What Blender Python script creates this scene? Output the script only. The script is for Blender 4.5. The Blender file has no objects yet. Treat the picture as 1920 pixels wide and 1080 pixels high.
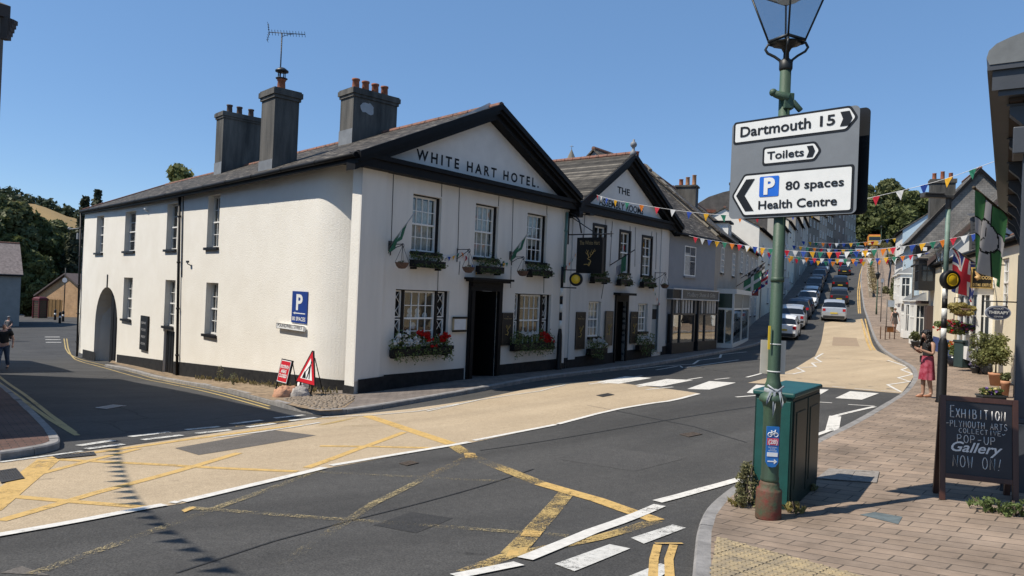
import bpy, bmesh, math, random
import numpy as np
from mathutils import Vector, Matrix
rad = math.radians
sin, cos, pi = math.sin, math.cos, math.pi
SC = bpy.context.scene
COL = SC.collection
random.seed(7)
# ------------------------------------------------------------------ camera
CZ = 2.7
PITCH, ROLL, FPX = rad(0.33), rad(2.38), 1331.0
fw = Vector((0, cos(PITCH), sin(PITCH)))
up0 = Vector((0, -sin(PITCH), cos(PITCH)))
rt = cos(ROLL) * Vector((1, 0, 0)) + sin(ROLL) * up0
up = -sin(ROLL) * Vector((1, 0, 0)) + cos(ROLL) * up0
cd = bpy.data.cameras.new('camera')
cam = bpy.data.objects.new('camera', cd)
COL.objects.link(cam)
cd.sensor_width = 36.0
cd.lens = 36.0 * FPX / 1920.0
cd.clip_start = 0.1
cd.clip_end = 6000
M3 = Matrix((rt, up, -fw)).transposed()
cam.matrix_world = Matrix.Translation((0, 0, CZ)) @ M3.to_4x4()
SC.camera = cam
# ------------------------------------------------------------------ sky, sun, exposure
SUN_AZ, SUN_EL = rad(-106), rad(54)
w = bpy.data.worlds.new('World'); SC.world = w; w.use_nodes = True
nt = w.node_tree
sky = nt.nodes.new('ShaderNodeTexSky')
sky.sky_type = 'NISHITA'; sky.sun_disc = False
sky.sun_elevation = SUN_EL; sky.sun_rotation = SUN_AZ
sky.altitude = 500; sky.air_density = 0.85; sky.dust_density = 0.05; sky.ozone_density = 2.2
bg = nt.nodes['Background']
hs = nt.nodes.new('ShaderNodeHueSaturation'); hs.inputs['Saturation'].default_value = 1.1; nt.links.new(sky.outputs[0], hs.inputs['Color']); smx = nt.nodes.new('ShaderNodeMix'); smx.data_type = 'RGBA'; smx.inputs[0].default_value = .5; smx.inputs[7].default_value = (1.05, 2.05, 3.75, 1); nt.links.new(hs.outputs[0], smx.inputs[6]); nt.links.new(smx.outputs[2], bg.inputs[0]); bg.inputs[1].default_value = 0.135
sl = bpy.data.lights.new('sun', 'SUN'); sl.energy = 4.7; sl.angle = rad(0.5); sl.color = (1, 0.93, 0.82)
so = bpy.data.objects.new('sun', sl); COL.objects.link(so)
sdir = Vector((sin(SUN_AZ) * cos(SUN_EL), cos(SUN_AZ) * cos(SUN_EL), sin(SUN_EL)))
so.rotation_euler = sdir.to_track_quat('Z', 'Y').to_euler()
so.location = (-30, -20, 40)
SC.view_settings.view_transform = 'Standard'; SC.view_settings.look = 'None'
SC.view_settings.exposure = 0.3; SC.view_settings.gamma = 1
SC.cycles.max_bounces = 6; SC.cycles.transparent_max_bounces = 12
# ------------------------------------------------------------------ photo rays, ground heights
def ray(px, py):
 return fw + rt * ((px - 960) / FPX) + up * ((540 - py) / FPX)
def P(px, py, d):
 q = ray(px, py); t = d / q.y
 return Vector((q.x * t, d, q.z * t + CZ))
class Facade:
 """A vertical plane: u runs along it left to right as seen, +y goes into the building."""
 def __init__(s, ox, oy, az):
  s.o = Vector((ox, oy, 0)); s.d = Vector((sin(az), cos(az), 0)); s.n = Vector((-s.d.y, s.d.x, 0)); s.az = az
 def uz(s, px, py, y=0):
  q = ray(px, py); o = s.o + s.n * y
  t = (o.dot(s.n)) / (q.dot(s.n)); p = q * t
  return (p - o).dot(s.d), p.z + CZ
 def pt(s, u, y, z): return s.o + s.d * u + s.n * y + Vector((0, 0, z))
 def mat(s, u=0, y=0, z=0):
  m = Matrix((s.d, s.n, (0, 0, 1))).transposed().to_4x4(); m.translation = s.pt(u, y, z); return m
def fac2(a, b):
 return Facade(a[0], a[1], math.atan2(b[0] - a[0], b[1] - a[1]))
HC = P(668, 560, 18.5)                         # hotel corner
FF = Facade(HC.x, HC.y, rad(38.93))            # hotel front
SIDE_AZ = rad(-43.65 + 180)
FS = Facade(HC.x, HC.y, SIDE_AZ)               # hotel side (u negative towards far left)
def onfac(F, px, py):
 u, z = F.uz(px, py); p = F.pt(u, 0, z); return (p.x, p.y, p.z)
def ctl(px, py, d):
 p = P(px, py, d); return (p.x, p.y, p.z)
CTL = [(0, 0, CZ - 1.66), (1.5, 3, CZ - 1.8), (-4, 4, CZ - 2.05), (-3, -15, CZ - 0.9), (12, -8, CZ - 1.5), (-14, -5, CZ - 1.9),
 ctl(1440, 968, 7.4), (5.5, 8, CZ - 2.1), onfac(FF, 668, 738), onfac(FF, 872, 711), onfac(FF, 1150, 680), onfac(FF, 1248, 664),
 onfac(FS, 335, 704), onfac(FS, 222, 680), onfac(FS, 150, 668), ctl(1737, 745, 18.8), ctl(8, 693, 26.8), ctl(1480, 640, 44),
 ctl(1563, 603, 56), ctl(1573, 573, 73), ctl(1573, 546, 84), ctl(1583, 517, 104), ctl(1610, 462, 165), (-7.6, 10.6, CZ - 2.62),
 ctl(1675, 612, 54), ctl(80, 594, 82), ctl(20, 608, 63), (-14, 14, CZ - 2.8), (-24, 18, CZ - 3.3), (4.5, 18, CZ - 2.32),
 (30, 20, CZ - 1.2), (60, 60, 4), (60, 110, 9), (110, 165, 17), (100, 260, 26), (140, 60, 10), (-60, 90, -3.4), (-150, 200, -4),
 (-200, 40, -3), (0, 90, .6), (0, 150, 2), (0, 260, 8), (-150, 340, 0), (160, 340, 30)]
_C = np.array(CTL, float)
for _i in (6, 8, 9, 10, 11, 12, 13, 14): _C[_i, 2] -= .112
def _phi(r2): return 0.5 * r2 * np.log(r2 + 1e-6)
_n = len(_C)
_D2 = ((_C[:, None, :2] - _C[None, :, :2]) ** 2).sum(-1)
_K = _phi(_D2) + np.eye(_n) * .6
_Pm = np.c_[np.ones(_n), _C[:, :2]]
_A = np.block([[_K, _Pm], [_Pm.T, np.zeros((3, 3))]])
_W = np.linalg.solve(_A, np.r_[_C[:, 2], 0, 0, 0])
def ga(X, Y):
 X = np.asarray(X, float); Y = np.asarray(Y, float)
 out = _W[_n] + _W[_n + 1] * X + _W[_n + 2] * Y
 for i in range(_n):
  out = out + _W[i] * _phi((X - _C[i, 0]) ** 2 + (Y - _C[i, 1]) ** 2)
 return out
def g(x, y): return float(ga([x], [y])[0])
def G(px, py, off=0.0):
 q = ray(px, py)
 ts = np.concatenate([np.arange(2, 60, .5), np.arange(60, 260, 2)])
 h = q.z * ts + CZ - ga(q.x * ts, q.y * ts) - off
 i = int(np.argmax(h < 0)) if (h < 0).any() else len(ts) - 1
 a, b = ts[max(i - 1, 0)], ts[i]
 for _ in range(24):
  m = (a + b) / 2
  if q.z * m + CZ - g(q.x * m, q.y * m) - off < 0: b = m
  else: a = m
 return Vector((q.x * a, q.y * a, q.z * a + CZ))
# ------------------------------------------------------------------ mesh builder
class MB:
 def __init__(s): s.v = []; s.f = []; s.m = []; s.smooth = []
 def add(s, vs, fs, M=None, mi=0, sm=False):
  b = len(s.v)
  for p in vs:
   p = Vector(p)
   s.v.append(tuple(M @ p) if M is not None else tuple(p))
  for f in fs: s.f.append([b + i for i in f]); s.m.append(mi); s.smooth.append(sm)
  return s
 def box(s, x0, x1, y0, y1, z0, z1, M=None, mi=0):
  v = [(x0, y0, z0), (x1, y0, z0), (x1, y1, z0), (x0, y1, z0), (x0, y0, z1), (x1, y0, z1), (x1, y1, z1), (x0, y1, z1)]
  return s.add(v, [(3, 2, 1, 0), (4, 5, 6, 7), (0, 1, 5, 4), (1, 2, 6, 5), (2, 3, 7, 6), (3, 0, 4, 7)], M, mi)
 def quad(s, a, b, c, d, M=None, mi=0): return s.add([a, b, c, d], [(0, 1, 2, 3)], M, mi)
 def prism(s, poly, y0, y1, M=None, mi=0):
  """poly in (x,z), counter-clockwise seen from -y; extruded from y0 to y1."""
  n = len(poly)
  v = [(x, y0, z) for x, z in poly] + [(x, y1, z) for x, z in poly]
  f = [tuple(range(n)), tuple(range(2 * n - 1, n - 1, -1))] + [(i + n, (i + 1) % n + n, (i + 1) % n, i) for i in range(n)]
  return s.add(v, f, M, mi)
 def cyl(s, a, b, r0, r1=None, n=8, M=None, mi=0, caps=True, sm=True):
  return s.tube([a, b], [r0, r0 if r1 is None else r1], n, M, mi, caps, sm)
 def tube(s, pts, r, n=6, M=None, mi=0, caps=True, sm=True):
  pts = [Vector(p) for p in pts]
  if not hasattr(r, '__len__'): r = [r] * len(pts)
  vs = []; prev = None
  for i, p in enumerate(pts):
   t = (pts[min(i + 1, len(pts) - 1)] - pts[max(i - 1, 0)])
   t = t.normalized() if t.length > 1e-9 else Vector((0, 0, 1))
   if prev is None:
    ref = Vector((0, 0, 1)) if abs(t.z) < .9 else Vector((1, 0, 0))
    x = t.cross(ref).normalized()
   else:
    x = (prev - t * prev.dot(t)); x = x.normalized() if x.length > 1e-6 else t.orthogonal().normalized()
   prev = x; y = t.cross(x)
   for k in range(n):
    a = 2 * pi * k / n
    vs.append(p + (x * cos(a) + y * sin(a)) * r[i])
  m = len(pts)
  fs = [(i * n + k, i * n + (k + 1) % n, (i + 1) * n + (k + 1) % n, (i + 1) * n + k) for i in range(m - 1) for k in range(n)]
  s.add(vs, fs, M, mi, sm)
  if caps:
   b = len(s.v) - len(vs)
   s.f.append([b + k for k in range(n - 1, -1, -1)]); s.m.append(mi); s.smooth.append(False)
   s.f.append([b + (m - 1) * n + k for k in range(n)]); s.m.append(mi); s.smooth.append(False)
  return s
 def lathe(s, prof, n=16, M=None, mi=0, sm=True):
  vs = [(r * cos(2 * pi * k / n), r * sin(2 * pi * k / n), z) for r, z in prof for k in range(n)]
  m = len(prof)
  fs = [(i * n + k, i * n + (k + 1) % n, (i + 1) * n + (k + 1) % n, (i + 1) * n + k) for i in range(m - 1) for k in range(n)]
  if prof[0][0] > 1e-4: fs.append(tuple(range(n - 1, -1, -1)))
  if prof[-1][0] > 1e-4: fs.append(tuple((m - 1) * n + k for k in range(n)))
  return s.add(vs, fs, M, mi, sm)
 def ellipsoid(s, c, rx, ry, rz, n=10, m=6, M=None, mi=0):
  T = Matrix.Translation(c) @ Matrix.Diagonal((rx, ry, rz, 1))
  if M is not None: T = M @ T
  return s.lathe([(max(sin(pi * i / m), 1e-5), -cos(pi * i / m)) for i in range(m + 1)], n, T, mi)
 def mesh(s, name):
  me = bpy.data.meshes.new(name)
  me.from_pydata(s.v, [], s.f)
  me.polygons.foreach_set('material_index', s.m)
  me.polygons.foreach_set('use_smooth', s.smooth)
  me.update(); return me
def setp(o, label=None, cat=None, group=None, kind=None):
 if label: o['label'] = label
 if cat: o['category'] = cat
 if group: o['group'] = group
 if kind: o['kind'] = kind
 return o
def thing(name, label, cat, loc=(0, 0, 0), group=None, rz=0.0):
 o = bpy.data.objects.new(name, None); COL.objects.link(o)
 o.location = loc; o.rotation_euler = (0, 0, rz); o.empty_display_size = .2
 return setp(o, label, cat, group)
def wmat(o):
 m = Matrix.LocRotScale(o.location, o.rotation_euler, o.scale)
 return m if o.parent is None else wmat(o.parent) @ o.matrix_parent_inverse @ m
def part(name, mb, mat, parent=None, label=None, local=False, bevel=0, subsurf=0):
 me = mb if isinstance(mb, bpy.types.Mesh) else mb.mesh(name)
 for m in (mat if isinstance(mat, (list, tuple)) else [mat]): me.materials.append(m)
 o = bpy.data.objects.new(name, me); COL.objects.link(o)
 if parent is not None:
  o.parent = parent
  if not local: o.matrix_parent_inverse = wmat(parent).inverted()
 if label: o['label'] = label
 if bevel:
  b = o.modifiers.new('b', 'BEVEL'); b.width = bevel; b.segments = 2; b.limit_method = 'ANGLE'; b.angle_limit = rad(40)
 if subsurf:
  b = o.modifiers.new('s', 'SUBSURF'); b.levels = subsurf; b.render_levels = subsurf
 return o
def kids(o): return [c for c in bpy.data.objects if c.parent == o]
def dup(root, loc, rz=0.0, label=None, group=None, scale=None, mats=None):
 def cp(o, par):
  c = o.copy(); COL.objects.link(c)
  if par is not None: c.parent = par
  for ch in CH.get(o.name, ()): cp(ch, c)
  if mats and o.type == 'MESH' and o.name.split('.')[0] in mats:
   c.data = o.data.copy(); c.data.materials[0] = mats[o.name.split('.')[0]]
  return c
 CH = {}
 for o in bpy.data.objects:
  if o.parent is not None: CH.setdefault(o.parent.name, []).append(o)
 c = cp(root, None); c.location = loc; c.rotation_euler = (0, 0, rz)
 if scale: c.scale = scale if hasattr(scale, '__len__') else (scale,) * 3
 if label: c['label'] = label
 if group: c['group'] = group
 return c
def text(mb, s, F, u, y, z, h=None, width=None, ext=.004, bold=0.0, mi=0, align='CENTER', shear=0, spacing=1.0, M=None):
 """lettering laid on a facade-like plane at (u,z) = centre of its base line."""
 cu = bpy.data.curves.new('lettering', 'FONT'); cu.body = s; cu.size = 1; cu.extrude = 0; cu.offset = bold
 cu.align_x = 'LEFT'; cu.shear = shear; cu.space_character = spacing; cu.resolution_u = 3
 ob = bpy.data.objects.new('lettering', cu)
 me = bpy.data.meshes.new_from_object(ob)
 co = [v.co.copy() for v in me.vertices]; fs = [tuple(p.vertices) for p in me.polygons]
 bpy.data.objects.remove(ob); bpy.data.curves.remove(cu); bpy.data.meshes.remove(me)
 if not co: return
 x0 = min(c.x for c in co); x1 = max(c.x for c in co)
 ch = .70
 sy = (h / ch) if h else (width / (x1 - x0)); sx = (width / (x1 - x0)) if width else sy
 off = {'CENTER': -(x0 + x1) / 2, 'LEFT': -x0, 'RIGHT': -x1}[align]
 T = (F.mat(u, y, z) if F is not None else M)
 n = len(co)
 vs = [((c.x + off) * sx, -ext, c.y * sy) for c in co]
 mb.add(vs, fs, T, mi)
# ------------------------------------------------------------------ materials
MATS = {}
def pm(name, col, rough=.7, var=.2, scale=2.0, bump=0.0, bscale=40.0, metal=0.0, spec=.5, col2=None, streak=False, detail=5, rot=0):
 if name in MATS: return MATS[name]
 m = bpy.data.materials.new(name); m.use_nodes = True; MATS[name] = m
 t = m.node_tree; N = t.nodes; L = t.links; b = N['Principled BSDF']
 b.inputs['Roughness'].default_value = rough; b.inputs['Metallic'].default_value = metal
 b.inputs['Specular IOR Level'].default_value = spec
 tc = N.new('ShaderNodeTexCoord'); mp = N.new('ShaderNodeMapping'); L.new(tc.outputs['Object'], mp.inputs[0])
 if streak: mp.inputs['Scale'].default_value = (1, 1, .15)
 c = Vector(col[:3]); c2 = Vector(col2) if col2 else c * (1 - var)
 nz = N.new('ShaderNodeTexNoise'); nz.inputs['Scale'].default_value = scale; nz.inputs['Detail'].default_value = detail
 nz.inputs['Roughness'].default_value = .65
 L.new(mp.outputs[0], nz.inputs[0])
 r = N.new('ShaderNodeValToRGB'); r.color_ramp.elements[0].position = .35; r.color_ramp.elements[1].position = .68
 r.color_ramp.elements[0].color = (*c2, 1); r.color_ramp.elements[1].color = (*c, 1)
 L.new(nz.outputs[0], r.inputs[0]); L.new(r.outputs[0], b.inputs['Base Color'])
 if bump:
  n2 = N.new('ShaderNodeTexNoise'); n2.inputs['Scale'].default_value = bscale; n2.inputs['Detail'].default_value = 3
  L.new(tc.outputs['Object'], n2.inputs[0])
  bp = N.new('ShaderNodeBump'); bp.inputs['Strength'].default_value = min(1, bump); bp.inputs['Distance'].default_value = .02
  L.new(n2.outputs[0], bp.inputs['Height']); L.new(bp.outputs[0], b.inputs['Normal'])
 return m
def glass(name, tint=(.9, .95, .95), refl=.14, rough=.02):
 if name in MATS: return MATS[name]
 m = bpy.data.materials.new(name); m.use_nodes = True; MATS[name] = m
 t = m.node_tree; N = t.nodes; L = t.links; N.remove(N['Principled BSDF'])
 tr = N.new('ShaderNodeBsdfTransparent'); tr.inputs[0].default_value = (*tint, 1)
 gl = N.new('ShaderNodeBsdfGlossy'); gl.inputs['Roughness'].default_value = rough
 fr = N.new('ShaderNodeFresnel'); fr.inputs[0].default_value = 1.5
 ad = N.new('ShaderNodeMath'); ad.operation = 'ADD'; ad.inputs[1].default_value = refl; ad.use_clamp = True
 mx = N.new('ShaderNodeMixShader')
 tc = N.new('ShaderNodeTexCoord'); n2 = N.new('ShaderNodeTexNoise'); n2.inputs['Scale'].default_value = 1.6
 L.new(tc.outputs['Object'], n2.inputs[0]); bp = N.new('ShaderNodeBump'); bp.inputs['Strength'].default_value = .15; bp.inputs['Distance'].default_value = .02
 L.new(n2.outputs[0], bp.inputs['Height']); L.new(bp.outputs[0], gl.inputs['Normal'])
 ge = N.new('ShaderNodeNewGeometry'); mi = N.new('ShaderNodeMapRange'); mi.inputs[3].default_value = 1.5; mi.inputs[4].default_value = .667; L.new(ge.outputs['Backfacing'], mi.inputs[0]); L.new(mi.outputs[0], fr.inputs[0])
 L.new(fr.outputs[0], ad.inputs[0]); L.new(ad.outputs[0], mx.inputs[0]); L.new(tr.outputs[0], mx.inputs[1]); L.new(gl.outputs[0], mx.inputs[2])
 L.new(mx.outputs[0], N['Material Output'].inputs[0]); return m
def brickmat(name, c1, c2, mortar, bw, bh, rot=0.0, rough=.8, msize=.012, plane='XY', bump=.4, var=.35, offset=.5, vscale=1.2):
 if name in MATS: return MATS[name]
 m = bpy.data.materials.new(name); m.use_nodes = True; MATS[name] = m
 t = m.node_tree; N = t.nodes; L = t.links; b = N['Principled BSDF']; b.inputs['Roughness'].default_value = rough; b.inputs['Specular IOR Level'].default_value = .2
 tc = N.new('ShaderNodeTexCoord'); vr = N.new('ShaderNodeVectorRotate'); vr.rotation_type = 'Z_AXIS'; vr.inputs['Angle'].default_value = rot
 L.new(tc.outputs['Object'], vr.inputs[0]); src = vr.outputs[0]
 if plane == 'XZ':
  sp = N.new('ShaderNodeSeparateXYZ'); cb = N.new('ShaderNodeCombineXYZ'); L.new(src, sp.inputs[0])
  L.new(sp.outputs[0], cb.inputs[0]); L.new(sp.outputs[2], cb.inputs[1]); src = cb.outputs[0]
 bt = N.new('ShaderNodeTexBrick'); L.new(src, bt.inputs[0]); bt.offset = offset
 bt.inputs['Color1'].default_value = (*c1, 1); bt.inputs['Color2'].default_value = (*c2, 1); bt.inputs['Mortar'].default_value = (*mortar, 1)
 bt.inputs['Scale'].default_value = 1; bt.inputs['Brick Width'].default_value = bw; bt.inputs['Row Height'].default_value = bh
 bt.inputs['Mortar Size'].default_value = msize; bt.inputs['Bias'].default_value = 0; bt.inputs['Mortar Smooth'].default_value = .3
 nz = N.new('ShaderNodeTexNoise'); nz.inputs['Scale'].default_value = vscale; nz.inputs['Detail'].default_value = 9; nz.inputs['Roughness'].default_value = .7
 L.new(tc.outputs['Object'], nz.inputs[0])
 mr = N.new('ShaderNodeMapRange'); mr.inputs[1].default_value = .3; mr.inputs[2].default_value = .7; mr.inputs[3].default_value = 1 - var; mr.inputs[4].default_value = 1 + var * .5
 L.new(nz.outputs[0], mr.inputs[0])
 mx = N.new('ShaderNodeMix'); mx.data_type = 'RGBA'; mx.blend_type = 'MULTIPLY'; mx.inputs[0].default_value = 1
 cc = N.new('ShaderNodeCombineColor'); [L.new(mr.outputs[0], cc.inputs[i]) for i in range(3)]
 bo = bt.outputs[0]
 if 'slate' in name and plane == 'XZ' and 'hung' not in name:
  ms = N.new('ShaderNodeMapping'); ms.inputs['Scale'].default_value = (2.2, 15, 1); L.new(src, ms.inputs[0]); n3 = N.new('ShaderNodeTexNoise'); n3.inputs['Scale'].default_value = 1; n3.inputs['Detail'].default_value = 4; L.new(ms.outputs[0], n3.inputs[0])
  m3 = N.new('ShaderNodeMapRange'); m3.inputs[1].default_value = .55; m3.inputs[2].default_value = .68; L.new(n3.outputs[0], m3.inputs[0]); x3 = N.new('ShaderNodeMix'); x3.data_type = 'RGBA'; L.new(m3.outputs[0], x3.inputs[0]); L.new(bo, x3.inputs[6]); x3.inputs[7].default_value = (.30, .265, .215, 1); bo = x3.outputs[2]
 L.new(bo, mx.inputs[6]); L.new(cc.outputs[0], mx.inputs[7]); L.new(mx.outputs[2], b.inputs['Base Color'])
 if bump:
  bp = N.new('ShaderNodeBump'); bp.inputs['Strength'].default_value = bump; bp.inputs['Distance'].default_value = .01; bp.invert = True
  L.new(bt.outputs[1], bp.inputs['Height']); L.new(bp.outputs[0], b.inputs['Normal'])
 return m
def paintmat(name, col, wear=.5, scale=14.0, rough=.7, dirt=.25):
 """road paint worn through to what lies under it"""
 if name in MATS: return MATS[name]
 m = bpy.data.materials.new(name); m.use_nodes = True; MATS[name] = m
 t = m.node_tree; N = t.nodes; L = t.links; b = N['Principled BSDF']; b.inputs['Roughness'].default_value = rough
 tc = N.new('ShaderNodeTexCoord')
 def noise(s, d=6):
  n = N.new('ShaderNodeTexNoise'); n.inputs['Scale'].default_value = s; n.inputs['Detail'].default_value = d; n.inputs['Roughness'].default_value = .75
  L.new(tc.outputs['Object'], n.inputs[0]); return n.outputs[0]
 a = noise(scale); bb = noise(.8, 3); fine = noise(95, 2)
 s1 = N.new('ShaderNodeMath'); s1.operation = 'ADD'; L.new(a, s1.inputs[0]); L.new(bb, s1.inputs[1])
 s2 = N.new('ShaderNodeMath'); s2.operation = 'ADD'; L.new(s1.outputs[0], s2.inputs[0]); L.new(fine, s2.inputs[1])
 mr = N.new('ShaderNodeMapRange'); L.new(s2.outputs[0], mr.inputs[0])
 th = 1.12 + .62 * wear - .12
 mr.inputs[1].default_value = th - .05; mr.inputs[2].default_value = th + .07; mr.inputs[3].default_value = 0; mr.inputs[4].default_value = 1
 r = N.new('ShaderNodeValToRGB'); r.color_ramp.elements[0].color = (*[c * (1 - dirt) for c in col], 1); r.color_ramp.elements[1].color = (*col, 1)
 r.color_ramp.elements[0].position = .35; r.color_ramp.elements[1].position = .65
 L.new(a, r.inputs[0]); L.new(r.outputs[0], b.inputs['Base Color']); L.new(mr.outputs[0], b.inputs['Alpha'])
 return m
def groundmat(name, c_lo, c_hi, rough=.85, speck=.5, fscale=260, macro=.35, bump=.35, cracks=0.0, streaks=None):
 if name in MATS: return MATS[name]
 m = bpy.data.materials.new(name); m.use_nodes = True; MATS[name] = m
 t = m.node_tree; N = t.nodes; L = t.links; b = N['Principled BSDF']; b.inputs['Roughness'].default_value = rough
 b.inputs['Specular IOR Level'].default_value = .3
 tc = N.new('ShaderNodeTexCoord')
 def noise(s, d=4):
  n = N.new('ShaderNodeTexNoise'); n.inputs['Scale'].default_value = s; n.inputs['Detail'].default_value = d; n.inputs['Roughness'].default_value = .65
  L.new(tc.outputs['Object'], n.inputs[0]); return n.outputs[0]
 mac = noise(macro, 6); fin = noise(fscale * .25, 2); mid = noise(9, 5)
 r = N.new('ShaderNodeValToRGB'); r.color_ramp.elements[0].color = (*c_lo, 1); r.color_ramp.elements[1].color = (*c_hi, 1)
 r.color_ramp.elements[0].position = .3; r.color_ramp.elements[1].position = .7
 a1 = N.new('ShaderNodeMath'); a1.operation = 'MULTIPLY_ADD'; a1.inputs[1].default_value = .45; L.new(mid, a1.inputs[0])
 sc_ = N.new('ShaderNodeMath'); sc_.operation = 'MULTIPLY'; sc_.inputs[1].default_value = .55; L.new(mac, sc_.inputs[0]); L.new(sc_.outputs[0], a1.inputs[2])
 L.new(a1.outputs[0], r.inputs[0])
 mr = N.new('ShaderNodeMapRange'); mr.inputs[1].default_value = .3; mr.inputs[2].default_value = .7; mr.inputs[3].default_value = 1 - speck; mr.inputs[4].default_value = 1 + speck
 L.new(fin, mr.inputs[0])
 cc = N.new('ShaderNodeCombineColor'); [L.new(mr.outputs[0], cc.inputs[i]) for i in range(3)]
 mx = N.new('ShaderNodeMix'); mx.data_type = 'RGBA'; mx.blend_type = 'MULTIPLY'; mx.inputs[0].default_value = 1
 L.new(r.outputs[0], mx.inputs[6]); L.new(cc.outputs[0], mx.inputs[7])
 outc = mx.outputs[2]
 if cracks:
  vo = N.new('ShaderNodeTexVoronoi'); vo.feature = 'DISTANCE_TO_EDGE'; vo.inputs['Scale'].default_value = .35
  mp = N.new('ShaderNodeMix'); mp.data_type = 'VECTOR'; mp.inputs[0].default_value = .25
  nn = N.new('ShaderNodeTexNoise'); nn.inputs['Scale'].default_value = 1.5; nn.inputs['Detail'].default_value = 6; L.new(tc.outputs['Object'], nn.inputs[0])
  L.new(tc.outputs['Object'], mp.inputs[4]); L.new(nn.outputs[1], mp.inputs[5]); L.new(mp.outputs[1], vo.inputs[0])
  m3 = N.new('ShaderNodeMapRange'); m3.inputs[1].default_value = .0; m3.inputs[2].default_value = .006; m3.inputs[3].default_value = 1 - cracks; m3.inputs[4].default_value = 1
  L.new(vo.outputs[0], m3.inputs[0])
  c3 = N.new('ShaderNodeCombineColor'); [L.new(m3.outputs[0], c3.inputs[i]) for i in range(3)]
  m4 = N.new('ShaderNodeMix'); m4.data_type = 'RGBA'; m4.blend_type = 'MULTIPLY'; m4.inputs[0].default_value = 1
  L.new(outc, m4.inputs[6]); L.new(c3.outputs[0], m4.inputs[7]); outc = m4.outputs[2]
 if streaks:
  vr = N.new('ShaderNodeVectorRotate'); vr.rotation_type = 'Z_AXIS'; vr.inputs['Angle'].default_value = streaks[0]; ms = N.new('ShaderNodeMapping'); ms.inputs['Scale'].default_value = (.09, 1.1, 1)
  L.new(tc.outputs['Object'], vr.inputs[0]); L.new(vr.outputs[0], ms.inputs[0]); n4 = N.new('ShaderNodeTexNoise'); n4.inputs['Scale'].default_value = .9; n4.inputs['Detail'].default_value = 5; L.new(ms.outputs[0], n4.inputs[0])
  m5 = N.new('ShaderNodeMapRange'); m5.inputs[1].default_value = .32; m5.inputs[2].default_value = .68; m5.inputs[3].default_value = 1 - streaks[1]; m5.inputs[4].default_value = 1 + streaks[1] * .6; L.new(n4.outputs[0], m5.inputs[0])
  st = N.new('ShaderNodeMapRange'); st.inputs[1].default_value = .70; st.inputs[2].default_value = .76; st.inputs[3].default_value = 1; st.inputs[4].default_value = .62; L.new(noise(1.7, 3), st.inputs[0])
  mm = N.new('ShaderNodeMath'); mm.operation = 'MULTIPLY'; L.new(m5.outputs[0], mm.inputs[0]); L.new(st.outputs[0], mm.inputs[1])
  c5 = N.new('ShaderNodeCombineColor'); [L.new(mm.outputs[0], c5.inputs[i]) for i in range(3)]
  m6 = N.new('ShaderNodeMix'); m6.data_type = 'RGBA'; m6.blend_type = 'MULTIPLY'; m6.inputs[0].default_value = 1; L.new(outc, m6.inputs[6]); L.new(c5.outputs[0], m6.inputs[7]); outc = m6.outputs[2]
 L.new(outc, b.inputs['Base Color'])
 bp = N.new('ShaderNodeBump'); bp.inputs['Strength'].default_value = bump; bp.inputs['Distance'].default_value = .01
 L.new(fin, bp.inputs['Height']); L.new(bp.outputs[0], b.inputs['Normal'])
 return m
def leafmat(name, c1, c2, c3=None):
 if name in MATS: return MATS[name]
 m = bpy.data.materials.new(name); m.use_nodes = True; MATS[name] = m
 t = m.node_tree; N = t.nodes; L = t.links; b = N['Principled BSDF']; b.inputs['Roughness'].default_value = .6
 b.inputs['Specular IOR Level'].default_value = .25
 ge = N.new('ShaderNodeNewGeometry'); r = N.new('ShaderNodeValToRGB')
 r.color_ramp.elements[0].color = (*c1, 1); r.color_ramp.elements[1].color = (*c2, 1)
 if c3: e = r.color_ramp.elements.new(.92); e.color = (*c3, 1); r.color_ramp.elements[1].position = .85
 tc = N.new('ShaderNodeTexCoord'); nz = N.new('ShaderNodeTexNoise'); nz.inputs['Scale'].default_value = .5; L.new(tc.outputs['Object'], nz.inputs[0])
 ad = N.new('ShaderNodeMath'); ad.operation = 'MULTIPLY_ADD'; ad.inputs[1].default_value = .6; L.new(ge.outputs['Random Per Island'], ad.inputs[0])
 s = N.new('ShaderNodeMath'); s.operation = 'MULTIPLY'; s.inputs[1].default_value = .5; L.new(nz.outputs[0], s.inputs[0]); L.new(s.outputs[0], ad.inputs[2])
 L.new(ad.outputs[0], r.inputs[0]); L.new(r.outputs[0], b.inputs['Base Color'])
 tr = N.new('ShaderNodeBsdfTranslucent'); L.new(r.outputs[0], tr.inputs[0])
 mx = N.new('ShaderNodeMixShader'); mx.inputs[0].default_value = .3
 L.new(b.outputs[0], mx.inputs[1]); L.new(tr.outputs[0], mx.inputs[2]); L.new(mx.outputs[0], N['Material Output'].inputs[0])
 return m
def clothmat(name, c, tr=.45):
 m = pm(name, c, .8, .12, 6); t = m.node_tree
 if 'tr' in m: return m
 m['tr'] = 1; N = t.nodes; b = N['Principled BSDF']; x = N.new('ShaderNodeBsdfTranslucent'); t.links.new(b.inputs['Base Color'].links[0].from_socket, x.inputs[0])
 k = N.new('ShaderNodeMixShader'); k.inputs[0].default_value = tr; t.links.new(b.outputs[0], k.inputs[1]); t.links.new(x.outputs[0], k.inputs[2]); t.links.new(k.outputs[0], N['Material Output'].inputs[0]); return m
WHITE = pm('white_paint', (.8, .79, .75), .5, .08)
BLACK = pm('black_paint', (.007, .007, .008), .5, .3, 6, spec=.25)
DARKIRON = pm('dark_iron', (.02, .022, .024), .45, .3)
GLASS = glass('window_glass', refl=.05)
INTERIOR = pm('dark_interior', (.015, .014, .013), .9)
CURTAIN = pm('net_curtain', (.55, .54, .5), .9, .35, 9, streak=False)
TERRA = pm('terracotta', (.36, .12, .06), .85, .45, 7)
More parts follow.
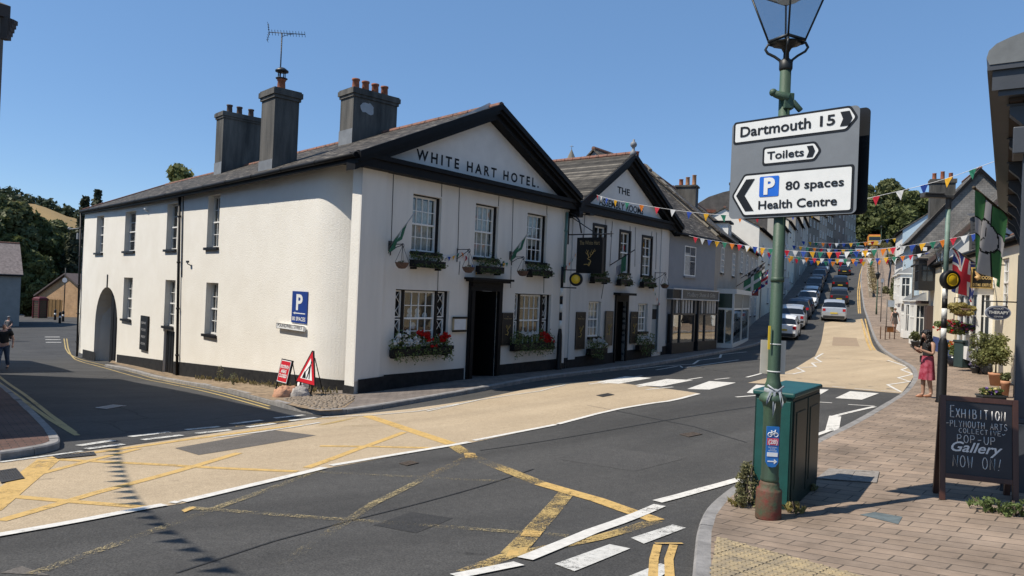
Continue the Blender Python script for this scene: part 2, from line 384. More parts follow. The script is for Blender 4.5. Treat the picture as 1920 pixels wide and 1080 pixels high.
LEAD = pm('lead_grey', (.22, .23, .24), .6, .3)
# ================================================================== GROUND, ROADS, PAVEMENTS, MARKINGS
def cut_poly(poly, res):
 bm = bmesh.new()
 vs = [bm.verts.new((x, y, 0)) for x, y in poly]
 es = [bm.edges.new((vs[i], vs[(i + 1) % len(vs)])) for i in range(len(vs))]
 bmesh.ops.triangle_fill(bm, use_beauty=True, edges=es)
 xs = [p[0] for p in poly]; ys = [p[1] for p in poly]
 for k in range(int(min(xs) / res), int(max(xs) / res) + 1):
  bmesh.ops.bisect_plane(bm, geom=bm.verts[:] + bm.edges[:] + bm.faces[:], plane_co=(k * res, 0, 0), plane_no=(1, 0, 0))
 for k in range(int(min(ys) / res), int(max(ys) / res) + 1):
  bmesh.ops.bisect_plane(bm, geom=bm.verts[:] + bm.edges[:] + bm.faces[:], plane_co=(0, k * res, 0), plane_no=(0, 1, 0))
 bm.normal_update()
 for f in bm.faces:
  if f.normal.z < 0: f.normal_flip()
 bm.verts.index_update()
 co = np.array([v.co[:] for v in bm.verts]); fs = [[v.index for v in f.verts] for f in bm.faces]
 bm.free(); return co, fs
def sheet(name, poly, off, mat, res=.5, kind='structure', skirt=0, parent=None):
 co, fs = cut_poly(poly, res)
 co[:, 2] = ga(co[:, 0], co[:, 1]) + off
 mb = MB(); mb.add(co.tolist(), fs)
 o = part(name, mb, mat, parent); o['kind'] = kind
 return o
def xy(pts, off=0): return [tuple(G(*p, off)[:2]) for p in pts]
def resample(pts, step):
 out = [Vector(pts[0])]
 for a, b in zip(pts, pts[1:]):
  a = Vector(a); b = Vector(b); n = max(1, int((b - a).length / step))
  out += [a.lerp(b, (i + 1) / n) for i in range(n)]
 return out
def smooth_line(pts, it=2):
 pts = [Vector(p) for p in pts]
 for _ in range(it):
  q = [pts[0]]
  for a, b in zip(pts, pts[1:]): q += [a.lerp(b, .25), a.lerp(b, .75)]
  q.append(pts[-1]); pts = q
 return pts
def ribbon(mb, pts, wd, off, step=.4, mi=0):
 pts = [p for p in resample([Vector(p[:2]) for p in pts], step)]
 L_, R_ = [], []
 for i, p in enumerate(pts):
  t = (pts[min(i + 1, len(pts) - 1)] - pts[max(i - 1, 0)])
  if t.length < 1e-6: t = Vector((1, 0))
  t.normalize(); n = Vector((-t.y, t.x))
  L_.append(p + n * wd / 2); R_.append(p - n * wd / 2)
 al = L_ + R_; zz = ga([p.x for p in al], [p.y for p in al]) + off
 v = [(p.x, p.y, z) for p, z in zip(al, zz)]; n = len(pts)
 mb.add(v, [(i, n + i, n + i + 1, i + 1) for i in range(n - 1)], None, mi)
def pline(mb, px, wd, off=.009, smooth=0, mi=0):
 p = [G(*q) for q in px]
 p = [Vector(q[:2]) for q in p]
 if smooth: p = smooth_line(p, smooth)
 ribbon(mb, p, wd, off, mi=mi)
def pquad(mb, px, off=.009, mi=0):
 p = [G(*q) for q in px]
 v = [(q.x, q.y, g(q.x, q.y) + off) for q in p]
 a = (v[1][0] - v[0][0]) * (v[2][1] - v[0][1]) - (v[1][1] - v[0][1]) * (v[2][0] - v[0][0])
 if a < 0: v = v[::-1]
 mb.add(v, [tuple(range(len(v)))], None, mi)
ASPH = groundmat('asphalt', (.047, .0455, .043), (.083, .079, .073), .86, .5, 260, .3, .35, cracks=.0, streaks=(-rad(38), .26))
ASPH2 = groundmat('asphalt_old', (.036, .036, .037), (.075, .073, .07), .88, .3, 220, .5, .35, cracks=.55, streaks=(rad(-45), .2))
BUFF = groundmat('buff_surfacing', (.34, .262, .172), (.47, .372, .252), .9, .26, 240, .5, .35, streaks=(-rad(38), .13))
GREYPATCH = groundmat('grey_patch', (.09, .08, .07), (.14, .125, .11), .9, .35, 200, .8, .3)
KERB = pm('kerb_stone', (.30, .285, .27), .85, .4, 5, .4, 60)
PAVE_AZ = rad(-45)
PAVER = brickmat('pavers_brown', (.315, .238, .178), (.25, .194, .15), (.10, .082, .066), .40, .20, rad(43), .85, .008, bump=.35, var=.45)
PAVER_FAR = brickmat('pavers_grey', (.22, .185, .16), (.18, .155, .14), (.08, .07, .06), .3, .15, rad(-52), .85, .01, bump=.3, var=.4)
PAVER_RED = brickmat('pavers_red', (.16, .09, .07), (.13, .08, .065), (.05, .045, .04), .2, .1, rad(-40), .85, .008, bump=.3, var=.4)
# base ground: one sheet to the horizon
def axis(*spans):
 out = []
 for a, b, s in spans: out += list(np.arange(a, b, s))
 return np.array(out)
gx = axis((-700, -120, 40), (-120, -40, 4), (-40, -20, 1), (-20, 30, .5), (30, 90, 1), (90, 200, 5), (200, 701, 50))
gy = axis((-60, -10, 5), (-10, 0, 1), (0, 50, .5), (50, 130, 1), (130, 200, 3), (200, 400, 20), (400, 801, 50))
X, Y = np.meshgrid(gx, gy)
Xc = np.clip(X, -190, 190); Yc = np.clip(Y, -20, 330)
Z = ga(Xc.ravel(), Yc.ravel()).reshape(X.shape)
nx, ny = len(gx), len(gy)
mb = MB(); mb.v = np.stack([X.ravel(), Y.ravel(), Z.ravel()], 1).tolist()
mb.f = [(j * nx + i, j * nx + i + 1, (j + 1) * nx + i + 1, (j + 1) * nx + i) for j in range(ny - 1) for i in range(nx - 1)]
mb.m = [0] * len(mb.f); mb.smooth = [True] * len(mb.f)
o = part('road', mb, ASPH); o['kind'] = 'structure'
# older, cracked tarmac of the side street
side_edge = [(0, 862), (230, 836), (420, 808), (600, 784), (627, 779)]
ps = xy(side_edge)
po = ps + xy([(560, 770), (430, 735), (300, 712), (205, 690), (150, 672), (130, 640), (228, 628)]) + [(-48, 70), (-36, 40), (-22, 22), (-13, 11)]
sheet('side_street', po, .003, ASPH2, 1.0)
# buff high-friction surfacing
buff1 = xy([(0, 868), (230, 838), (420, 810), (610, 782), (760, 768), (900, 748), (1040, 720), (1128, 714), (1190, 722), (1312, 738), (1262, 752), (1140, 771), (1040, 797), (880, 831), (742, 855), (610, 879), (480, 911), (345, 944), (268, 956), (130, 983), (0, 1006)])
buff1 += [tuple(P(-120, 1030, 7.2)[:2]), (-9.8, 9.2), (-9.4, 10.6)]
sheet('buff_surfacing', buff1, .0045, BUFF, .5)
buff2 = xy([(1402, 718), (1490, 691), (1528, 668), (1540, 640), (1546, 605), (1617, 598), (1628, 628), (1645, 658), (1700, 685), (1714, 705), (1690, 738), (1560, 727)])
sheet('buff_surfacing', buff2, .0045, BUFF, .5)
sheet('tarmac_patch', xy([(1562, 632), (1606, 634), (1612, 650), (1560, 648)]), .0085, groundmat('buff_worn', (.26, .19, .13), (.33, .25, .17), .9, .25, 240, .6, .3), .5)
sheet('tarmac_patch', xy([(328, 841), (512, 807), (592, 817), (372, 854)]), .0085, GREYPATCH, .5)
sheet('tarmac_patch', xy([(0, 1075), (40, 1062), (95, 1080)]), .004, GREYPATCH, .5)
# ---- pavements with kerbs
def kerb(px, flip=1, wd=.14, h=.115, name='kerb', stone=.9, smooth=2, off=0):
 pts = smooth_line([Vector(G(*q)[:2]) for q in px], smooth) if not isinstance(px[0], Vector) else px
 pts = resample(pts, .18)
 mb = MB(); acc = []; run = 0
 i = 0
 while i < len(pts) - 1:
  j = i; ln = 0
  while j < len(pts) - 1 and ln < stone: ln += (pts[j + 1] - pts[j]).length; j += 1
  seg = pts[i:j + 1]
  if j - i >= 1:
   vs = []
   jz = random.uniform(-.006, .006)
   for k, p in enumerate(seg):
    a = seg[max(k - 1, 0)]; b = seg[min(k + 1, len(seg) - 1)]
    t = (b - a).normalized(); n = Vector((-t.y, t.x)) * flip
    q = p
    if k == 0: q = p + t * .006
    if k == len(seg) - 1: q = p - t * .006
    z = g(q.x, q.y)
    i0 = q; i1 = q + n * wd
    vs += [(i0.x, i0.y, z - .05), (i0.x, i0.y, z + h - .02 + jz), (i0.x + n.x * .02, i0.y + n.y * .02, z + h + jz), (i1.x, i1.y, z + h + jz), (i1.x, i1.y, z - .05)]
   m = len(seg)
   fs = [(k * 5 + e, k * 5 + e + 1, (k + 1) * 5 + e + 1, (k + 1) * 5 + e) for k in range(m - 1) for e in range(4)]
   if flip < 0: fs = [f[::-1] for f in fs]
   fs += [(0, 1, 2, 3, 4), tuple((m - 1) * 5 + e for e in range(4, -1, -1))]
   mb.add(vs, fs)
  i = j
 o = part(name, mb, KERB); o['kind'] = 'structure'
 return pts
def pavement(name, kpts, inner, mat, flip, wd=.14, off=.112, res=.5):
 ins = []
 for i in range(0, len(kpts), 3):
  p = kpts[i]; a = kpts[max(i - 1, 0)]; b = kpts[min(i + 1, len(kpts) - 1)]
  t = (b - a).normalized(); ins.append(tuple(p + Vector((-t.y, t.x)) * flip * (wd - .01)))
 return sheet(name, ins + inner, off, mat, res)
# hotel side
k1 = kerb([(196, 688), (240, 696), (300, 712), (420, 735), (500, 757), (560, 773), (600, 779), (640, 778), (700, 770), (800, 752), (900, 735), (1060, 706), (1200, 689), (1300, 673), (1380, 658), (1440, 640), (1462, 610), (1490, 560), (1530, 520), (1560, 492)], flip=1)
ends = [tuple(P(1480, 480, 120)[:2]), tuple(P(1380, 560, 75)[:2]), tuple(P(1250, 600, 45)[:2]), (2.0, 28), (-6.5, 24), tuple(FS.pt(-20, 1, 0)[:2])]
pavement('pavement', k1, ends, PAVER_FAR, 1)
# cobbled and weedy verge under the side wall
ver = xy([(205, 680), (300, 704), (420, 728), (500, 748), (560, 764), (600, 771), (640, 769), (664, 752), (664, 742), (600, 735), (335, 695), (215, 672)], .11)
sheet('cobble_verge', ver, .117, pm('verge_earth', (.34, .25, .16), .95, .6, 6, 1, 18, col2=(.12, .085, .05)), .5)
# right side with its build-out
k2 = kerb([(1296, 1120), (1301, 1060), (1306, 1010), (1325, 965), (1372, 926), (1440, 885), (1527, 838), (1600, 801), (1650, 771), (1692, 743), (1716, 712), (1706, 690), (1662, 668), (1640, 640), (1626, 600), (1616, 560), (1612, 525), (1618, 490), (1622, 470)], flip=-1)
ends = [tuple(P(1700, 470, 150)[:2]), tuple(P(1790, 500, 90)[:2]), tuple(P(1990, 560, 40)[:2]), (14, 14), (9.5, 8.5), (7, 5), (4.5, 2.0), (1.5, 2.0)]
pavement('pavement', k2, ends, PAVER, -1)
# left side
k3 = kerb([(-60, 690), (0, 724), (40, 758), (80, 795), (118, 836), (100, 848), (0, 864)], flip=-1)
k3e = [(-14, 9), (-24, 16), (-26, 22)]
pavement('pavement', k3, [tuple(P(-150, 880, 9.8)[:2]), (-14, 10), (-24, 16), (-24, 26)], PAVER_RED, -1)
# buff tactile slabs at the dropped kerb
TACT = pm('tactile_slab', (.43, .33, .18), .85, .5, 5, .3, 90, col2=(.22, .18, .125))
TA = [(1344, 1005), (1520, 1052), (1640, 1085), (1640, 1130), (1330, 1130), (1334, 1060)]
tp = xy(TA, .12)
to = sheet('tactile_paving', tp, .117, TACT, .5)
mb = MB()
from mathutils.geometry import intersect_point_tri_2d
def inside(p, poly):
 c = False; n = len(poly)
 for i in range(n):
  x1, y1 = poly[i]; x2, y2 = poly[(i + 1) % n]
  if (y1 > p[1]) != (y2 > p[1]) and p[0] < (x2 - x1) * (p[1] - y1) / (y2 - y1) + x1: c = not c
 return c
a = rad(47)
for i in range(-90, 90):
 for j in range(-90, 90):
  x = 2.6 + (i * cos(a) - j * sin(a)) * .0667; y = 5.2 + (i * sin(a) + j * cos(a)) * .0667
  if inside((x, y), tp):
   z = g(x, y) + .117
   mb.lathe([(.0165, 0), (.014, .006), (.009, .008)], 8, Matrix.Translation((x, y, z)), 0)
o = part('tactile_studs', mb, TACT); o['kind'] = 'structure'
mb = MB()
for i in range(-12, 12):
 for dirn in (0, 1):
  for s in np.arange(-3, 3, .1):
   u, v = (i * .4 + .2, s) if dirn else (s, i * .4 + .2)
   p0 = Vector((2.6 + u * cos(a) - v * sin(a), 5.2 + u * sin(a) + v * cos(a)))
   if inside(p0, tp):
    t = Vector((-sin(a), cos(a))) if dirn else Vector((cos(a), sin(a)))
    n = Vector((-t.y, t.x)); q = [p0 + t * sx * .05 + n * sy * .004 for sx, sy in ((-1, -1), (1, -1), (1, 1), (-1, 1))]
    mb.add([(c.x, c.y, g(c.x, c.y) + .1215) for c in q], [(0, 1, 2, 3)])
o = part('slab_joints', mb, pm('joint_dirt', (.06, .05, .04), .9)); o['kind'] = 'structure'
# ---- painted markings
YEL = paintmat('yellow_paint', (.60, .39, .13), .50)
YELF = paintmat('yellow_paint_faded', (.38, .30, .15), .97, 30)
YELM = paintmat('yellow_paint_worn', (.50, .35, .13), .86, 26)
WHT = paintmat('white_road_paint', (.70, .67, .61), .38, 12)
WHTM = paintmat('white_road_paint_worn', (.62, .6, .55), .55, 14)
def mk(name, mat, fn):
 mb = MB(); fn(mb); o = part(name, mb, mat); o['kind'] = 'structure'
def f(mb):
 pline(mb, [(-30, 960), (30, 912), (92, 862)], .28)
 pline(mb, [(92, 860), (232, 842), (350, 825), (500, 805), (570, 797)], .14)
 pline(mb, [(684, 779), (765, 806), (846, 833)], .22)
 pline(mb, [(1012, 907), (1120, 938), (1232, 977)], .22)
 pline(mb, [(0, 978), (180, 925), (330, 885), (448, 850)], .13)
 pline(mb, [(73, 890), (170, 864), (260, 842)], .11)
 pline(mb, [(98, 862), (300, 872), (420, 879), (558, 885)], .13)
 pline(mb, [(24, 932), (140, 942), (270, 952)], .13)
 pline(mb, [(575, 878), (670, 843), (758, 811)], .13)
 pline(mb, [(600, 837), (700, 838), (812, 841)], .12)
 pquad(mb, [(870, 850), (890, 850), (895, 858), (872, 860)])
 pquad(mb, [(985, 994), (1018, 998), (1012, 1008), (975, 1006)])
 pquad(mb, [(955, 1032), (992, 1026), (985, 1040), (948, 1046)])
 pquad(mb, [(340, 958), (362, 951), (368, 953), (346, 962)])
mk('yellow_box_marking', YEL, f)
def f(mb):
 pline(mb, [(846, 833), (880, 855), (950, 882), (1012, 907)], .22)
 pline(mb, [(1232, 977), (1120, 1010), (950, 1044), (870, 1075)], .15)
 pline(mb, [(1064, 922), (1010, 985), (960, 1040)], .2)
 pline(mb, [(440, 800), (540, 790), (680, 780)], .12)
 pline(mb, [(600, 798), (678, 781)], .12)
 pline(mb, [(884, 854), (800, 895)], .15)
mk('worn_yellow_marking', YELM, f)
def f(mb):
 pline(mb, [(800, 895), (700, 945), (600, 1010), (530, 1060)], .11)
 pline(mb, [(600, 886), (800, 896), (1010, 907)], .11)
 pline(mb, [(350, 953), (600, 972), (850, 990), (1066, 1006)], .12)
 pline(mb, [(600, 881), (420, 948), (250, 1010), (60, 1078)], .11)
 pline(mb, [(590, 800), (660, 799), (720, 800)], .1)
mk('faded_yellow_marking', YELF, f)
def f(mb):
 pline(mb, [(-30, 1010), (130, 982), (268, 955), (308, 948)], .13, .0135, 1)
 pline(mb, [(322, 945), (334, 942)], .1, .0135)
 pline(mb, [(342, 942), (480, 909), (608, 878)], .13, .0135, 1)
 pline(mb, [(620, 874), (742, 853), (880, 830)], .12, .0135, 1)
 pline(mb, [(888, 827), (960, 813), (1042, 797)], .11, .0135)
 pline(mb, [(1046, 796), (1140, 771), (1220, 757), (1262, 752), (1310, 739)], .11, .0135, 1)
 pline(mb, [(984, 1050), (1110, 998), (1237, 949)], .15, .0135)
 pline(mb, [(1232, 942), (1310, 921), (1386, 900)], .14, .0135)
 pline(mb, [(853, 1083), (973, 1059)], .13, .0135)
 # crossing
 for q in ([(1118, 717), (1172, 706), (1222, 709), (1160, 720)], [(1190, 723), (1250, 711), (1300, 713), (1240, 725)], [(1288, 730), (1330, 715), (1380, 718), (1330, 731)],
   [(1400, 737), (1418, 722), (1440, 724), (1440, 740)], [(1490, 744), (1514, 729), (1554, 731), (1530, 745)], [(1566, 747), (1594, 734), (1648, 738), (1616, 750)]):
  pquad(mb, q)
 for a_, b_ in (((1104, 721), (1130, 717)), ((1212, 731), (1262, 726)), ((1180, 709), (1204, 705)), ((1290, 712), (1316, 708)), ((1380, 745), (1418, 742)),
    ((1340, 712), (1368, 709)), ((1528, 754), (1560, 756)), ((1590, 759), (1640, 762)), ((1602, 729), (1640, 732)), ((1560, 725), (1585, 727)), ((1128, 720), (1190, 712)), ((1196, 726), (1226, 721))):
  pline(mb, [a_, b_], .09)
 # zig-zags
 pline(mb, [(1640, 763), (1600, 772), (1560, 782)], .1)
 pline(mb, [(1566, 781), (1560, 808)], .22)
 pline(mb, [(1556, 807), (1526, 818)], .1)
 pline(mb, [(1652, 733), (1690, 736), (1664, 722), (1706, 716), (1684, 709), (1712, 702), (1690, 694), (1704, 689), (1664, 676)], .09, .0135)
 pline(mb, [(1486, 702), (1508, 697), (1494, 690), (1530, 688), (1522, 681), (1540, 679), (1528, 672), (1543, 663)], .09, .0135)
 pline(mb, [(1400, 708), (1430, 700), (1490, 702)], .1, .0135)
 pline(mb, [(1180, 694), (1240, 687), (1300, 683), (1310, 676), (1350, 671), (1352, 665), (1400, 660)], .1)
 pline(mb, [(1230, 694), (1275, 686), (1280, 690), (1330, 683), (1385, 675)], .09)
mk('white_road_marking', WHT, f)
def f(mb):
 pquad(mb, [(1040, 1059), (1143, 1022), (1182, 1030), (1077, 1073)])
 pquad(mb, [(1183, 1010), (1261, 985), (1286, 991), (1207, 1021)])
 pquad(mb, [(1160, 1090), (1238, 1058), (1262, 1066), (1230, 1090)])
 for a_, b_ in (((147, 837), (212, 827)), ((243, 820), (319, 811)), ((348, 807), (411, 801)), ((433, 796), (491, 789)), ((515, 785), (570, 779)),
    ((162, 843), (231, 834)), ((267, 826), (341, 817)), ((368, 814), (432, 807)), ((464, 802), (515, 795)), ((543, 790), (592, 784))):
  pline(mb, [a_, b_], .15, .0135)
 pline(mb, [(0, 868), (155, 847)], .09, .0135)
 pline(mb, [(400, 822), (480, 812), (560, 800), (600, 793)], .08, .0135)
 pline(mb, [(604, 783), (700, 779), (783, 772), (860, 758)], .07, .0135)
 pline(mb, [(800, 772), (900, 750), (1012, 734), (1060, 722)], .07, .0135)
 pline(mb, [(185, 765), (232, 761)], .2)
 for y in (632, 637, 642):
  pline(mb, [(84 + (y - 632) * .2, y), (112 + (y - 632) * .3, y)], .35)
mk('worn_white_marking', WHTM, f)
def f(mb):
 pline(mb, [(1228, 1021), (1280, 1021)], .045, .0135)
 pline(mb, [(1233, 1023), (1226, 1050), (1224, 1090)], .075)
 pline(mb, [(1263, 1023), (1254, 1050), (1256, 1090)], .075)
 for dx in (0, 7):
  pline(mb, [(1615 + dx, 598), (1622 + dx, 628), (1633 + dx, 657)], .1, .012)
  pline(mb, [(1610 + dx * .5, 588), (1608 + dx * .5, 548), (1612 + dx * .5, 515), (1618 + dx * .4, 495)], .1, .012)
mk('double_yellow_line', YEL, f)
def f(mb):
 for dy in (0, 5):
  pline(mb, [(120 + dy, 635), (124 + dy, 660), (145, 672 + dy), (204, 688 + dy), (285, 708 + dy), (400, 733 + dy), (505, 762 + dy)], .07, .008, 1)
  pline(mb, [(-20, 690 + dy * 2.4), (33, 731 + dy * 2.4), (80, 768 + dy * 2.2), (140 + dy, 812 + dy)], .09, .008, 1)
mk('double_yellow_line', paintmat('yellow_paint_old', (.45, .33, .12), .42), f)
# old trench patches and dark tar seams in the tarmac
sheet('tarmac_patch', xy([(1040, 860), (1130, 838), (1290, 858), (1190, 884)]), .003, groundmat('tarmac_lighter', (.055, .053, .05), (.085, .081, .076), .88, .5, 240, .8, .35), .5)
sheet('tarmac_patch', xy([(700, 985), (770, 960), (850, 972), (780, 1000)]), .003, groundmat('tarmac_darker', (.03, .03, .03), (.05, .048, .046), .86, .45, 240, .8, .3), .5)
def f(mb):
 pline(mb, [(900, 845), (1180, 800), (1420, 762)], .03, .005, 2); pline(mb, [(330, 1075), (560, 1000), (840, 930), (1000, 880)], .025, .005, 1); pline(mb, [(1100, 760), (1300, 800), (1400, 830)], .02, .005)
mk('tar_seam', groundmat('tar', (.018, .018, .018), (.03, .03, .03), .6), f)
# ---- iron covers
IRON = pm('cast_iron', (.10, .075, .055), .7, .5, 20, .5, 80)
IRON2 = pm('cast_iron_dark', (.045, .042, .04), .6, .4, 20, .5, 80)
def cover(label, px, mat, cat='drain cover', name='drain_cover', off=.012, bars=6, group=None):
 p = [G(*q) for q in px]; c = sum(p, Vector()) / 4
 t = thing(name, label, cat, c, group)
 fr = MB(); bb = MB()
 q = [Vector((v.x, v.y, g(v.x, v.y) + off)) for v in p]
 def at(s, r): return q[0].lerp(q[1], s).lerp(q[3].lerp(q[2], s), r)
 for (s0, s1, r0, r1) in ((0, 1, 0, .1), (0, 1, .9, 1), (0, .08, .1, .9), (.92, 1, .1, .9)):
  a4 = [at(s0, r0), at(s1, r0), at(s1, r1), at(s0, r1)]
  fr.add(a4 + [v + Vector((0, 0, .008)) for v in a4], [(4, 5, 6, 7), (0, 1, 5, 4), (1, 2, 6, 5), (2, 3, 7, 6), (3, 0, 4, 7)])
 for k in range(bars):
  s0 = .08 + .84 * k / bars; s1 = s0 + .84 / bars * .55
  a4 = [at(s0, .1), at(s1, .1), at(s1, .9), at(s0, .9)]
  bb.add(a4 + [v + Vector((0, 0, .008)) for v in a4], [(4, 5, 6, 7), (0, 1, 5, 4), (1, 2, 6, 5), (2, 3, 7, 6), (3, 0, 4, 7)])
 a4 = [at(.08, .1), at(.92, .1), at(.92, .9), at(.08, .9)]
 bb.add([v + Vector((0, 0, .002)) for v in a4], [(0, 1, 2, 3)])
 part('frame', fr, mat, t); part('grating', bb, mat, t)
cover('rusty square drain cover in the tarmac beside the worn yellow box', [(748, 870), (770, 865), (785, 869), (764, 874)], IRON, off=.006)
cover('rusty square drain cover in the tarmac left of the lamp post', [(1274, 815), (1300, 811), (1317, 815), (1292, 820)], IRON, off=.006)
cover('iron gully grating at the left edge of the buff road surface', [(-10, 886), (30, 880), (46, 899), (2, 908)], IRON2, bars=8)
cover('narrow gully grating beside the give way line on the buff surface', [(98, 857), (176, 849), (180, 855), (108, 862)], IRON2, bars=10)
cover('pale drain grating in the shaded side street', [(178, 766), (212, 760), (232, 762), (200, 768)], pm('worn_iron', (.3, .3, .3), .5), bars=10)
cover('inspection cover with pale infill in the pavement beside the green cabinet', [(1554, 896), (1648, 902), (1643, 924), (1530, 915)], pm('concrete_infill', (.30, .27, .24), .85, .4, 14, .5, 60), bars=1, off=.1195)
cover('worn grey rectangular cover in the tarmac by the far kerb', [(1118, 742), (1140, 738), (1152, 741), (1130, 745)], IRON2, off=.008)
# ================================================================== HOTEL
def proj(p):
 v = Vector(p) - Vector((0, 0, CZ)); d = v.dot(fw)
 return 960 + FPX * v.dot(rt) / d, 540 - FPX * v.dot(up) / d
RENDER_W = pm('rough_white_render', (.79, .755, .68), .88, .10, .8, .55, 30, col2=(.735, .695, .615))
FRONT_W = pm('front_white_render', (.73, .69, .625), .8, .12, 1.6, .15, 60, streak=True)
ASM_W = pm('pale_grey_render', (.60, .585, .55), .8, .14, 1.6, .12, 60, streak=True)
TYMP = pm('tympanum_paint', (.68, .675, .65), .75, .1, 2)
BLKWOOD = pm('black_boards', (.007, .007, .008), .6, .4, 4, .1, 30, spec=.2)
PLINTH = pm('black_plinth', (.013, .013, .015), .75, .5, 5, .2, 30, spec=.2, col2=(.028, .028, .028))
SLATE = brickmat('slate_side', (.022, .019, .016), (.085, .072, .058), (.012, .011, .01), .3, .10, -(pi / 2 - SIDE_AZ), .75, .006, 'XZ', .8, .6, vscale=2.5)
SLATE_F = brickmat('slate_front', (.03, .027, .023), (.10, .09, .075), (.012, .011, .01), .3, .10, -(pi / 2 - rad(38.9)), .75, .006, 'XZ', .8, .6, vscale=2.5)
RIDGE = pm('ridge_tile', (.30, .12, .075), .85, .6, 8, .3, 40, col2=(.10, .07, .055))
CHIM = pm('weathered_chimney_render', (.14, .13, .115), .9, .5, 1.6, .4, 30, col2=(.03, .03, .028), streak=True)
def wallgrid(mb, F, u0, u1, z0, z1, ops, rev=.25, y=0, mi=0, revmi=0):
 us = sorted({u0, u1} | {o[i] for o in ops for i in (0, 1)}); zs = sorted({z0, z1} | {o[i] for o in ops for i in (2, 3)})
 us = [u for u in us if u0 <= u <= u1]; zs = [z for z in zs if z0 <= z <= z1]
 for a, b in zip(us, us[1:]):
  for c, d in zip(zs, zs[1:]):
   m, n = (a + b) / 2, (c + d) / 2
   if any(o[0] < m < o[1] and o[2] < n < o[3] for o in ops): continue
   mb.quad(F.pt(a, y, c), F.pt(b, y, c), F.pt(b, y, d), F.pt(a, y, d), None, mi)
 for o in ops:
  a, b, c, d = o[:4]; r = rev
  mb.quad(F.pt(a, y, c), F.pt(a, y, d), F.pt(a, y + r, d), F.pt(a, y + r, c), None, revmi)
  mb.quad(F.pt(b, y, d), F.pt(b, y, c), F.pt(b, y + r, c), F.pt(b, y + r, d), None, revmi)
  mb.quad(F.pt(a, y, d), F.pt(b, y, d), F.pt(b, y + r, d), F.pt(a, y + r, d), None, revmi)
  mb.quad(F.pt(b, y, c), F.pt(a, y, c), F.pt(a, y + r, c), F.pt(b, y + r, c), None, revmi)
def fbox(mb, F, u0, u1, y0, y1, z0, z1, mi=0): mb.box(u0, u1, y0, y1, z0, z1, F.mat(), mi)
def win(root, F, r, y, rows=4, cols=3, frm=None, curtain=None, sill=None, blind=0, split=.5, fw_=.05, mt=.022, depth=.35, surround=0, name='window', sillmat=None):
 """a sash window filling the opening r=(u0,u1,z0,z1), set back by y"""
 frm = frm or WHITE
 u0, u1, z0, z1 = r; mb = MB()
 if surround:
  sm = MB()
  for q in ((u0 - surround, u0, z0, z1 + surround), (u1, u1 + surround, z0, z1 + surround), (u0, u1, z1, z1 + surround)):
   fbox(sm, F, q[0], q[1], -.03, .04, q[2], q[3])
 fbox(mb, F, u0, u0 + fw_, y, y + .07, z0, z1); fbox(mb, F, u1 - fw_, u1, y, y + .07, z0, z1)
 fbox(mb, F, u0 + fw_, u1 - fw_, y, y + .07, z0, z0 + fw_ * 1.3); fbox(mb, F, u0 + fw_, u1 - fw_, y, y + .07, z1 - fw_, z1)
 zm = z0 + (z1 - z0) * split
 if split: fbox(mb, F, u0 + fw_, u1 - fw_, y - .01, y + .06, zm - .025, zm + .025)
 a, b = u0 + fw_, u1 - fw_
 for i in range(1, cols):
  u = a + (b - a) * i / cols; fbox(mb, F, u - mt / 2, u + mt / 2, y + .012, y + .05, z0 + fw_ * 1.3, z1 - fw_)
 for i in range(1, rows):
  z = z0 + fw_ + (z1 - z0 - 2 * fw_) * i / rows
  if split and abs(z - zm) < .06: continue
  fbox(mb, F, a, b, y + .014, y + .048, z - mt / 2, z + mt / 2)
 w = part(name, mb, frm, root)
 if surround: part('surround', sm, BLACK, w)
 g_ = MB(); g_.quad(F.pt(a, y + .035, z0), F.pt(b, y + .035, z0), F.pt(b, y + .035, z1), F.pt(a, y + .035, z1)); part('pane', g_, GLASS, w)
 it = MB(); d = y + depth
 it.quad(F.pt(u0, d, z0), F.pt(u1, d, z0), F.pt(u1, d, z1), F.pt(u0, d, z1))
 it.quad(F.pt(u0, y + .07, z0), F.pt(u0, d, z0), F.pt(u0, d, z1), F.pt(u0, y + .07, z1)); it.quad(F.pt(u1, d, z0), F.pt(u1, y + .07, z0), F.pt(u1, y + .07, z1), F.pt(u1, d, z1))
 it.quad(F.pt(u0, y + .07, z1), F.pt(u0, d, z1), F.pt(u1, d, z1), F.pt(u1, y + .07, z1)); it.quad(F.pt(u0, d, z0), F.pt(u0, y + .07, z0), F.pt(u1, y + .07, z0), F.pt(u1, d, z0))
 part('interior', it, INTERIOR, w)
 if curtain:
  c = MB(); n = 26; lo, hi, c0, c1 = curtain
  A, B = a + (b - a) * c0, a + (b - a) * c1
  for i in range(n):
   p, q = A + (B - A) * i / n, A + (B - A) * (i + 1) / n
   f_ = lambda k: y + .12 + .02 * sin(k * 2.1)
   c.quad(F.pt(p, f_(i), z0 + (z1 - z0) * lo), F.pt(q, f_(i + 1), z0 + (z1 - z0) * lo), F.pt(q, f_(i + 1), z0 + (z1 - z0) * hi), F.pt(p, f_(i), z0 + (z1 - z0) * hi))
  part('curtain', c, CURTAIN, w)
 if sill:
  s = MB(); fbox(s, F, u0 - sill, u1 + sill, -.09, y, z0 - .09, z0 + .004); part('sill', s, sillmat or BLACK, w)
 return w
def rect(F, l, t, r, b, lx=None, y=0):
 """opening from photo corners: left-top (l,t), right-bottom (r,b)"""
 u0, zt = F.uz(l, t, y); _, zb = F.uz(l if lx is None else lx, b, y); u1, _ = F.uz(r, (t + b) / 2, y); u0 = F.uz(l, (t + b) / 2, y)[0]
 return (u0, u1, zb, zt)
hotel = thing('hotel', 'white rendered corner hotel with black trim, arched gateway and lettered front gable', 'hotel', HC - Vector((0, 0, HC.z - g(HC.x, HC.y))))
u_split = FF.uz(1060, 560)[0]; u_end = FF.uz(1251, 560)[0]
zc0, zc1 = 5.78, 6.11                           # cornice band
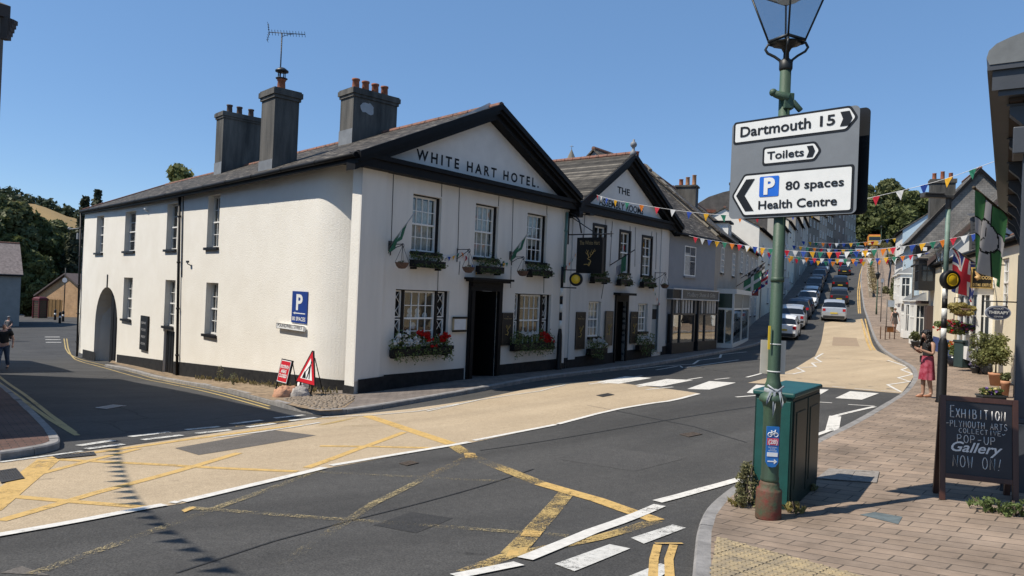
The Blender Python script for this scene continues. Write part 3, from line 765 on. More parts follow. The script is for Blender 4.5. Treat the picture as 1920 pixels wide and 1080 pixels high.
# ---- front wall
OPF = [rect(FF, 773, 362, 827, 472), rect(FF, 890.5, 380, 934, 483), rect(FF, 987.5, 398, 1025, 491),
 rect(FF, 740, 542, 841, 652), rect(FF, 964, 550, 1032, 652)]
door = (FF.uz(884, 600)[0], FF.uz(930, 600)[0], -.6, FF.uz(890, 545)[1])
mb = MB(); wallgrid(mb, FF, .0, u_split, -1.0, zc0 + .02, OPF + [door], .24)
# pilaster strips, 4 cm proud
fbox(mb, FF, 0, FF.uz(718, 500)[0], -.05, -.002, .2, zc0)
fbox(mb, FF, u_split - .32, u_split, -.04, -.002, .2, zc0)
# tympanum
tl = FF.uz(709, 299.5); tr_ = FF.uz(1054, 371.7); ta = FF.uz(917, 225)
mb.add([FF.pt(-.2, .0, zc0 + .02), FF.pt(u_split + .3, .0, zc0 + .02), FF.pt(ta[0], .0, ta[1] + .55)], [(0, 1, 2)], None, 1)
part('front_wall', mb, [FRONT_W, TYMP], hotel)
# ---- black pediment: cornice band and rakes
mb = MB()
fbox(mb, FF, -.42, u_split + .15, -.33, -.003, zc0, zc1); fbox(mb, FF, -.46, u_split + .2, -.4, -.332, zc1 - .1, zc1 + .02)
sl_ = (ta[1] - zc1) / (ta[0] - tl[0]); sr_ = (ta[1] - zc1) / (tr_[0] - ta[0])
EL = -.5; ER = u_split + .05
apz = ta[1] + .40; zl = apz - sl_ * (ta[0] - EL); zr = apz - sr_ * (ER - ta[0])
def rake(y0, y1, dz0, dz1):
 for (ue, s) in ((EL, sl_), (ER, sr_)):
  dz = s * abs(ta[0] - ue)
  pl = [(ue, apz - dz + dz0), (ta[0], apz + dz0), (ta[0], apz + dz1), (ue, apz - dz + dz1)]
  if ue > ta[0]: pl = pl[::-1]
  mb.prism(pl, y0, y1, FF.mat())
rake(-.36, -.004, -.42, -.06); rake(-.48, -.36, -.25, .02); rake(-.56, -.48, -.14, .04)
part('pediment_boards', mb, BLKWOOD, hotel)
# ---- lettering
mb = MB(); wl = FF.uz(780, 296); wr = FF.uz(1010, 344)
text(mb, 'WHITE HART HOTEL.', FF, (wl[0] + wr[0]) / 2, 0, wl[1] - .03, h=.29, width=wr[0] - wl[0], bold=.03, ext=.006, spacing=1.5)
part('lettering', mb, BLACK, hotel)
# ---- side wall
uF = FS.uz(153, 540)[0]
zE = 6.03                                       # side eave
OPS = [rect(FS, 180.5, 406, 194, 475), rect(FS, 234, 398, 254, 472), rect(FS, 312.5, 383.5, 332, 469), rect(FS, 389, 368, 411, 465.5),
 rect(FS, 231, 520, 247.5, 598.5), rect(FS, 308.5, 524.5, 327.5, 612), rect(FS, 385, 529.5, 407.5, 627)]
gate = rect(FS, 178, 536, 220, 680); sd = rect(FS, 306, 618, 326, 706)
uC = -2.3
mb = MB(); wallgrid(mb, FS, uF, uC, -1.6, zE, OPS + [gate, sd], .26)
# arch spandrels of the gateway
gu0, gu1, gz0, gz1 = gate; R_ = (gu1 - gu0) / 2; n = 14
for i in range(n):
 a0, a1 = pi - pi * i / n, pi - pi * (i + 1) / n
 p = lambda a_: (gu0 + R_ + R_ * cos(a_), gz1 - R_ * .95 + R_ * .95 * sin(a_))
 (xa, za), (xb, zb) = p(a0), p(a1)
 mb.quad(FS.pt(xa, 0, za), FS.pt(xb, 0, zb), FS.pt(xb, 0, gz1), FS.pt(xa, 0, gz1))
 mb.quad(FS.pt(xa, 0, za), FS.pt(xa, .7, za), FS.pt(xb, .7, zb), FS.pt(xb, 0, zb))
mb.quad(FS.pt(gu0, .26, gz0), FS.pt(gu0, .26, gz1), FS.pt(gu0 + .5, 1.2, gz1), FS.pt(gu0 + .5, 1.2, gz0))
# rounded corner
arc = [(uC, 0)]
for i in range(1, 13):
 t = rad(47) * i / 12; arc.append((uC + 2.0 * sin(t), 2.0 * (1 - cos(t))))
for (a_, b_) in zip(arc, arc[1:]):
 mb.add([FS.pt(a_[0], a_[1], -1.2), FS.pt(b_[0], b_[1], -1.2), FS.pt(b_[0], b_[1], zE), FS.pt(a_[0], a_[1], zE)], [(0, 1, 2, 3)], None, 0, True)
mb.quad(FS.pt(-.36, .66, -1), FS.pt(-.36, -.03, -1), FS.pt(-.36, -.03, zE), FS.pt(-.36, .66, zE))
mb.add([FS.pt(-.36, -.03, -1), tuple(FF.pt(0, -.05, -1)), tuple(FF.pt(0, -.05, zE)), FS.pt(-.36, -.03, zE)], [(0, 1, 2, 3)])
# far end wall, battered outwards at its foot, and the hidden back walls
eb = FS.pt(uF, 0, 0); e2 = FS.pt(uF, 9.5, 0)
mb.quad(FS.pt(uF - .35, 9.5, -1.6), FS.pt(uF - .35, -.05, -1.6), FS.pt(uF, 0, zE), FS.pt(uF, 9.5, zE))
mb.quad(FS.pt(uF - .35, -.05, -1.6), FS.pt(uF, -.05, -1.6), FS.pt(uF, 0, 3.2), FS.pt(uF, 0, 3.2))
part('side_wall', mb, RENDER_W, hotel)
# ---- plinth
mb = MB()
def plinth(F, pxs, y, zb, skip=()):
 pts = [F.uz(*p) for p in pxs]
 for (a_, b_) in zip(pts, pts[1:]):
  if any(s0 < (a_[0] + b_[0]) / 2 < s1 for s0, s1 in skip): continue
  v = [(a_[0], y, zb), (b_[0], y, zb), (b_[0], y, b_[1]), (a_[0], y, a_[1]), (a_[0], y + .05, a_[1]), (b_[0], y + .05, b_[1])]
  mb.add(v, [(0, 1, 2, 3), (3, 2, 5, 4)], F.mat())
fd0 = FF.uz(870, 690)[0]; fd1 = FF.uz(930, 680)[0]
plinth(FF, [(718.5, 703), (869, 690)], -.025, -1.2); plinth(FF, [(930, 684.5), (1060, 671)], -.025, -1.2); plinth(FF, [(668.2, 711.5), (718, 705)], -.08, -1.2)
plinth(FS, [(156, 655), (178, 660)], -.025, -1.8); plinth(FS, [(220, 664.5), (305.5, 675.5)], -.025, -1.6); plinth(FS, [(326.5, 677.5), (338, 678.7), (558, 703), (590, 707.4)], -.025, -1.4)
zp = FS.uz(590, 707.4)[1]
for (a_, b_) in zip(arc, arc[1:]):
 mb.add([FS.pt(a_[0], a_[1] - .03, -1.2), FS.pt(b_[0], b_[1] - .03, -1.2), FS.pt(b_[0], b_[1] - .03, zp), FS.pt(a_[0], a_[1] - .03, zp), FS.pt(b_[0], b_[1] + .05, zp), FS.pt(a_[0], a_[1] + .05, zp)], [(0, 1, 2, 3), (3, 2, 4, 5)])
mb.add([FS.pt(-.39, -.06, -1), tuple(FF.pt(-.02, -.08, -1)), tuple(FF.pt(-.02, -.08, zp)), FS.pt(-.39, -.06, zp)], [(0, 1, 2, 3)])
part('plinth', mb, PLINTH, hotel)
# ---- roof
B_ = FF.pt(ta[0], -.5, apz + .02); A_ = FF.pt(EL - .02, -.5, zl + .02); Cc = FF.pt(ER, -.5, zr + .02)
dS = -FS.d
eo = FS.n * -.42
eaveA = FS.pt(0, -.11, zE + .2); eaveD = FS.pt(uF - .3, -.11, zE + .2)
def alongpx(p0, d, px, lo=0, hi=60):
 for _ in range(40):
  m = (lo + hi) / 2
  if proj(p0 + d * m)[0] > px: lo = m
  else: hi = m
 return p0 + d * lo
Rr = alongpx(B_, dS, 312)
wid = (Cc - A_).dot(FS.n)
Ee = eaveD + FS.n * (2 * (Rr - eaveD).dot(FS.n))
mb = MB()
A_ = Vector(A_); nst = 14
L0 = [A_.lerp(eaveD, i / nst) + Vector((0, 0, -.05 * sin(pi * i / nst) * (1 if i > 2 else .5))) for i in range(nst + 1)]
T0 = [B_.lerp(Rr, i / nst) for i in range(nst + 1)]
for i in range(nst): mb.add([L0[i + 1], L0[i], T0[i], T0[i + 1]], [(0, 1, 2, 3)])
mb.add([L0[-1], Rr, Ee], [(0, 2, 1)])
mb.add([B_, Cc, Cc + dS * 12, Ee, Rr], [(0, 1, 2, 3, 4)])
# underside
for i in range(nst): mb.add([L0[i] - Vector((0, 0, .09)), L0[i + 1] - Vector((0, 0, .09)), T0[i + 1] - Vector((0, 0, .09)), T0[i] - Vector((0, 0, .09))], [(0, 1, 2, 3)])
roof = part('roof', mb, SLATE, hotel)
mb = MB()
nr = 40
for i in range(nr):
 p, q = B_.lerp(Rr, i / nr), B_.lerp(Rr, (i + .96) / nr); mb.tube([p - Vector((0, 0, .02)), q - Vector((0, 0, .02))], .11, 8, sm=False)
for i in range(18):
 p, q = Rr.lerp(eaveD, i / 18), Rr.lerp(eaveD, (i + .96) / 18); mb.tube([p, q], .07, 6, sm=False)
part('ridge_tiles', mb, RIDGE, roof)
# fascia, gutter, soffit on the side
mb = MB()
for i in range(nst):
 a_, b_ = L0[i] - Vector((0, 0, .0)), L0[i + 1] - Vector((0, 0, .0))
 i1 = FS.n * .017
 mb.add([a_ - Vector((0, 0, .22)), b_ - Vector((0, 0, .22)), b_ - Vector((0, 0, .02)), a_ - Vector((0, 0, .02)), a_ - Vector((0, 0, .22)) + i1 * 7, b_ - Vector((0, 0, .22)) + i1 * 7], [(1, 0, 3, 2), (0, 1, 5, 4)])
mb.tube([p - FS.n * .07 - Vector((0, 0, .08)) for p in L0], .065, 8)
for i in range(0, nst):
 p = L0[i]; mb.tube([p - FS.n * .07 - Vector((0, 0, .08)), L0[i].lerp(L0[i + 1], .02) - FS.n * .07 - Vector((0, 0, .08))], .075, 8)
part('gutter', mb, BLKWOOD, hotel)
# ---- chimneys
def chimney(c, w1, w2, h, pots, base=1.0, cap=.28, cowl=False, flash=True, potmat=None):
 """c: middle of the base; w1 along the side wall, w2 across it"""
 M = FS.mat(); M.translation = c; mb = MB()
 mb.box(-w1 / 2, w1 / 2, -w2 / 2, w2 / 2, -base, h, M)
 e = .09
 mb.box(-w1 / 2 - e * .5, w1 / 2 + e * .5, -w2 / 2 - e * .5, w2 / 2 + e * .5, h - cap, h - cap * .62, M)
 mb.box(-w1 / 2 - e, w1 / 2 + e, -w2 / 2 - e, w2 / 2 + e, h - cap * .62, h, M)
 mb.box(-w1 / 2 - e * .6, w1 / 2 + e * .6, -w2 / 2 - e * .6, w2 / 2 + e * .6, h, h + .05, M)
 ch = part('chimney', mb, CHIM, roof)
 for (x, y) in pots:
  p = MB(); T = M @ Matrix.Translation((x, y, h + .04))
  p.lathe([(.15, 0), (.14, .1), (.125, .38), (.15, .4), (.15, .46), (.11, .46), (.1, .2)], 14, T)
  if cowl:
   p.lathe([(.19, .46), (.2, .48), (.1, .5)], 14, T, 1)
   for k in range(6): p.cyl((.12 * cos(k), .12 * sin(k), .48), (.12 * cos(k), .12 * sin(k), .7), .012, None, 5, T, 1)
   p.lathe([(.22, .7), (.22, .74), (.1, .83), (.0001, .85)], 14, T, 1)
  part('chimney_pot', p, [potmat or TERRA, DARKIRON], ch)
 if flash:
  f_ = MB(); z0 = -.45
  s_ = .02
  f_.add([(-w1 / 2 - s_, -w2 / 2 - s_, z0 - .1), (w1 / 2 + s_, -w2 / 2 - s_, z0 - .1), (w1 / 2 + s_, -w2 / 2 - s_, z0 + .55), (-w1 / 2 - s_, -w2 / 2 - s_, z0 + .55)], [(0, 1, 2, 3)], M)
  part('lead_flashing', f_, LEAD, ch)
 return ch
def onroof(px, py_base, frac):
 """point on the side slope, frac 0 at eave 1 at ridge, in photo column px"""
 lo, hi = 0.0, 1.0
 for _ in range(40):
  m = (lo + hi) / 2; p = L0[0].lerp(L0[-1], m).lerp(B_.lerp(Rr, m), frac)
  if proj(p)[0] > px: lo = m
  else: hi = m
 return p
def hgt(c, py):
 lo, hi = 0, 8
 for _ in range(30):
  m = (lo + hi) / 2
  if proj(c + Vector((0, 0, m)))[1] > py: lo = m
  else: hi = m
 return lo
c2 = onroof(521, 310, .22); h2 = hgt(c2, 176)
ch2 = chimney(c2, 1.0, .85, h2, [(0, 0)], cowl=True)
c3 = onroof(690, 250, .93); h3 = hgt(c3, 180)
ch3 = chimney(c3, .92, 1.9, h3, [(0, -.62), (0, -.2), (0, .22), (0, .64)])
c1 = onroof(448, 300, .97); h1 = hgt(c1, 220)
ch1 = chimney(c1, .9, 2.1, h1, [(0, -.6), (0, -.1), (0, .5)], potmat=pm('sooty_pot', (.09, .06, .05), .9))
mb = MB(); M = FS.mat(); M.translation = c3
random.seed(3)
pts = [(.0 + .34 * cos(t) * random.uniform(.6, 1.15), 0 + .22 * sin(t) * random.uniform(.7, 1.2)) for t in np.linspace(0, 2 * pi, 18)[:-1]]
mb.add([(.462 , -.35 + a_, h3 - .62 + b_) for a_, b_ in pts], [tuple(range(len(pts)))], M)
part('bare_render_patch', mb, pm('bare_render', (.42, .42, .42), .9), ch3)
# ---- windows, front
cur = [(.05, .95, .03, .97), (.0, 1, .03, .97), (.35, 1, .0, .8)]
for i, r in enumerate(OPF[:3]):
 w_ = win(hotel, FF, (r[0] + .02, r[1] - .06, r[2] + .02, r[3] - .03), .17, 4 if i < 2 else 4, 4 if i < 2 else 4, curtain=cur[i], sill=.06)
 s = MB(); fbox(s, FF, r[1] - .058, r[1] - .004, .1, .236, r[2], r[3]); fbox(s, FF, r[0], r[1] - .06, .1, .236, r[3] - .028, r[3] - .004); part('box_frame', s, BLACK, w_)
for r in OPF[3:]:
 u0, u1, z0, z1 = r; W_ = u1 - u0; s = .2 * W_
 w_ = win(hotel, FF, (u0 + s, u1 - s - .05, z0 + .02, z1 - .03), .15, 4, 4, curtain=None, sill=None, depth=.5)
 fr = MB(); bl = MB()
 for (a_, b_) in ((u0 + .01, u0 + s - .09), (u1 - s + .04, u1 - .07)):
  for (c_, d_) in ((z0 + .02, (z0 + z1) / 2 - .02), ((z0 + z1) / 2 + .02, z1 - .03)):
   fbox(fr, FF, a_, a_ + .035, .15, .2, c_, d_); fbox(fr, FF, b_ - .035, b_, .15, .2, c_, d_); fbox(fr, FF, a_ + .035, b_ - .035, .15, .2, c_, c_ + .035); fbox(fr, FF, a_ + .035, b_ - .035, .15, .2, d_ - .035, d_)
   hh = (d_ - c_)
   for k in range(2):
    zz0, zz1 = c_ + hh * k / 2, c_ + hh * (k + 1) / 2
    fr.tube([FF.pt(a_ + .03, .17, zz0 + .02), FF.pt(b_ - .03, .17, zz1 - .02)], .012, 4); fr.tube([FF.pt(b_ - .03, .17, zz0 + .02), FF.pt(a_ + .03, .17, zz1 - .02)], .012, 4)
  bl.quad(FF.pt(a_, .22, z0), FF.pt(b_, .22, z0), FF.pt(b_, .22, z1), FF.pt(a_, .22, z1))
 for (a_, b_) in ((u0 + s - .088, u0 + s - .002), (u1 - s - .048, u1 - s + .038), (u1 - .068, u1 - .004)): fbox(bl, FF, a_, b_, .1, .235, z0, z1)
 fbox(bl, FF, u0 + .004, u1 - .07, .1, .235, z1 - .028, z1 - .004)
 part('side_light', fr, WHITE, w_); part('box_frame', bl, BLACK, w_)
 sl2 = MB(); fbox(sl2, FF, u0 - .12, u1 + .12, -.16, .1, z0 - .1, z0 + .005); part('sill', sl2, BLACK, w_)
 if r is OPF[3]:
  pl = MB()
  for (fx, fz, rr) in ((.36, .62, .09), (.5, .62, .09), (.36, .53, .1), (.5, .53, .1), (.64, .54, .1), (.43, .36, .1)):
   T = FF.mat(u0 + W_ * fx, .26, z0 + (z1 - z0) * fz) @ Matrix.Rotation(rad(90), 4, 'X')
   pl.lathe([(.001, .0), (rr * .6, .0), (rr, .02), (rr, .025), (rr * .6, .012), (.001, .012)], 16, T)
  part('plate', pl, pm('china_plate', (.5, .6, .68), .3, .5, 40), w_)
# ---- windows, side
for i, r in enumerate(OPS):
 win(hotel, FS, (r[0] + .02, r[1] - .02, r[2] + .02, r[3] - .02), .2, 4, 2 if i < 3 else 3, sill=.1 if i != 5 else .06, curtain=(.0, 1, .5, 1) if i == 4 else None)
mb = MB(); u0, u1, z0, z1 = sd
fbox(mb, FS, u0 + .003, u1 - .003, .1, .2, z0, z1 - .003)
for k in range(4): fbox(mb, FS, u0 + .06 + k * (u1 - u0 - .1) / 4, u0 + .04 + (k + .9) * (u1 - u0 - .1) / 4, .085, .1, z0, z1 - .06)
part('side_door', mb, BLACK, hotel)
mb = MB(); fbox(mb, FS, gu0 + (gu1 - gu0) * .42, gu1 - .01, .3, .36, gz0, gz1 - .05)
for k in range(4): fbox(mb, FS, gu0 + (gu1 - gu0) * (.45 + .13 * k), gu0 + (gu1 - gu0) * (.55 + .13 * k), .28, .3, gz0, gz1 - .2)
fbox(mb, FS, gu0 - 1, gu1 + 1, 1.6, 1.65, gz0, gz1 + .5)
gt = part('gate', mb, BLKWOOD, hotel)
mb = MB(); fbox(mb, FS, (gu0 + gu1) / 2 - .07, (gu0 + gu1) / 2 + .07, -.03, .0, gz1 - .02, gz1 + .62); part('keystone', mb, BLACK, hotel)
# ---- front door with surround and canopy
mb = MB(); dz = door[3]
us0, us1 = FF.uz(876, 600)[0], FF.uz(936.5, 600)[0]; zs = FF.uz(877, 524)[1]
fbox(mb, FF, us0, door[0], -.1, .02, -.6, zs); fbox(mb, FF, door[1], us1, -.1, .02, -.6, zs); fbox(mb, FF, door[0], door[1], -.1, .02, dz, zs)
fbox(mb, FF, us0 + .04, us1 - .04, -.14, -.1, zs - .2, zs); fbox(mb, FF, us0 - .22, us1 + .22, -.38, .0, zs, zs + .07); fbox(mb, FF, us0 - .14, us1 + .14, -.3, .0, zs - .06, zs)
for a_ in (us0 + .05, us1 - .19): fbox(mb, FF, a_, a_ + .14, -.13, -.1, -.3, dz)
part('door_surround', mb, BLKWOOD, hotel)
mb = MB(); fbox(mb, FF, door[0] - .3, door[1] + .3, .9, .94, -.6, dz); fbox(mb, FF, door[0] + .004, door[0] + .03, .02, .9, -.6, dz - .004); fbox(mb, FF, door[1] - .03, door[1] - .004, .02, .9, -.6, dz - .004)
for (zz0, zz1) in ((.2, .9), (1.05, 2.0)):
 for k in (0, 1): fbox(mb, FF, door[0] + .1 + k * .45, door[0] + .48 + k * .45, .87, .9, zz0, zz1)
fd = part('front_door', mb, BLACK, hotel)
mb = MB(); mb.ellipsoid(FF.pt(door[0] + .12, .84, 1.0), .03, .03, .03, 8, 6); part('handle', mb, pm('brass', (.5, .35, .12), .3, .1, metal=1), fd)
# ---- downpipes, cables
def downpipe(F, pxs, r=.045, y=-.09, mat=None, root=None, brk=True):
 mb = MB(); pts = [F.uz(*p) for p in pxs]; v = [F.pt(u, y, z) for u, z in pts]; mb.tube(v, r, 8)
 if brk:
  n = max(2, int((v[0] - v[-1]).length / 1.5))
  for k in range(n):
   p = v[0].lerp(v[-1], (k + .5) / n); mb.tube([p, p - Vector((0, 0, .07))], r * 1.35, 8); fbox(mb, F, F.uz(*proj(p))[0] - .02, F.uz(*proj(p))[0] + .02, y + .02, .0, p.z - .05, p.z - .02)
 return part('downpipe', mb, mat or BLACK, root)
downpipe(FS, [(341.5, 362), (336, 708)], .055, root=hotel)
downpipe(FS, [(345, 362), (342, 520)], .015, -.02, root=hotel, brk=False)
downpipe(FS, [(156.5, 400), (149, 668)], .05, -.12, root=hotel)
GRNPIPE = pm('green_pipe', (.11, .2, .17), .5, .3)
downpipe(FF, [(1059.5, 398), (1053.5, 530)], .05, root=hotel, mat=GRNPIPE)
mb = MB()
for (x0, y0, x1, y1) in ((737.5, 327, 733, 455), (828, 345, 827.5, 369), (861, 352, 858, 470), (862, 490, 860, 515), (935, 368, 934, 387), (962, 373, 959, 480), (1025, 386, 1025, 404), (822, 490, 820, 545), (1020, 490, 1019, 550), (958, 500, 957, 540)):
 p0 = FF.uz(x0, y0); p1 = FF.uz(x1, y1); mb.tube([FF.pt(p0[0], -.012, p0[1]), FF.pt(p1[0], -.012, p1[1])], .008, 4); part('cable', mb, DARKIRON, hotel); mb = MB()
# ================================================================== ASSEMBLY ROOMS
asm = thing('assembly_rooms', 'pale grey gabled hall with black pediment attached to the right of the hotel', 'hall', FF.pt(u_split + 4, 0, g(*FF.pt(u_split + 4, 0, 0)[:2])))
OPA = [rect(FF, 1112, 422, 1134, 512), rect(FF, 1162, 434, 1180, 511), rect(FF, 1204, 444, 1221, 516),
 rect(FF, 1103, 565, 1126, 632), rect(FF, 1196, 569, 1214, 622), rect(FF, 1221.5, 571, 1237, 658)]
adoor = (FF.uz(1153, 620)[0], FF.uz(1172, 620)[0], -.3, FF.uz(1155, 565)[1])
mb = MB(); wallgrid(mb, FF, u_split, u_end, -.8, zc0 + .02, OPA + [adoor], .14)
for px in (1075, 1240): u = FF.uz(px, 540)[0]; fbox(mb, FF, u - .22, u + .22, -.04, -.002, .3, zc0)
a2 = FF.uz(1172, 308)
A2l = FF.uz(1082, 377); A2r = FF.uz(1240, 424)
mb.add([FF.pt(u_split, .0, zc0 + .02), FF.pt(u_end + .1, .0, zc0 + .02), FF.pt(a2[0], .0, a2[1] + .4)], [(0, 1, 2)], None, 1)
mb.quad(FF.pt(u_end, 0, -.5), FF.pt(u_end, 8, -.5), FF.pt(u_end, 8, zc0), FF.pt(u_end, 0, zc0))
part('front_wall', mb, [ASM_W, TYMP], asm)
mb = MB(); fbox(mb, FF, u_split + .16, u_end + .3, -.28, -.003, zc0, zc1)
fbox(mb, FF, u_split + .21, u_end + .34, -.34, -.282, zc1 - .08, zc1 + .02)
EL2, ER2 = ER, u_end + .45
apz2 = a2[1] + .38
for (ue) in (EL2, ER2):
 zb_ = zc1 - .1
 for (y0, y1, d0, d1) in ((-.3, -.004, -.45, -.05), (-.42, -.3, -.28, .02), (-.5, -.42, -.15, .04)):
  pl = [(ue, zb_ + d0), (a2[0], apz2 + d0), (a2[0], apz2 + d1), (ue, zb_ + d1)]
  if ue > a2[0]: pl = pl[::-1]
  mb.prism(pl, y0, y1, FF.mat())
part('pediment_boards', mb, BLKWOOD, asm)
B2 = FF.pt(a2[0], -.46, apz2 + .02); C2l = FF.pt(EL2, -.46, zc1 - .08); C2r = FF.pt(ER2, -.46, zc1 - .08)
mb = MB(); N8 = FF.n * 13
mb.add([B2, C2l, C2l + N8, B2 + N8], [(0, 3, 2, 1)]); mb.add([B2, C2r, C2r + N8, B2 + N8], [(0, 1, 2, 3)])
rf2 = part('roof', mb, SLATE_F, asm)
mb = MB()
for i in range(30): mb.tube([B2 + FF.n * (i * .43), B2 + FF.n * (i * .43 + .41)], .1, 8, sm=False)
part('ridge_tiles', mb, RIDGE, rf2)
mb = MB(); mb.lathe([(.16, -.1), (.12, .08), (.06, .14), (.06, .25), (.12, .3), (.14, .38), (.1, .46), (.04, .5), (.05, .56), (.001, .6)], 12, Matrix.Translation(B2 + FF.n * .1))
part('finial', mb, LEAD, rf2)
mb = MB()
wl = FF.uz(1164, 360); wr = FF.uz(1187, 366)
text(mb, 'THE', FF, a2[0] - .03, 0, FF.uz(1175, 366)[1], h=.26, width=wr[0] - wl[0], bold=.025, ext=.006)
wl = FF.uz(1123, 377); wr = FF.uz(1206, 398)
text(mb, 'ASSEMBLY ROOMS', FF, (wl[0] + wr[0]) / 2, 0, FF.uz(1165, 393)[1], h=.27, width=wr[0] - wl[0], bold=.025, ext=.006)
part('lettering', mb, BLACK, asm)
for i, r in enumerate(OPA[:3]):
 win(asm, FF, (r[0] + .01, r[1] - .03, r[2], r[3] - .01), .05, 4, 2, sill=.1, surround=.1, curtain=(.0, .55, .1, .95) if i else None, mt=.03)
for r in OPA[3:5]:
 win(asm, FF, (r[0] + .01, r[1] - .05, r[2], r[3] - .01), .09, 4, 3, curtain=(0, 1, 0, 1), sill=.04)
r = OPA[5]; mb = MB(); fbox(mb, FF, r[0] + .004, r[1] - .004, .07, .12, r[2] - .5, r[3] - .004); dd = part('side_door', mb, pm('pale_blue_door', (.33, .38, .40), .5), asm)
mb = MB(); fbox(mb, FF, r[0] + .15, r[0] + .55, .06, .07, r[3] - .65, r[3] - .2); part('door_pane', mb, INTERIOR, dd)
mb = MB()
us0, us1 = FF.uz(1150.5, 620)[0], FF.uz(1174.5, 620)[0]; zs = FF.uz(1152, 553)[1]
fbox(mb, FF, us0, adoor[0], -.07, .02, -.3, zs); fbox(mb, FF, adoor[1], us1, -.07, .02, -.3, zs); fbox(mb, FF, adoor[0], adoor[1], -.07, .02, adoor[3], zs); fbox(mb, FF, us0 - .12, us1 + .12, -.35, 0, zs, zs + .1)
part('door_surround', mb, BLKWOOD, asm)
mb = MB(); fbox(mb, FF, adoor[0] - .02, adoor[1] + .02, .3, .34, -.3, adoor[3]); mb.quad(FF.pt(adoor[1], .3, -.3), FF.pt(adoor[1], .02, -.3), FF.pt(adoor[1], .02, adoor[3]), FF.pt(adoor[1], .3, adoor[3])); part('front_door', mb, BLACK, asm)
mb = MB(); plinth(FF, [(1060.5, 671), (1150, 660.5)], -.026, -.9); plinth(FF, [(1174, 657), (1221, 652)], -.026, -.9); plinth(FF, [(1238, 650), (1251, 648)], -.026, -.9); part('plinth', mb, PLINTH, asm)
mb = MB()
for (x0, y0, x1, y1) in ((1096, 402, 1093, 470), (1135.5, 412, 1134, 520), (1148, 415, 1143, 500), (1181, 424, 1181, 436), (1191, 426, 1190, 500), (1222, 434, 1221, 446), (1231, 436, 1229, 505), (1132, 530, 1127, 560)):
 p0 = FF.uz(x0, y0); p1 = FF.uz(x1, y1); mb.tube([FF.pt(p0[0], -.012, p0[1]), FF.pt(p1[0], -.012, p1[1])], .008, 4); part('cable', mb, DARKIRON, asm); mb = MB()
# ================================================================== THINGS ON AND BESIDE THE HOTEL
GOLD = pm('gold_leaf', (.62, .42, .13), .45, .3, 12)
SIGNBLK = pm('sign_black', (.01, .01, .011), .5, .2, 5, spec=.3)
LEAF_D = leafmat('leaf_dark', (.012, .03, .01), (.06, .11, .03), (.12, .16, .06))
LEAF_T = leafmat('leaf_trailing', (.03, .06, .012), (.10, .16, .035), (.2, .25, .09))
PET_R = leafmat('petal_red', (.35, .008, .008), (.62, .02, .015))
PET_W = leafmat('petal_white', (.6, .6, .58), (.8, .8, .78))
PET_P = leafmat('petal_pink', (.5, .04, .12), (.65, .18, .3))
PET_V = leafmat('petal_violet', (.16, .08, .35), (.35, .22, .6))
PET_O = leafmat('petal_orange', (.6, .16, .015), (.75, .35, .05))
STEM = pm('brown_bark', (.10, .075, .05), .9, .5, 12, .5, 40)
def rdir():
 v = Vector((random.gauss(0, 1), random.gauss(0, 1), random.gauss(0, 1))); return v.normalized()
def leafcard(mb, p, s, nrm=None, asp=.55, mi=0):
 n = (nrm or rdir()); a = n.orthogonal().normalized(); a = Matrix.Rotation(random.uniform(0, 6.28), 3, n) @ a; b = n.cross(a)
 mb.add([p - a * s, p + b * s * asp, p + a * s, p - b * s * asp], [(0, 1, 2, 3)], None, mi)
def blob(mb, c, r, n, s, M=None, mi=0, shell=.4):
 c = Vector(c)
 for _ in range(n):
  d = rdir() * (shell + (1 - shell) * random.random() ** .6)
  p = c + Vector((d.x * r[0], d.y * r[1], d.z * r[2]))
  if M is not None: p = M @ p
  leafcard(mb, p, s * random.uniform(.6, 1.3), (rdir() + d * .8).normalized(), mi=mi)
def flower(mb, p, r, mi=0, n=9):
 for _ in range(n): leafcard(mb, p + rdir() * r * .6, r * .55, rdir(), .9, mi)
def stag(mb, F, u, z, h, y):
 """a stag's head and antlers in gold line, h high, centred on u, foot at z"""
 def L(pts, r=.02): mb.tube([F.pt(u + x * h, y, z + q * h) for x, q in pts], [r * h] + [r * h * .8] * (len(pts) - 2) + [r * h * .3], 5)
 L([(-.30, .10), (-.10, .12), (.02, .02), (.06, .12), (.12, .28), (.06, .36), (-.04, .38), (-.10, .42), (-.02, .46), (.06, .5)], .024)
 L([(.02, .02), (.0, .14), (.03, .26)], .02)
 L([(.0, .46), (-.05, .58), (-.12, .66), (-.1, .78), (-.04, .88)]); L([(-.12, .66), (-.2, .72), (-.22, .8)], .014); L([(-.1, .78), (-.16, .86), (-.15, .93)], .014); L([(-.05, .58), (.0, .68), (-.02, .78)], .014)
 L([(.06, .5), (.12, .6), (.22, .68), (.28, .8), (.34, .95)]); L([(.22, .68), (.16, .8), (.17, .92)], .014); L([(.28, .8), (.38, .82), (.42, .9)], .014); L([(.12, .6), (.08, .7), (.08, .8)], .014)
def plate(mb, F, l, t, r, b, y0, y1, lx=None):
 q = rect(F, l, t, r, b); fbox(mb, F, q[0], q[1], y0, y1, q[2], q[3]); return q
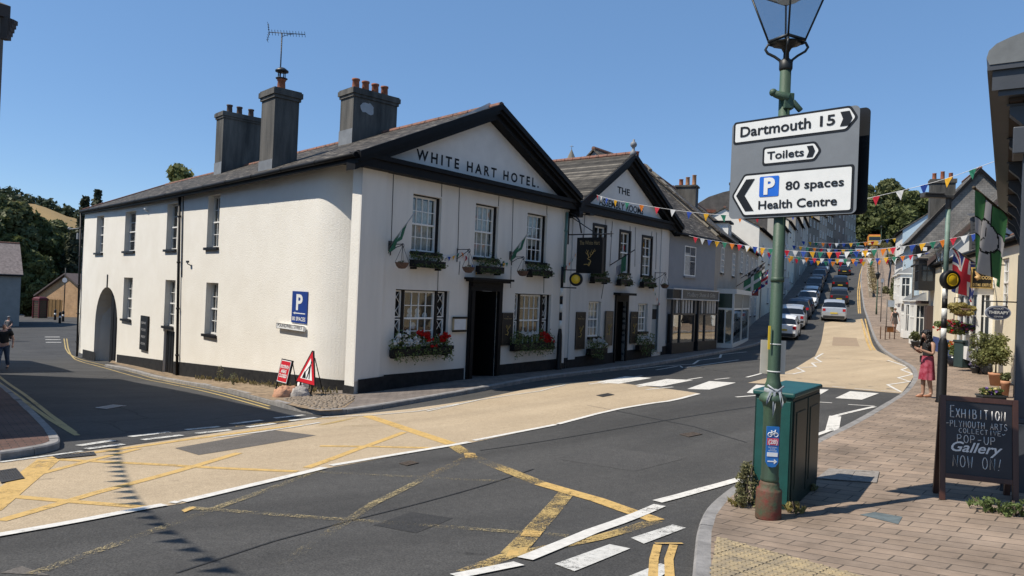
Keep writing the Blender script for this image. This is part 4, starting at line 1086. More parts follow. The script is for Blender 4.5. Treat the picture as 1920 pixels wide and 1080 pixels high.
# --- wall boards
wbl = ['black board with gold stag beside the main hotel door', 'tall black board with gold stag beside the striped beacon pole', 'bronze toned board with gold stag left of the hall door', 'narrow black board with gold stag right of the hall door']
WBM = [SIGNBLK, SIGNBLK, pm('bronze_board', (.11, .085, .06), .5, .3), SIGNBLK]
for (q, lab, m_) in zip([(938, 586, 958, 648), (1076.7, 584.7, 1094, 655), (1132, 583, 1146, 648), (1179.6, 584, 1192.5, 644)], wbl, WBM):
 r = rect(FF, *q); t = thing('wall_board', lab, 'sign', FF.pt((r[0] + r[1]) / 2, 0, r[2]), 'stag boards on the front walls')
 mb = MB(); fbox(mb, FF, r[0], r[1], -.075, -.045, r[2], r[3]); part('board', mb, m_, t)
 mb = MB(); e = .025
 for (a_, b_, c_, d_) in ((r[0], r[1], r[2], r[2] + e), (r[0], r[1], r[3] - e, r[3]), (r[0], r[0] + e, r[2] + e, r[3] - e), (r[1] - e, r[1], r[2] + e, r[3] - e)): fbox(mb, FF, a_, b_, -.085, -.076, c_, d_)
 part('frame', mb, pm('dark_bronze', (.05, .04, .03), .5), t)
 mb = MB(); uc = (r[0] + r[1]) / 2; H = r[3] - r[2]; stag(mb, FF, uc, r[2] + .3 * H, .36 * H, -.085); part('stag_emblem', mb, GOLD, t)
 mb = MB(); text(mb, 'The', FF, uc, -.078, r[3] - .14 * H, h=.035 * H); text(mb, 'White Hart', FF, uc, -.078, r[3] - .2 * H, width=(r[1] - r[0]) * .72, h=.04 * H); text(mb, '* * *', FF, uc, -.078, r[2] + .08 * H, h=.03 * H)
 part('lettering', mb, pm('dull_gold', (.35, .26, .12), .5), t)
# --- menu case
r = rect(FF, 846.5, 594, 872, 622); t = thing('menu_case', 'framed menu case on the white wall left of the hotel door', 'menu case', FF.pt(r[0], 0, r[2]))
mb = MB(); fbox(mb, FF, r[0], r[1], -.07, -.02, r[2], r[3]); part('case', mb, pm('brass_frame', (.45, .36, .22), .5, .3), t)
mb = MB(); fbox(mb, FF, r[0] + .05, r[1] - .05, -.078, -.071, r[2] + .06, r[3] - .06); part('menu_sheet', mb, pm('paper', (.75, .74, .72), .8), t)
mb = MB(); fbox(mb, FF, r[0] - .02, r[1] + .02, -.09, -.06, r[3] - .05, r[3] + .005); part('rail', mb, BLACK, t); mb = MB(); fbox(mb, FF, r[0] - .02, r[1] + .02, -.09, -.06, r[2] - .005, r[2] + .05); part('rail', mb, BLACK, t)
# --- hanging sign
u0 = FF.uz(1064, 430)[0]; FH = Facade(*FF.pt(u0, 0, 0)[:2], rad(38.93 + 90))
q = rect(FH, 1083, 446, 1131, 512)
t = thing('hanging_sign', 'large black hanging inn sign with a gold stag on an iron bracket', 'sign', FF.pt(u0, 0, q[2]))
mb = MB(); fbox(mb, FH, q[0], q[1], -.07, .07, q[2], q[3]); part('sign_board', mb, SIGNBLK, t)
mb = MB(); stag(mb, FH, (q[0] + q[1]) / 2, q[2] + .24, (q[3] - q[2]) * .52, -.078); part('stag_emblem', mb, GOLD, t)
mb = MB(); text(mb, 'The White Hart', FH, (q[0] + q[1]) / 2, -.072, q[3] - .26, h=.15, width=(q[1] - q[0]) * .78); part('lettering', mb, pm('dull_gold', (.35, .26, .12), .5), t)
mb = MB(); zb = q[3] + .12
mb.tube([FH.pt(0.04, 0, zb), FH.pt(q[1] + .25, 0, zb)], .025, 6); mb.tube([FH.pt(.05, 0, zb - .35), FH.pt(.05, 0, zb + .85)], .03, 6)
mb.tube([FH.pt(.05, 0, zb + .7), FH.pt((q[0] + q[1]) / 2 + .25, 0, zb)], .018, 6); mb.tube([FH.pt(.05, 0, zb + .8), FH.pt(.3, 0, zb + .72), FH.pt(.5, 0, zb + .5), FH.pt(.62, 0, zb + .05)], .03, 6)
for x in (q[0] + .2, q[1] - .2): mb.tube([FH.pt(x, 0, zb), FH.pt(x, 0, q[3] - .02)], .018, 6)
x = q[1] + .28
for a_ in range(4): mb.tube([FH.pt(x, 0, zb), FH.pt(x + .1 * cos(a_ * pi / 2), 0, zb + .1 * sin(a_ * pi / 2))], .014, 5)
part('bracket', mb, DARKIRON, t)
# --- floodlight and camera cluster above
p = FF.uz(1068, 408); t = thing('floodlight', 'black floodlight cluster under the hall cornice beside the inn sign', 'floodlight', FF.pt(p[0], 0, p[1]))
mb = MB(); fbox(mb, FF, p[0] - .1, p[0] + .12, -.5, -.2, p[1], p[1] + .2); mb.tube([FF.pt(p[0], -.02, p[1]), FF.pt(p[0], -.25, p[1] + .05)], .03, 6); fbox(mb, FF, p[0] + .2, p[0] + .5, -.75, -.55, p[1] + .1, p[1] + .16); mb.tube([FF.pt(p[0], -.1, p[1] + .1), FF.pt(p[0] + .35, -.65, p[1] + .12)], .02, 6)
part('housing', mb, BLACK, t)
# --- hanging baskets on scroll brackets
BASKET = pm('wicker_basket', (.16, .10, .075), .9, .5, 25, .5, 60)
def basket(F, wx, wy0, wy1, bx, by, lab):
 u, z1 = F.uz(wx, wy0); _, z0 = F.uz(wx, wy1)
 t = thing('hanging_basket', lab, 'hanging basket', F.pt(u, 0, z0), 'wall hung baskets on the inn front')
 ho = .5; mb = MB()
 mb.tube([F.pt(u, -.02, z0 - .1), F.pt(u, -.02, z1)], .015, 5); mb.tube([F.pt(u, -.02, z1 - .03), F.pt(u, -ho, z1 - .03)], .012, 5); mb.tube([F.pt(u, -.02, z0), F.pt(u, -ho * .5, z0 + .12), F.pt(u, -ho, z1 - .05)], .012, 5)
 mb.tube([F.pt(u, -ho + .08 * cos(k * .7) * (1 - k * .08), z1 - .08 + .08 * sin(k * .7) * (1 - k * .08)) for k in range(9)], .01, 4)
 part('bracket', mb, DARKIRON, t)
 _, zb = F.uz(bx, by, -ho); c = F.pt(u, -ho, zb)
 mb = MB(); mb.lathe([(.0001, 0), (.09, .01), (.15, .07), (.19, .16), (.2, .17), (.17, .165), (.08, .1), (.0001, .1)], 16, Matrix.Translation(c)); part('basket', mb, BASKET, t)
 mb = MB()
 for k in range(4): mb.tube([c + Vector((.19 * cos(k * 1.57), .19 * sin(k * 1.57), .16)), Vector((c.x, c.y, z1 - .06))], .006, 4)
 part('chain', mb, DARKIRON, t)
 mb = MB(); blob(mb, c + Vector((0, 0, .17)), (.13, .13, .06), 40, .035); part('foliage', mb, LEAF_D, t)
basket(FF, 732, 456, 472, 754, 504, 'bare wicker basket hanging left of the first upstairs window')
basket(FF, 857, 466, 485, 881, 512, 'wicker basket hanging above the left end of the door canopy')
basket(FF, 959, 480, 492, 982, 518, 'wicker basket hanging right of the hotel door, by the third upstairs window')
basket(FF, 1228, 510, 524, 1248, 541, 'wicker basket hanging at the right end of the grey hall')
# --- flags on slanting poles
def cloth(mb, a, b, drop, cols, folds=3, amp=.06, nx_=10, nz_=8, hang=None):
 """cloth between pole points a..b hanging down; cols(s,t) gives material index"""
 a = Vector(a); b = Vector(b); d = (b - a); side = d.cross(Vector((0, 0, 1))).normalized()
 for i in range(nx_):
  for j in range(nz_):
   def pt(i_, j_):
    s, tt = i_ / nx_, j_ / nz_
    p = a + d * s + (Vector(hang) if hang else Vector((0, 0, -drop))) * tt
    return p + side * amp * sin(s * folds * 2 * pi + tt * 1.5) * (.3 + tt)
   mb.add([pt(i, j), pt(i + 1, j), pt(i + 1, j + 1), pt(i, j + 1)], [(0, 1, 2, 3)], None, cols((i + .5) / nx_, (j + .5) / nz_), True)
FLG_G = clothmat('flag_green', (.06, .19, .11)); FLG_W = clothmat('flag_white', (.66, .66, .63)); FLG_K = pm('flag_black', (.02, .02, .02), .8)
def furled(F, fx, fy, tx, ty, out, lab):
 u0_, z0_ = F.uz(fx, fy); p0 = F.pt(u0_, -.03, z0_); u1_, z1_ = F.uz(tx, ty, -out); p1 = F.pt(u1_, -out, z1_)
 t = thing('flag', lab, 'flag', p0, 'flags on the hotel front')
 mb = MB(); mb.tube([p0, p1], .016, 6); part('pole', mb, pm('steel_pole', (.45, .45, .45), .4, metal=.6), t)
 mb = MB()
 cloth(mb, p0.lerp(p1, .12), p0.lerp(p1, .72), .0, lambda s, v: 0 if (s < .45 or v > .7) else (1 if s < .7 else 0), 2, .05, 12, 6, hang=(FF.d * -.12 + Vector((0, 0, -.34)))[:])
 part('cloth', mb, [FLG_G, FLG_W, FLG_K], t)
 mb = MB(); fbox(mb, F, u0_ - .06, u0_ + .06, -.03, -.002, z0_ - .16, z0_ + .12); part('socket', mb, DARKIRON, t)
furled(FF, 731, 460, 778, 398, .9, 'green and white flag drooping from a slanting pole left of the first upstairs window')
furled(FF, 957, 478, 999, 426, .8, 'green and white flag rolled on a slanting pole before the third upstairs window')
u0_, z0_ = FF.uz(1143, 497); p0 = FF.pt(u0_, -.03, z0_); u1_, z1_ = FF.uz(1191, 468, -.9); p1 = FF.pt(u1_, -.9, z1_)
t = thing('flag', 'pale flag hanging from a dark pole before the middle window of the grey hall', 'flag', p0, 'flags on the hotel front')
mb = MB(); mb.tube([p0, p1], .022, 6); part('pole', mb, DARKIRON, t)
mb = MB(); cloth(mb, p0.lerp(p1, .25), p0.lerp(p1, .65), .6, lambda s, v: (0 if v < .4 else 1) if s < .5 else 2, 2, .05, 8, 8); part('cloth', mb, [FLG_W, pm('flag_grey', (.3, .3, .32), .8), FLG_G], t)
# --- window boxes
def windowbox(F, l, t_, r, b, lab, flowers=None, trail=.25, out=.3, bushy=.14, dens=260, grp='planted window boxes'):
 q = rect(F, l, (t_ + b) / 2, r, b, y=-out / 2); z0 = q[2]
 t = thing('window_box', lab, 'window box', F.pt((q[0] + q[1]) / 2, 0, z0), grp)
 mb = MB(); fbox(mb, F, q[0], q[1], -out, -.1, z0, z0 + .2)
 for k in (q[0] + .12, q[1] - .15): fbox(mb, F, k, k + .03, -out + .05, -.0, z0 - .06, z0 - .002)
 part('trough', mb, BLACK, t)
 mb = MB(); W_ = q[1] - q[0]; n = int(W_ / .1)
 for i in range(n):
  u = q[0] + W_ * (i + .5) / n
  blob(mb, F.pt(u, -out * .65, z0 + .2 + bushy * random.uniform(.2, .9)), (.13, .13, bushy * random.uniform(.8, 1.5)), dens // 10, .04)
  if trail and random.random() < .8: blob(mb, F.pt(u, -out - .03, z0 + .08 - trail * .4 * random.random()), (.09, .05, trail * random.uniform(.5, 1)), dens // 14, .032)
 part('foliage', mb, LEAF_T if trail > .2 else LEAF_D, t)
 for (nm, mt_, spots) in (flowers or []):
  f_ = MB()
  for (s, h, k) in spots:
   for _ in range(k): flower(f_, F.pt(q[0] + W_ * (s + random.uniform(-.05, .05)), -out * random.uniform(.7, 1.1), z0 + h + random.uniform(-.06, .06)), .07)
  part(nm, f_, mt_, t)
random.seed(11)
windowbox(FF, 770, 480, 829, 500, 'black window box of dark leaves under the first upstairs window from the corner', trail=.1)
windowbox(FF, 894, 488, 939, 510, 'black window box of dark leaves under the window above the hotel door', trail=.12, bushy=.2)
windowbox(FF, 990, 498, 1030, 516, 'black window box with grey green leaves under the third upstairs window', trail=.12)
windowbox(FF, 1108, 514, 1138, 528, 'dark window box just right below the hanging inn sign', trail=.1)
windowbox(FF, 1158, 515, 1181, 533, 'dark window box below the flag at the middle window of the grey hall', trail=.12)
windowbox(FF, 1201, 524, 1225, 537, 'dark window box under the rightmost upstairs window of the grey hall', trail=.1)
windowbox(FF, 732, 640, 841, 669, 'long window box of red and white geraniums left of the hotel door', [('red_flower', PET_R, [(.42, .62, 7), (.55, .58, 7), (.6, .45, 5), (.78, .5, 3), (.85, .45, 9), (.9, .55, 6), (.68, .25, 3), (.5, .66, 4)]), ('white_flower', PET_W, [(.08, .55, 4), (.05, .4, 4), (.22, .42, 4), (.32, .34, 5), (.36, .46, 4), (.18, .62, 3)])], trail=.24, bushy=.26, dens=420)
windowbox(FF, 958, 635, 1033, 656, 'window box of white and red geraniums right of the hotel door', [('red_flower', PET_R, [(.72, .5, 6), (.85, .42, 8), (.78, .3, 6), (.92, .28, 5), (.7, .4, 4)]), ('white_flower', PET_W, [(.2, .55, 3), (.4, .52, 4), (.5, .55, 3)])], trail=.34, bushy=.24, dens=380)
windowbox(FF, 1101, 640, 1133, 664, 'window box of white flowers left of the hall door', [('white_flower', PET_W, [(.25, .5, 4), (.5, .52, 5), (.75, .46, 5), (.9, .38, 2)])], trail=.34, bushy=.26, dens=380)
windowbox(FF, 1193, 634, 1222, 656, 'window box of white flowers right of the hall door', [('white_flower', PET_W, [(.2, .5, 4), (.5, .54, 5), (.7, .42, 5)])], trail=.34, bushy=.28, dens=380)
# --- signs on the side wall
BLUE = pm('sign_blue', (.012, .045, .23), .45, .06); SIGNW = pm('sign_white', (.75, .75, .73), .5, .05)
r = rect(FS, 549, 545.5, 577.5, 604); t = thing('parking_sign', 'blue parking sign with white P and arrow on the white side wall', 'sign', FS.pt(r[0], 0, r[2]))
mb = MB(); fbox(mb, FS, r[0], r[1], -.03, -.003, r[2], r[3]); part('plate', mb, BLUE, t)
mb = MB(); H = r[3] - r[2]; W_ = r[1] - r[0]; uc = (r[0] + r[1]) / 2
text(mb, 'P', FS, uc, -.031, r[2] + .42 * H, h=.48 * H, width=.42 * W_, bold=.03); text(mb, '80 SPACES', FS, uc, -.031, r[2] + .07 * H, h=.12 * H, width=.86 * W_, bold=.02)
fbox(mb, FS, uc - .36 * W_, uc + .4 * W_, -.034, -.031, r[2] + .29 * H, r[2] + .32 * H); mb.add([FS.pt(uc - .42 * W_, -.034, r[2] + .305 * H), FS.pt(uc - .24 * W_, -.034, r[2] + .26 * H), FS.pt(uc - .3 * W_, -.034, r[2] + .305 * H), FS.pt(uc - .24 * W_, -.034, r[2] + .35 * H)], [(0, 1, 2, 3)])
part('lettering', mb, SIGNW, t)
r = rect(FS, 524, 605, 576, 615); t = thing('street_sign', 'white cast street name sign below the blue parking sign', 'sign', FS.pt(r[0], 0, r[2]))
mb = MB(); fbox(mb, FS, r[0], r[1], -.1, -.06, r[2], r[3]); fbox(mb, FS, r[0] + .05, r[1] - .05, -.058, 0, r[2] + .03, r[3] - .03); part('plate', mb, SIGNW, t)
mb = MB(); text(mb, 'POUNDWELL STREET', FS, (r[0] + r[1]) / 2, -.101, r[2] + .06, h=(r[3] - r[2]) * .62, width=(r[1] - r[0]) * .9)
e = .012
for (a_, b_, c_, d_) in ((r[0], r[1], r[2], r[2] + e), (r[0], r[1], r[3] - e, r[3]), (r[0], r[0] + e, r[2] + e, r[3] - e), (r[1] - e, r[1], r[2] + e, r[3] - e)): fbox(mb, FS, a_, b_, -.104, -.101, c_, d_)
part('lettering', mb, SIGNBLK, t)
r = rect(FS, 266, 591, 279.5, 655); t = thing('notice_board', 'tall narrow black notice board on the side wall near the archway', 'sign', FS.pt(r[0], 0, r[2]))
mb = MB(); fbox(mb, FS, r[0], r[1], -.08, -.003, r[2], r[3]); part('board', mb, SIGNBLK, t)
mb = MB()
for k, s in enumerate(('Bar', 'Food', 'Ales', 'Rooms', 'Garden')[:4]): text(mb, 'ABCD'[k:k + 1] * 0 + ['BAR', 'FOOD', 'REST', 'ROOMS'][k], FS, (r[0] + r[1]) / 2, -.081, r[3] - .35 - k * .3, h=.1, width=(r[1] - r[0]) * .6)
part('lettering', mb, pm('faded_white', (.4, .4, .4), .7), t)
for (px, py, lab) in ((278, 393, 'small white lamp on the side wall left of the downpipe'), (358, 493, 'small dark lamp bracket on the side wall right of the downpipe')):
 u, z = FS.uz(px, py); t = thing('wall_lamp', lab, 'wall lamp', FS.pt(u, 0, z)); mb = MB(); fbox(mb, FS, u - .08, u + .1, -.16, -.1, z, z + .08); mb.tube([FS.pt(u, 0, z - .1), FS.pt(u, -.12, z - .04), FS.pt(u, -.13, z)], .02, 6); part('housing', mb, WHITE if px < 300 else DARKIRON, t)
# alarm box and arm at the far end
u, z = FS.uz(151, 440); t = thing('bracket_arm', 'grey service box with a thin arm at the far end of the hotel', 'bracket', FS.pt(u, 0, z)); mb = MB(); fbox(mb, FS, u - .35, u - .1, -.12, .1, z - .25, z + .1); part('service_box', mb, LEAD, t)
mb = MB(); mb.tube([FS.pt(u, -.05, z + .35), FS.pt(u - 2.2, -.1, z + .38)], .03, 6); mb.ellipsoid(FS.pt(u - 2.2, -.1, z + .42), .09, .09, .09, 8, 6); part('arm', mb, LEAD, t)
# --- tv aerial
base = c2 + Vector((0, 0, h2 + .04)) + FS.d * -.12; top = base + Vector((0, 0, hgt(base, 62)))
t = thing('tv_aerial', 'thin television aerial on a tall mast above the middle chimney', 'aerial', base)
mb = MB(); mb.tube([base, top], .022, 6); part('mast', mb, DARKIRON, t)
d = Vector((1, .15, .03)).normalized(); p0 = top + d * -.42; p1 = top + d * .75
mb = MB(); mb.tube([p0, p1], .014, 5); q = d.cross(Vector((0, 0, 1)))
for k in range(13):
 p = p0.lerp(p1, k / 12); mb.tube([p + Vector((0, 0, .06)) + q * .1, p - Vector((0, 0, .06)) - q * .1], .008, 4)
for s in (-1, 1):
 mb.tube([p0, p0 + Vector((-.05, 0, .3 * s))], .01, 4)
 for k in range(4): p = p0 + Vector((-.012 * k - .01, 0, .08 * (k + .6) * s)); mb.tube([p - q * .16, p + q * .16], .007, 4)
mb.tube([top - Vector((0, 0, .12)), top + d * .2 - Vector((0, 0, .04)), top + d * .42], .01, 4)
part('antenna', mb, DARKIRON, t)
# --- roadworks signs leaning by the wall
RED = pm('sign_red', (.52, .012, .022), .45, .08)
def onverge(px, py): return G(px, py, .12)
def tilted(F, u, y, z, tilt):
 return F.mat(u, y, z) @ Matrix.Rotation(-tilt, 4, 'X')
p = onverge(567, 741); yy = (p - FS.o).dot(FS.n); uu0 = FS.uz(557, 717, yy); uu1 = FS.uz(584, 720, yy); ut = FS.uz(584, 661, yy)
W_ = .98; uc = (p - FS.o).dot(FS.d) ; zg = p.z
M = tilted(FS, uc, yy, zg, rad(12)); zb = .3; H = .86
t = thing('roadworks_sign', 'red and white triangular roadworks sign leaning by the corner', 'road sign', p)
mb = MB(); W2 = .48
def tri(mb, w_, z0, z1, y, mi=0):
 mb.add([(-w_, y, z0), (w_, y, z0), (0, y, z1)], [(0, 1, 2)], M, mi)
mb.prism([(-W2 - .04, zb), (W2 + .04, zb), (.05, zb + H), (-.05, zb + H)], .0, .02, M); part('backing', mb, SIGNBLK, t)
mb = MB(); tri(mb, W2, zb + .015, zb + H - .02, -.003, 0); tri(mb, W2 * .66, zb + .11, zb + H - .2, -.007, 1); part('face', mb, [RED, SIGNW], t)
mb = MB(); Q = lambda pts: mb.add([(x, -.011, zb + z) for x, z in pts], [tuple(range(len(pts)))], M)
Q([(-.22, .13), (-.02, .13), (-.1, .3), (-.16, .3)]); Q([(.0, .13), (.05, .13), (.08, .3), (.1, .42), (.04, .42), (.03, .3)]); Q([(.13, .13), (.18, .13), (.13, .3), (.1, .42), (.06, .36)]); Q([(.03, .38), (.11, .38), (.1, .5), (.05, .52)]); Q([(-.12, .3), (-.1, .28), (.06, .46), (.05, .48)]); Q([(.05, .53), (.1, .52), (.11, .58), (.06, .6)])
part('worker_symbol', mb, SIGNBLK, t)
mb = MB()
for x in (-.3, .33): mb.box(x - .02, x + .02, .02, .05, 0, zb + .2, M); mb.tube([M @ Vector((x * .4, .03, zb + H * .8)), FS.pt(uc + x, yy + .42, zg)], .014, 5)
mb.tube([M @ Vector((-.3, .03, .1)), M @ Vector((.33, .03, .1))], .012, 5)
part('stand', mb, SIGNBLK, t)
p = onverge(523, 737); yy = (p - FS.o).dot(FS.n); uc = (p - FS.o).dot(FS.d); M = tilted(FS, uc, yy, p.z, rad(12))
t = thing('closure_sign', 'small red rectangular notice on a black frame left of the triangle sign', 'road sign', p)
mb = MB(); mb.box(-.31, .31, 0, .02, .27, .9, M); part('backing', mb, SIGNBLK, t)
mb = MB(); mb.box(-.275, .275, -.005, -.001, .29, .87, M, 1); mb.box(-.255, .255, -.009, -.006, .31, .85, M, 0); part('face', mb, [RED, SIGNW], t)
mb = MB()
for k, s in enumerate(('FOOTPATH', 'AHEAD', 'CLOSED')): text(mb, s, None, 0, 0, 0, h=.085, width=.44 if k != 1 else .3, bold=.03, M=M @ Matrix.Translation((0, -.01, .66 - k * .12)))
part('lettering', mb, SIGNW, t)
mb = MB()
for x in (-.29, .29): mb.box(x - .018, x + .018, .02, .045, 0, .9, M); mb.tube([M @ Vector((x, .03, .85)), FS.pt(uc + x, yy + .4, p.z)], .013, 5)
mb.tube([M @ Vector((-.29, .03, .12)), M @ Vector((.29, .03, .12))], .012, 5)
part('stand', mb, SIGNBLK, t)
def sack(px, py, w_, d_, h_, mat_, lab, seed):
 random.seed(seed); p = onverge(px, py); t = thing('sandbag', lab, 'sandbag', p); mb = MB(); n, m = 18, 9; vs = []
 for i in range(m + 1):
  for k in range(n):
   th = pi / 2 * i / m; a_ = 2 * pi * k / n; rr = cos(th) ** .6; j = 1 + .14 * sin(3 * a_ + seed) + .08 * sin(7 * a_ + i * .8)
   vs.append((w_ * rr * cos(a_) * j, d_ * rr * sin(a_) * j, h_ * sin(th) * (1 + .22 * sin(2.3 * a_ + 1.7 * i + seed)) - .01))
 mb.add(vs, [(i * n + k, i * n + (k + 1) % n, (i + 1) * n + (k + 1) % n, (i + 1) * n + k) for i in range(m) for k in range(n)], Matrix.Translation(p) @ Matrix.Rotation(.7, 4, 'Z'), 0, True)
 part('sack', mb, mat_, t)
sack(536, 743, .36, .22, .24, pm('faded_orange_cloth', (.52, .28, .17), .9, .3, 8, .6, 14), 'crumpled faded orange sandbag on the cobbles below the red notice', 2)
sack(564, 743, .24, .17, .24, pm('dirty_white_cloth', (.5, .46, .42), .9, .5, 8, .6, 14), 'dirty white sandbag at the foot of the triangle sign', 5)
sack(567, 733, .16, .12, .3, pm('white_bag', (.72, .71, .69), .8, .2, 8, .4, 14), 'small clean white bag propped on the frame of the triangle sign', 8)
# cobbles and weeds of the verge
random.seed(5); mb = MB(); vp = [tuple(G(*q, .11)[:2]) for q in [(530, 749), (560, 760), (600, 769), (640, 767), (664, 750), (662, 744), (600, 739), (575, 742)]]
x0, x1 = min(p[0] for p in vp), max(p[0] for p in vp); y0, y1 = min(p[1] for p in vp), max(p[1] for p in vp)
for i in range(int((x1 - x0) / .13)):
 for j in range(int((y1 - y0) / .11)):
  x, y = x0 + i * .13 + random.uniform(-.03, .03) + (j % 2) * .06, y0 + j * .11 + random.uniform(-.02, .02)
  if inside((x, y), vp): mb.ellipsoid((x, y, g(x, y) + .115), .06 * random.uniform(.7, 1.1), .045 * random.uniform(.8, 1.1), .035, 8, 4)
o = part('cobbles', mb, pm('cobble', (.3, .24, .18), .85, .5, 7)); o['kind'] = 'structure'
def tuft(mb, p, n, h, w_=.012, lean=.5):
 for _ in range(n):
  a_ = random.uniform(0, 6.28); l = random.uniform(.4, 1) * h; d_ = Vector((cos(a_), sin(a_), 0)); q = Vector((-d_.y, d_.x, 0)) * w_
  tip = p + d_ * l * lean * random.random() + Vector((0, 0, l)); mid = p + (tip - p) * .55 + d_ * -.02
  mb.add([p - q, p + q, mid + q * .8, tip, mid - q * .8], [(0, 1, 2, 3, 4)])
mb = MB()
for k in range(240):
 s = random.random(); yy = random.uniform(-.5, -.1); u = -.5 - 9.3 * s
 p = FS.pt(u, yy, 0); p.z = g(p.x, p.y) + .11
 tuft(mb, p, 5, random.uniform(.05, .2) * (1.5 if abs(s - .62) < .04 else 1))
o = part('weeds', mb, leafmat('dry_weed', (.12, .10, .03), (.30, .25, .10), (.35, .3, .16))); o['kind'] = 'stuff'; o['label'] = 'dry weeds along the foot of the side wall'
for px, py, h_ in ((412, 716, .55), (437, 722, .4)):
 p = G(px, py, .11); t = thing('weed_plant', 'tall grey green weed against the black plinth, ' + ('left' if px < 420 else 'right') + ' one of the two', 'plant', p); mb = MB()
 for k in range(5): mb.tube([p, p + Vector((random.uniform(-.1, .1), random.uniform(-.1, .1), h_ * random.uniform(.6, 1)))], .006, 4)
 part('stem', mb, STEM, t); mb = MB(); blob(mb, p + Vector((0, 0, h_ * .5)), (.13, .13, h_ * .5), 90, .03); part('foliage', mb, leafmat('sage_leaf', (.09, .10, .05), (.2, .2, .11)), t)
# --- belisha beacons
YGL = pm('beacon_yellow', (.75, .48, .015), .35, .15, 20); WPOLE = pm('pole_white', (.7, .7, .66), .5, .2, 9); GPOLE = pm('pole_green', (.18, .27, .22), .55, .3, 9)
def beacon_disc(c, yaw, R, t):
 M = Matrix.Translation(c) @ Matrix.Rotation(yaw, 4, 'Z') @ Matrix.Rotation(rad(90), 4, 'X')
 mb = MB(); mb.lathe([(R * .66, .075), (R * .72, .09), (R * .95, .07), (R, .03), (R, -.03), (R * .95, -.07), (R * .72, -.09), (R * .66, -.075)], 32, M); part('black_ring', mb, SIGNBLK, t)
 mb = MB(); mb.lathe([(.0001, .1), (R * .4, .095), (R * .66, .07), (R * .66, -.07), (R * .4, -.095), (.0001, -.1)], 32, M)
 for k in range(36): a_ = k * 2 * pi / 36; mb.ellipsoid((R * .6 * cos(a_), R * .6 * sin(a_), .082), .018, .018, .012, 6, 4, M)
 part('amber_globe', mb, YGL, t)
def stripes(mb, p, z0, z1, r, n, m0=0):
 for k in range(n): a_ = z0 + (z1 - z0) * k / n; b_ = z0 + (z1 - z0) * (k + 1) / n; mb.tube([p + Vector((0, 0, a_)), p + Vector((0, 0, b_))], r, 12, None, (k + m0) % 2)
p = G(1047, 693, .11); t = thing('beacon_post', 'striped beacon post standing against the wall between hotel and hall', 'beacon', p)
def zat(p, py):
 lo, hi = 0, 9
 for _ in range(30):
  m = (lo + hi) / 2
  if proj(p + Vector((0, 0, m)))[1] > py: lo = m
  else: hi = m
 return lo
mb = MB(); mb.lathe([(.12, 0), (.12, .05), (.1, .1), (.09, zat(p, 630)), (.06, zat(p, 618)), (.05, zat(p, 616))], 14, Matrix.Translation(p)); part('base', mb, SIGNBLK, t)
mb = MB(); stripes(mb, p, zat(p, 616), zat(p, 540), .055, 5, 0); part('striped_pole', mb, [WPOLE, SIGNBLK], t)
zt = zat(p, 500); mb = MB(); mb.tube([p + Vector((0, 0, zat(p, 540))), p + Vector((0, 0, zt))], .05, 10)
dirv = FH.d
for zz in (zat(p, 506), zat(p, 539)): mb.tube([p + Vector((0, 0, zz)), p + dirv * .62 + Vector((0, 0, zz))], .022, 6)
part('arm', mb, SIGNBLK, t)
beacon_disc(p + dirv * .6 + Vector((0, 0, zat(p, 523))), rad(-15), .24, t)
p = P(1764.5, 748, 16.4); p.z = g(p.x, p.y) + .11
t = thing('beacon_post', 'tall green street light post with striped foot and amber beacon disc beside the woman', 'beacon', p)
mb = MB(); mb.lathe([(.12, 0), (.12, .03), (.105, .06), (.1, zat(p, 645)), (.07, zat(p, 636)), (.06, zat(p, 634))], 14, Matrix.Translation(p)); part('base', mb, SIGNBLK, t)
mb = MB(); stripes(mb, p, zat(p, 634), zat(p, 541), .058, 5, 0); part('striped_pole', mb, [WPOLE, SIGNBLK], t)
mb = MB(); zt = zat(p, 372); mb.tube([p + Vector((0, 0, zat(p, 541))), p + Vector((0, 0, zt - .2))], [.055, .048], 12); part('pole', mb, GPOLE, t)
mb = MB(); mb.tube([p + Vector((0, 0, zt - .25)), p + Vector((0, 0, zt + .05))], .06, 10); mb.box(-.62, .08, -.09, .09, .0, .07, Matrix.Translation(p + Vector((0, 0, zt)))); mb.box(-.6, -.15, -.11, .11, .07, .11, Matrix.Translation(p + Vector((0, 0, zt)))); part('lamp_head', mb, pm('lamp_grey', (.07, .07, .07), .6), t, bevel=.01)
beacon_disc(p + Vector((.0, -.16, zat(p, 525))), rad(8), .225, t)
# ================================================================== FOREGROUND LAMP, SIGN, CABINET, CHALKBOARD
GREEN = pm('lamp_green', (.055, .105, .06), .55, .5, 7, .12, 60, col2=(.03, .05, .032), streak=True)
RUST = pm('rusty_green', (.05, .08, .042), .75, .5, 8, .25, 40, col2=(.15, .03, .02))
lp = G(1440, 972, .112)
t = lamp = thing('street_lamp', 'old green cast iron street lamp with a glass lantern on the near pavement', 'street lamp', lp)
T = Matrix.Translation(lp)
mb = MB(); mb.lathe([(.125, 0), (.128, .02), (.126, .29), (.12, .305), (.1, .32), (.098, .36), (.088, .385)], 24, T); part('base', mb, RUST, t)
mb = MB(); mb.lathe([(.086, .385), (.092, .40), (.092, .42), (.086, .44), (.083, .8), (.086, 1.12), (.092, 1.14), (.1, 1.18), (.13, 1.2), (.135, 1.23), (.12, 1.26), (.09, 1.28), (.075, 1.32), (.085, 1.36), (.07, 1.4), (.062, 1.46), (.055, zat(lp, 132))], 24, T)
for z_, r_ in ((2.42, .066), (3.16, .064)): mb.lathe([(r_, z_), (r_, z_ + .05)], 20, T)
part('column', mb, GREEN, t)
mb = MB(); DZ = zat(lp, 133) - 4.62; zb = zat(lp, 196)
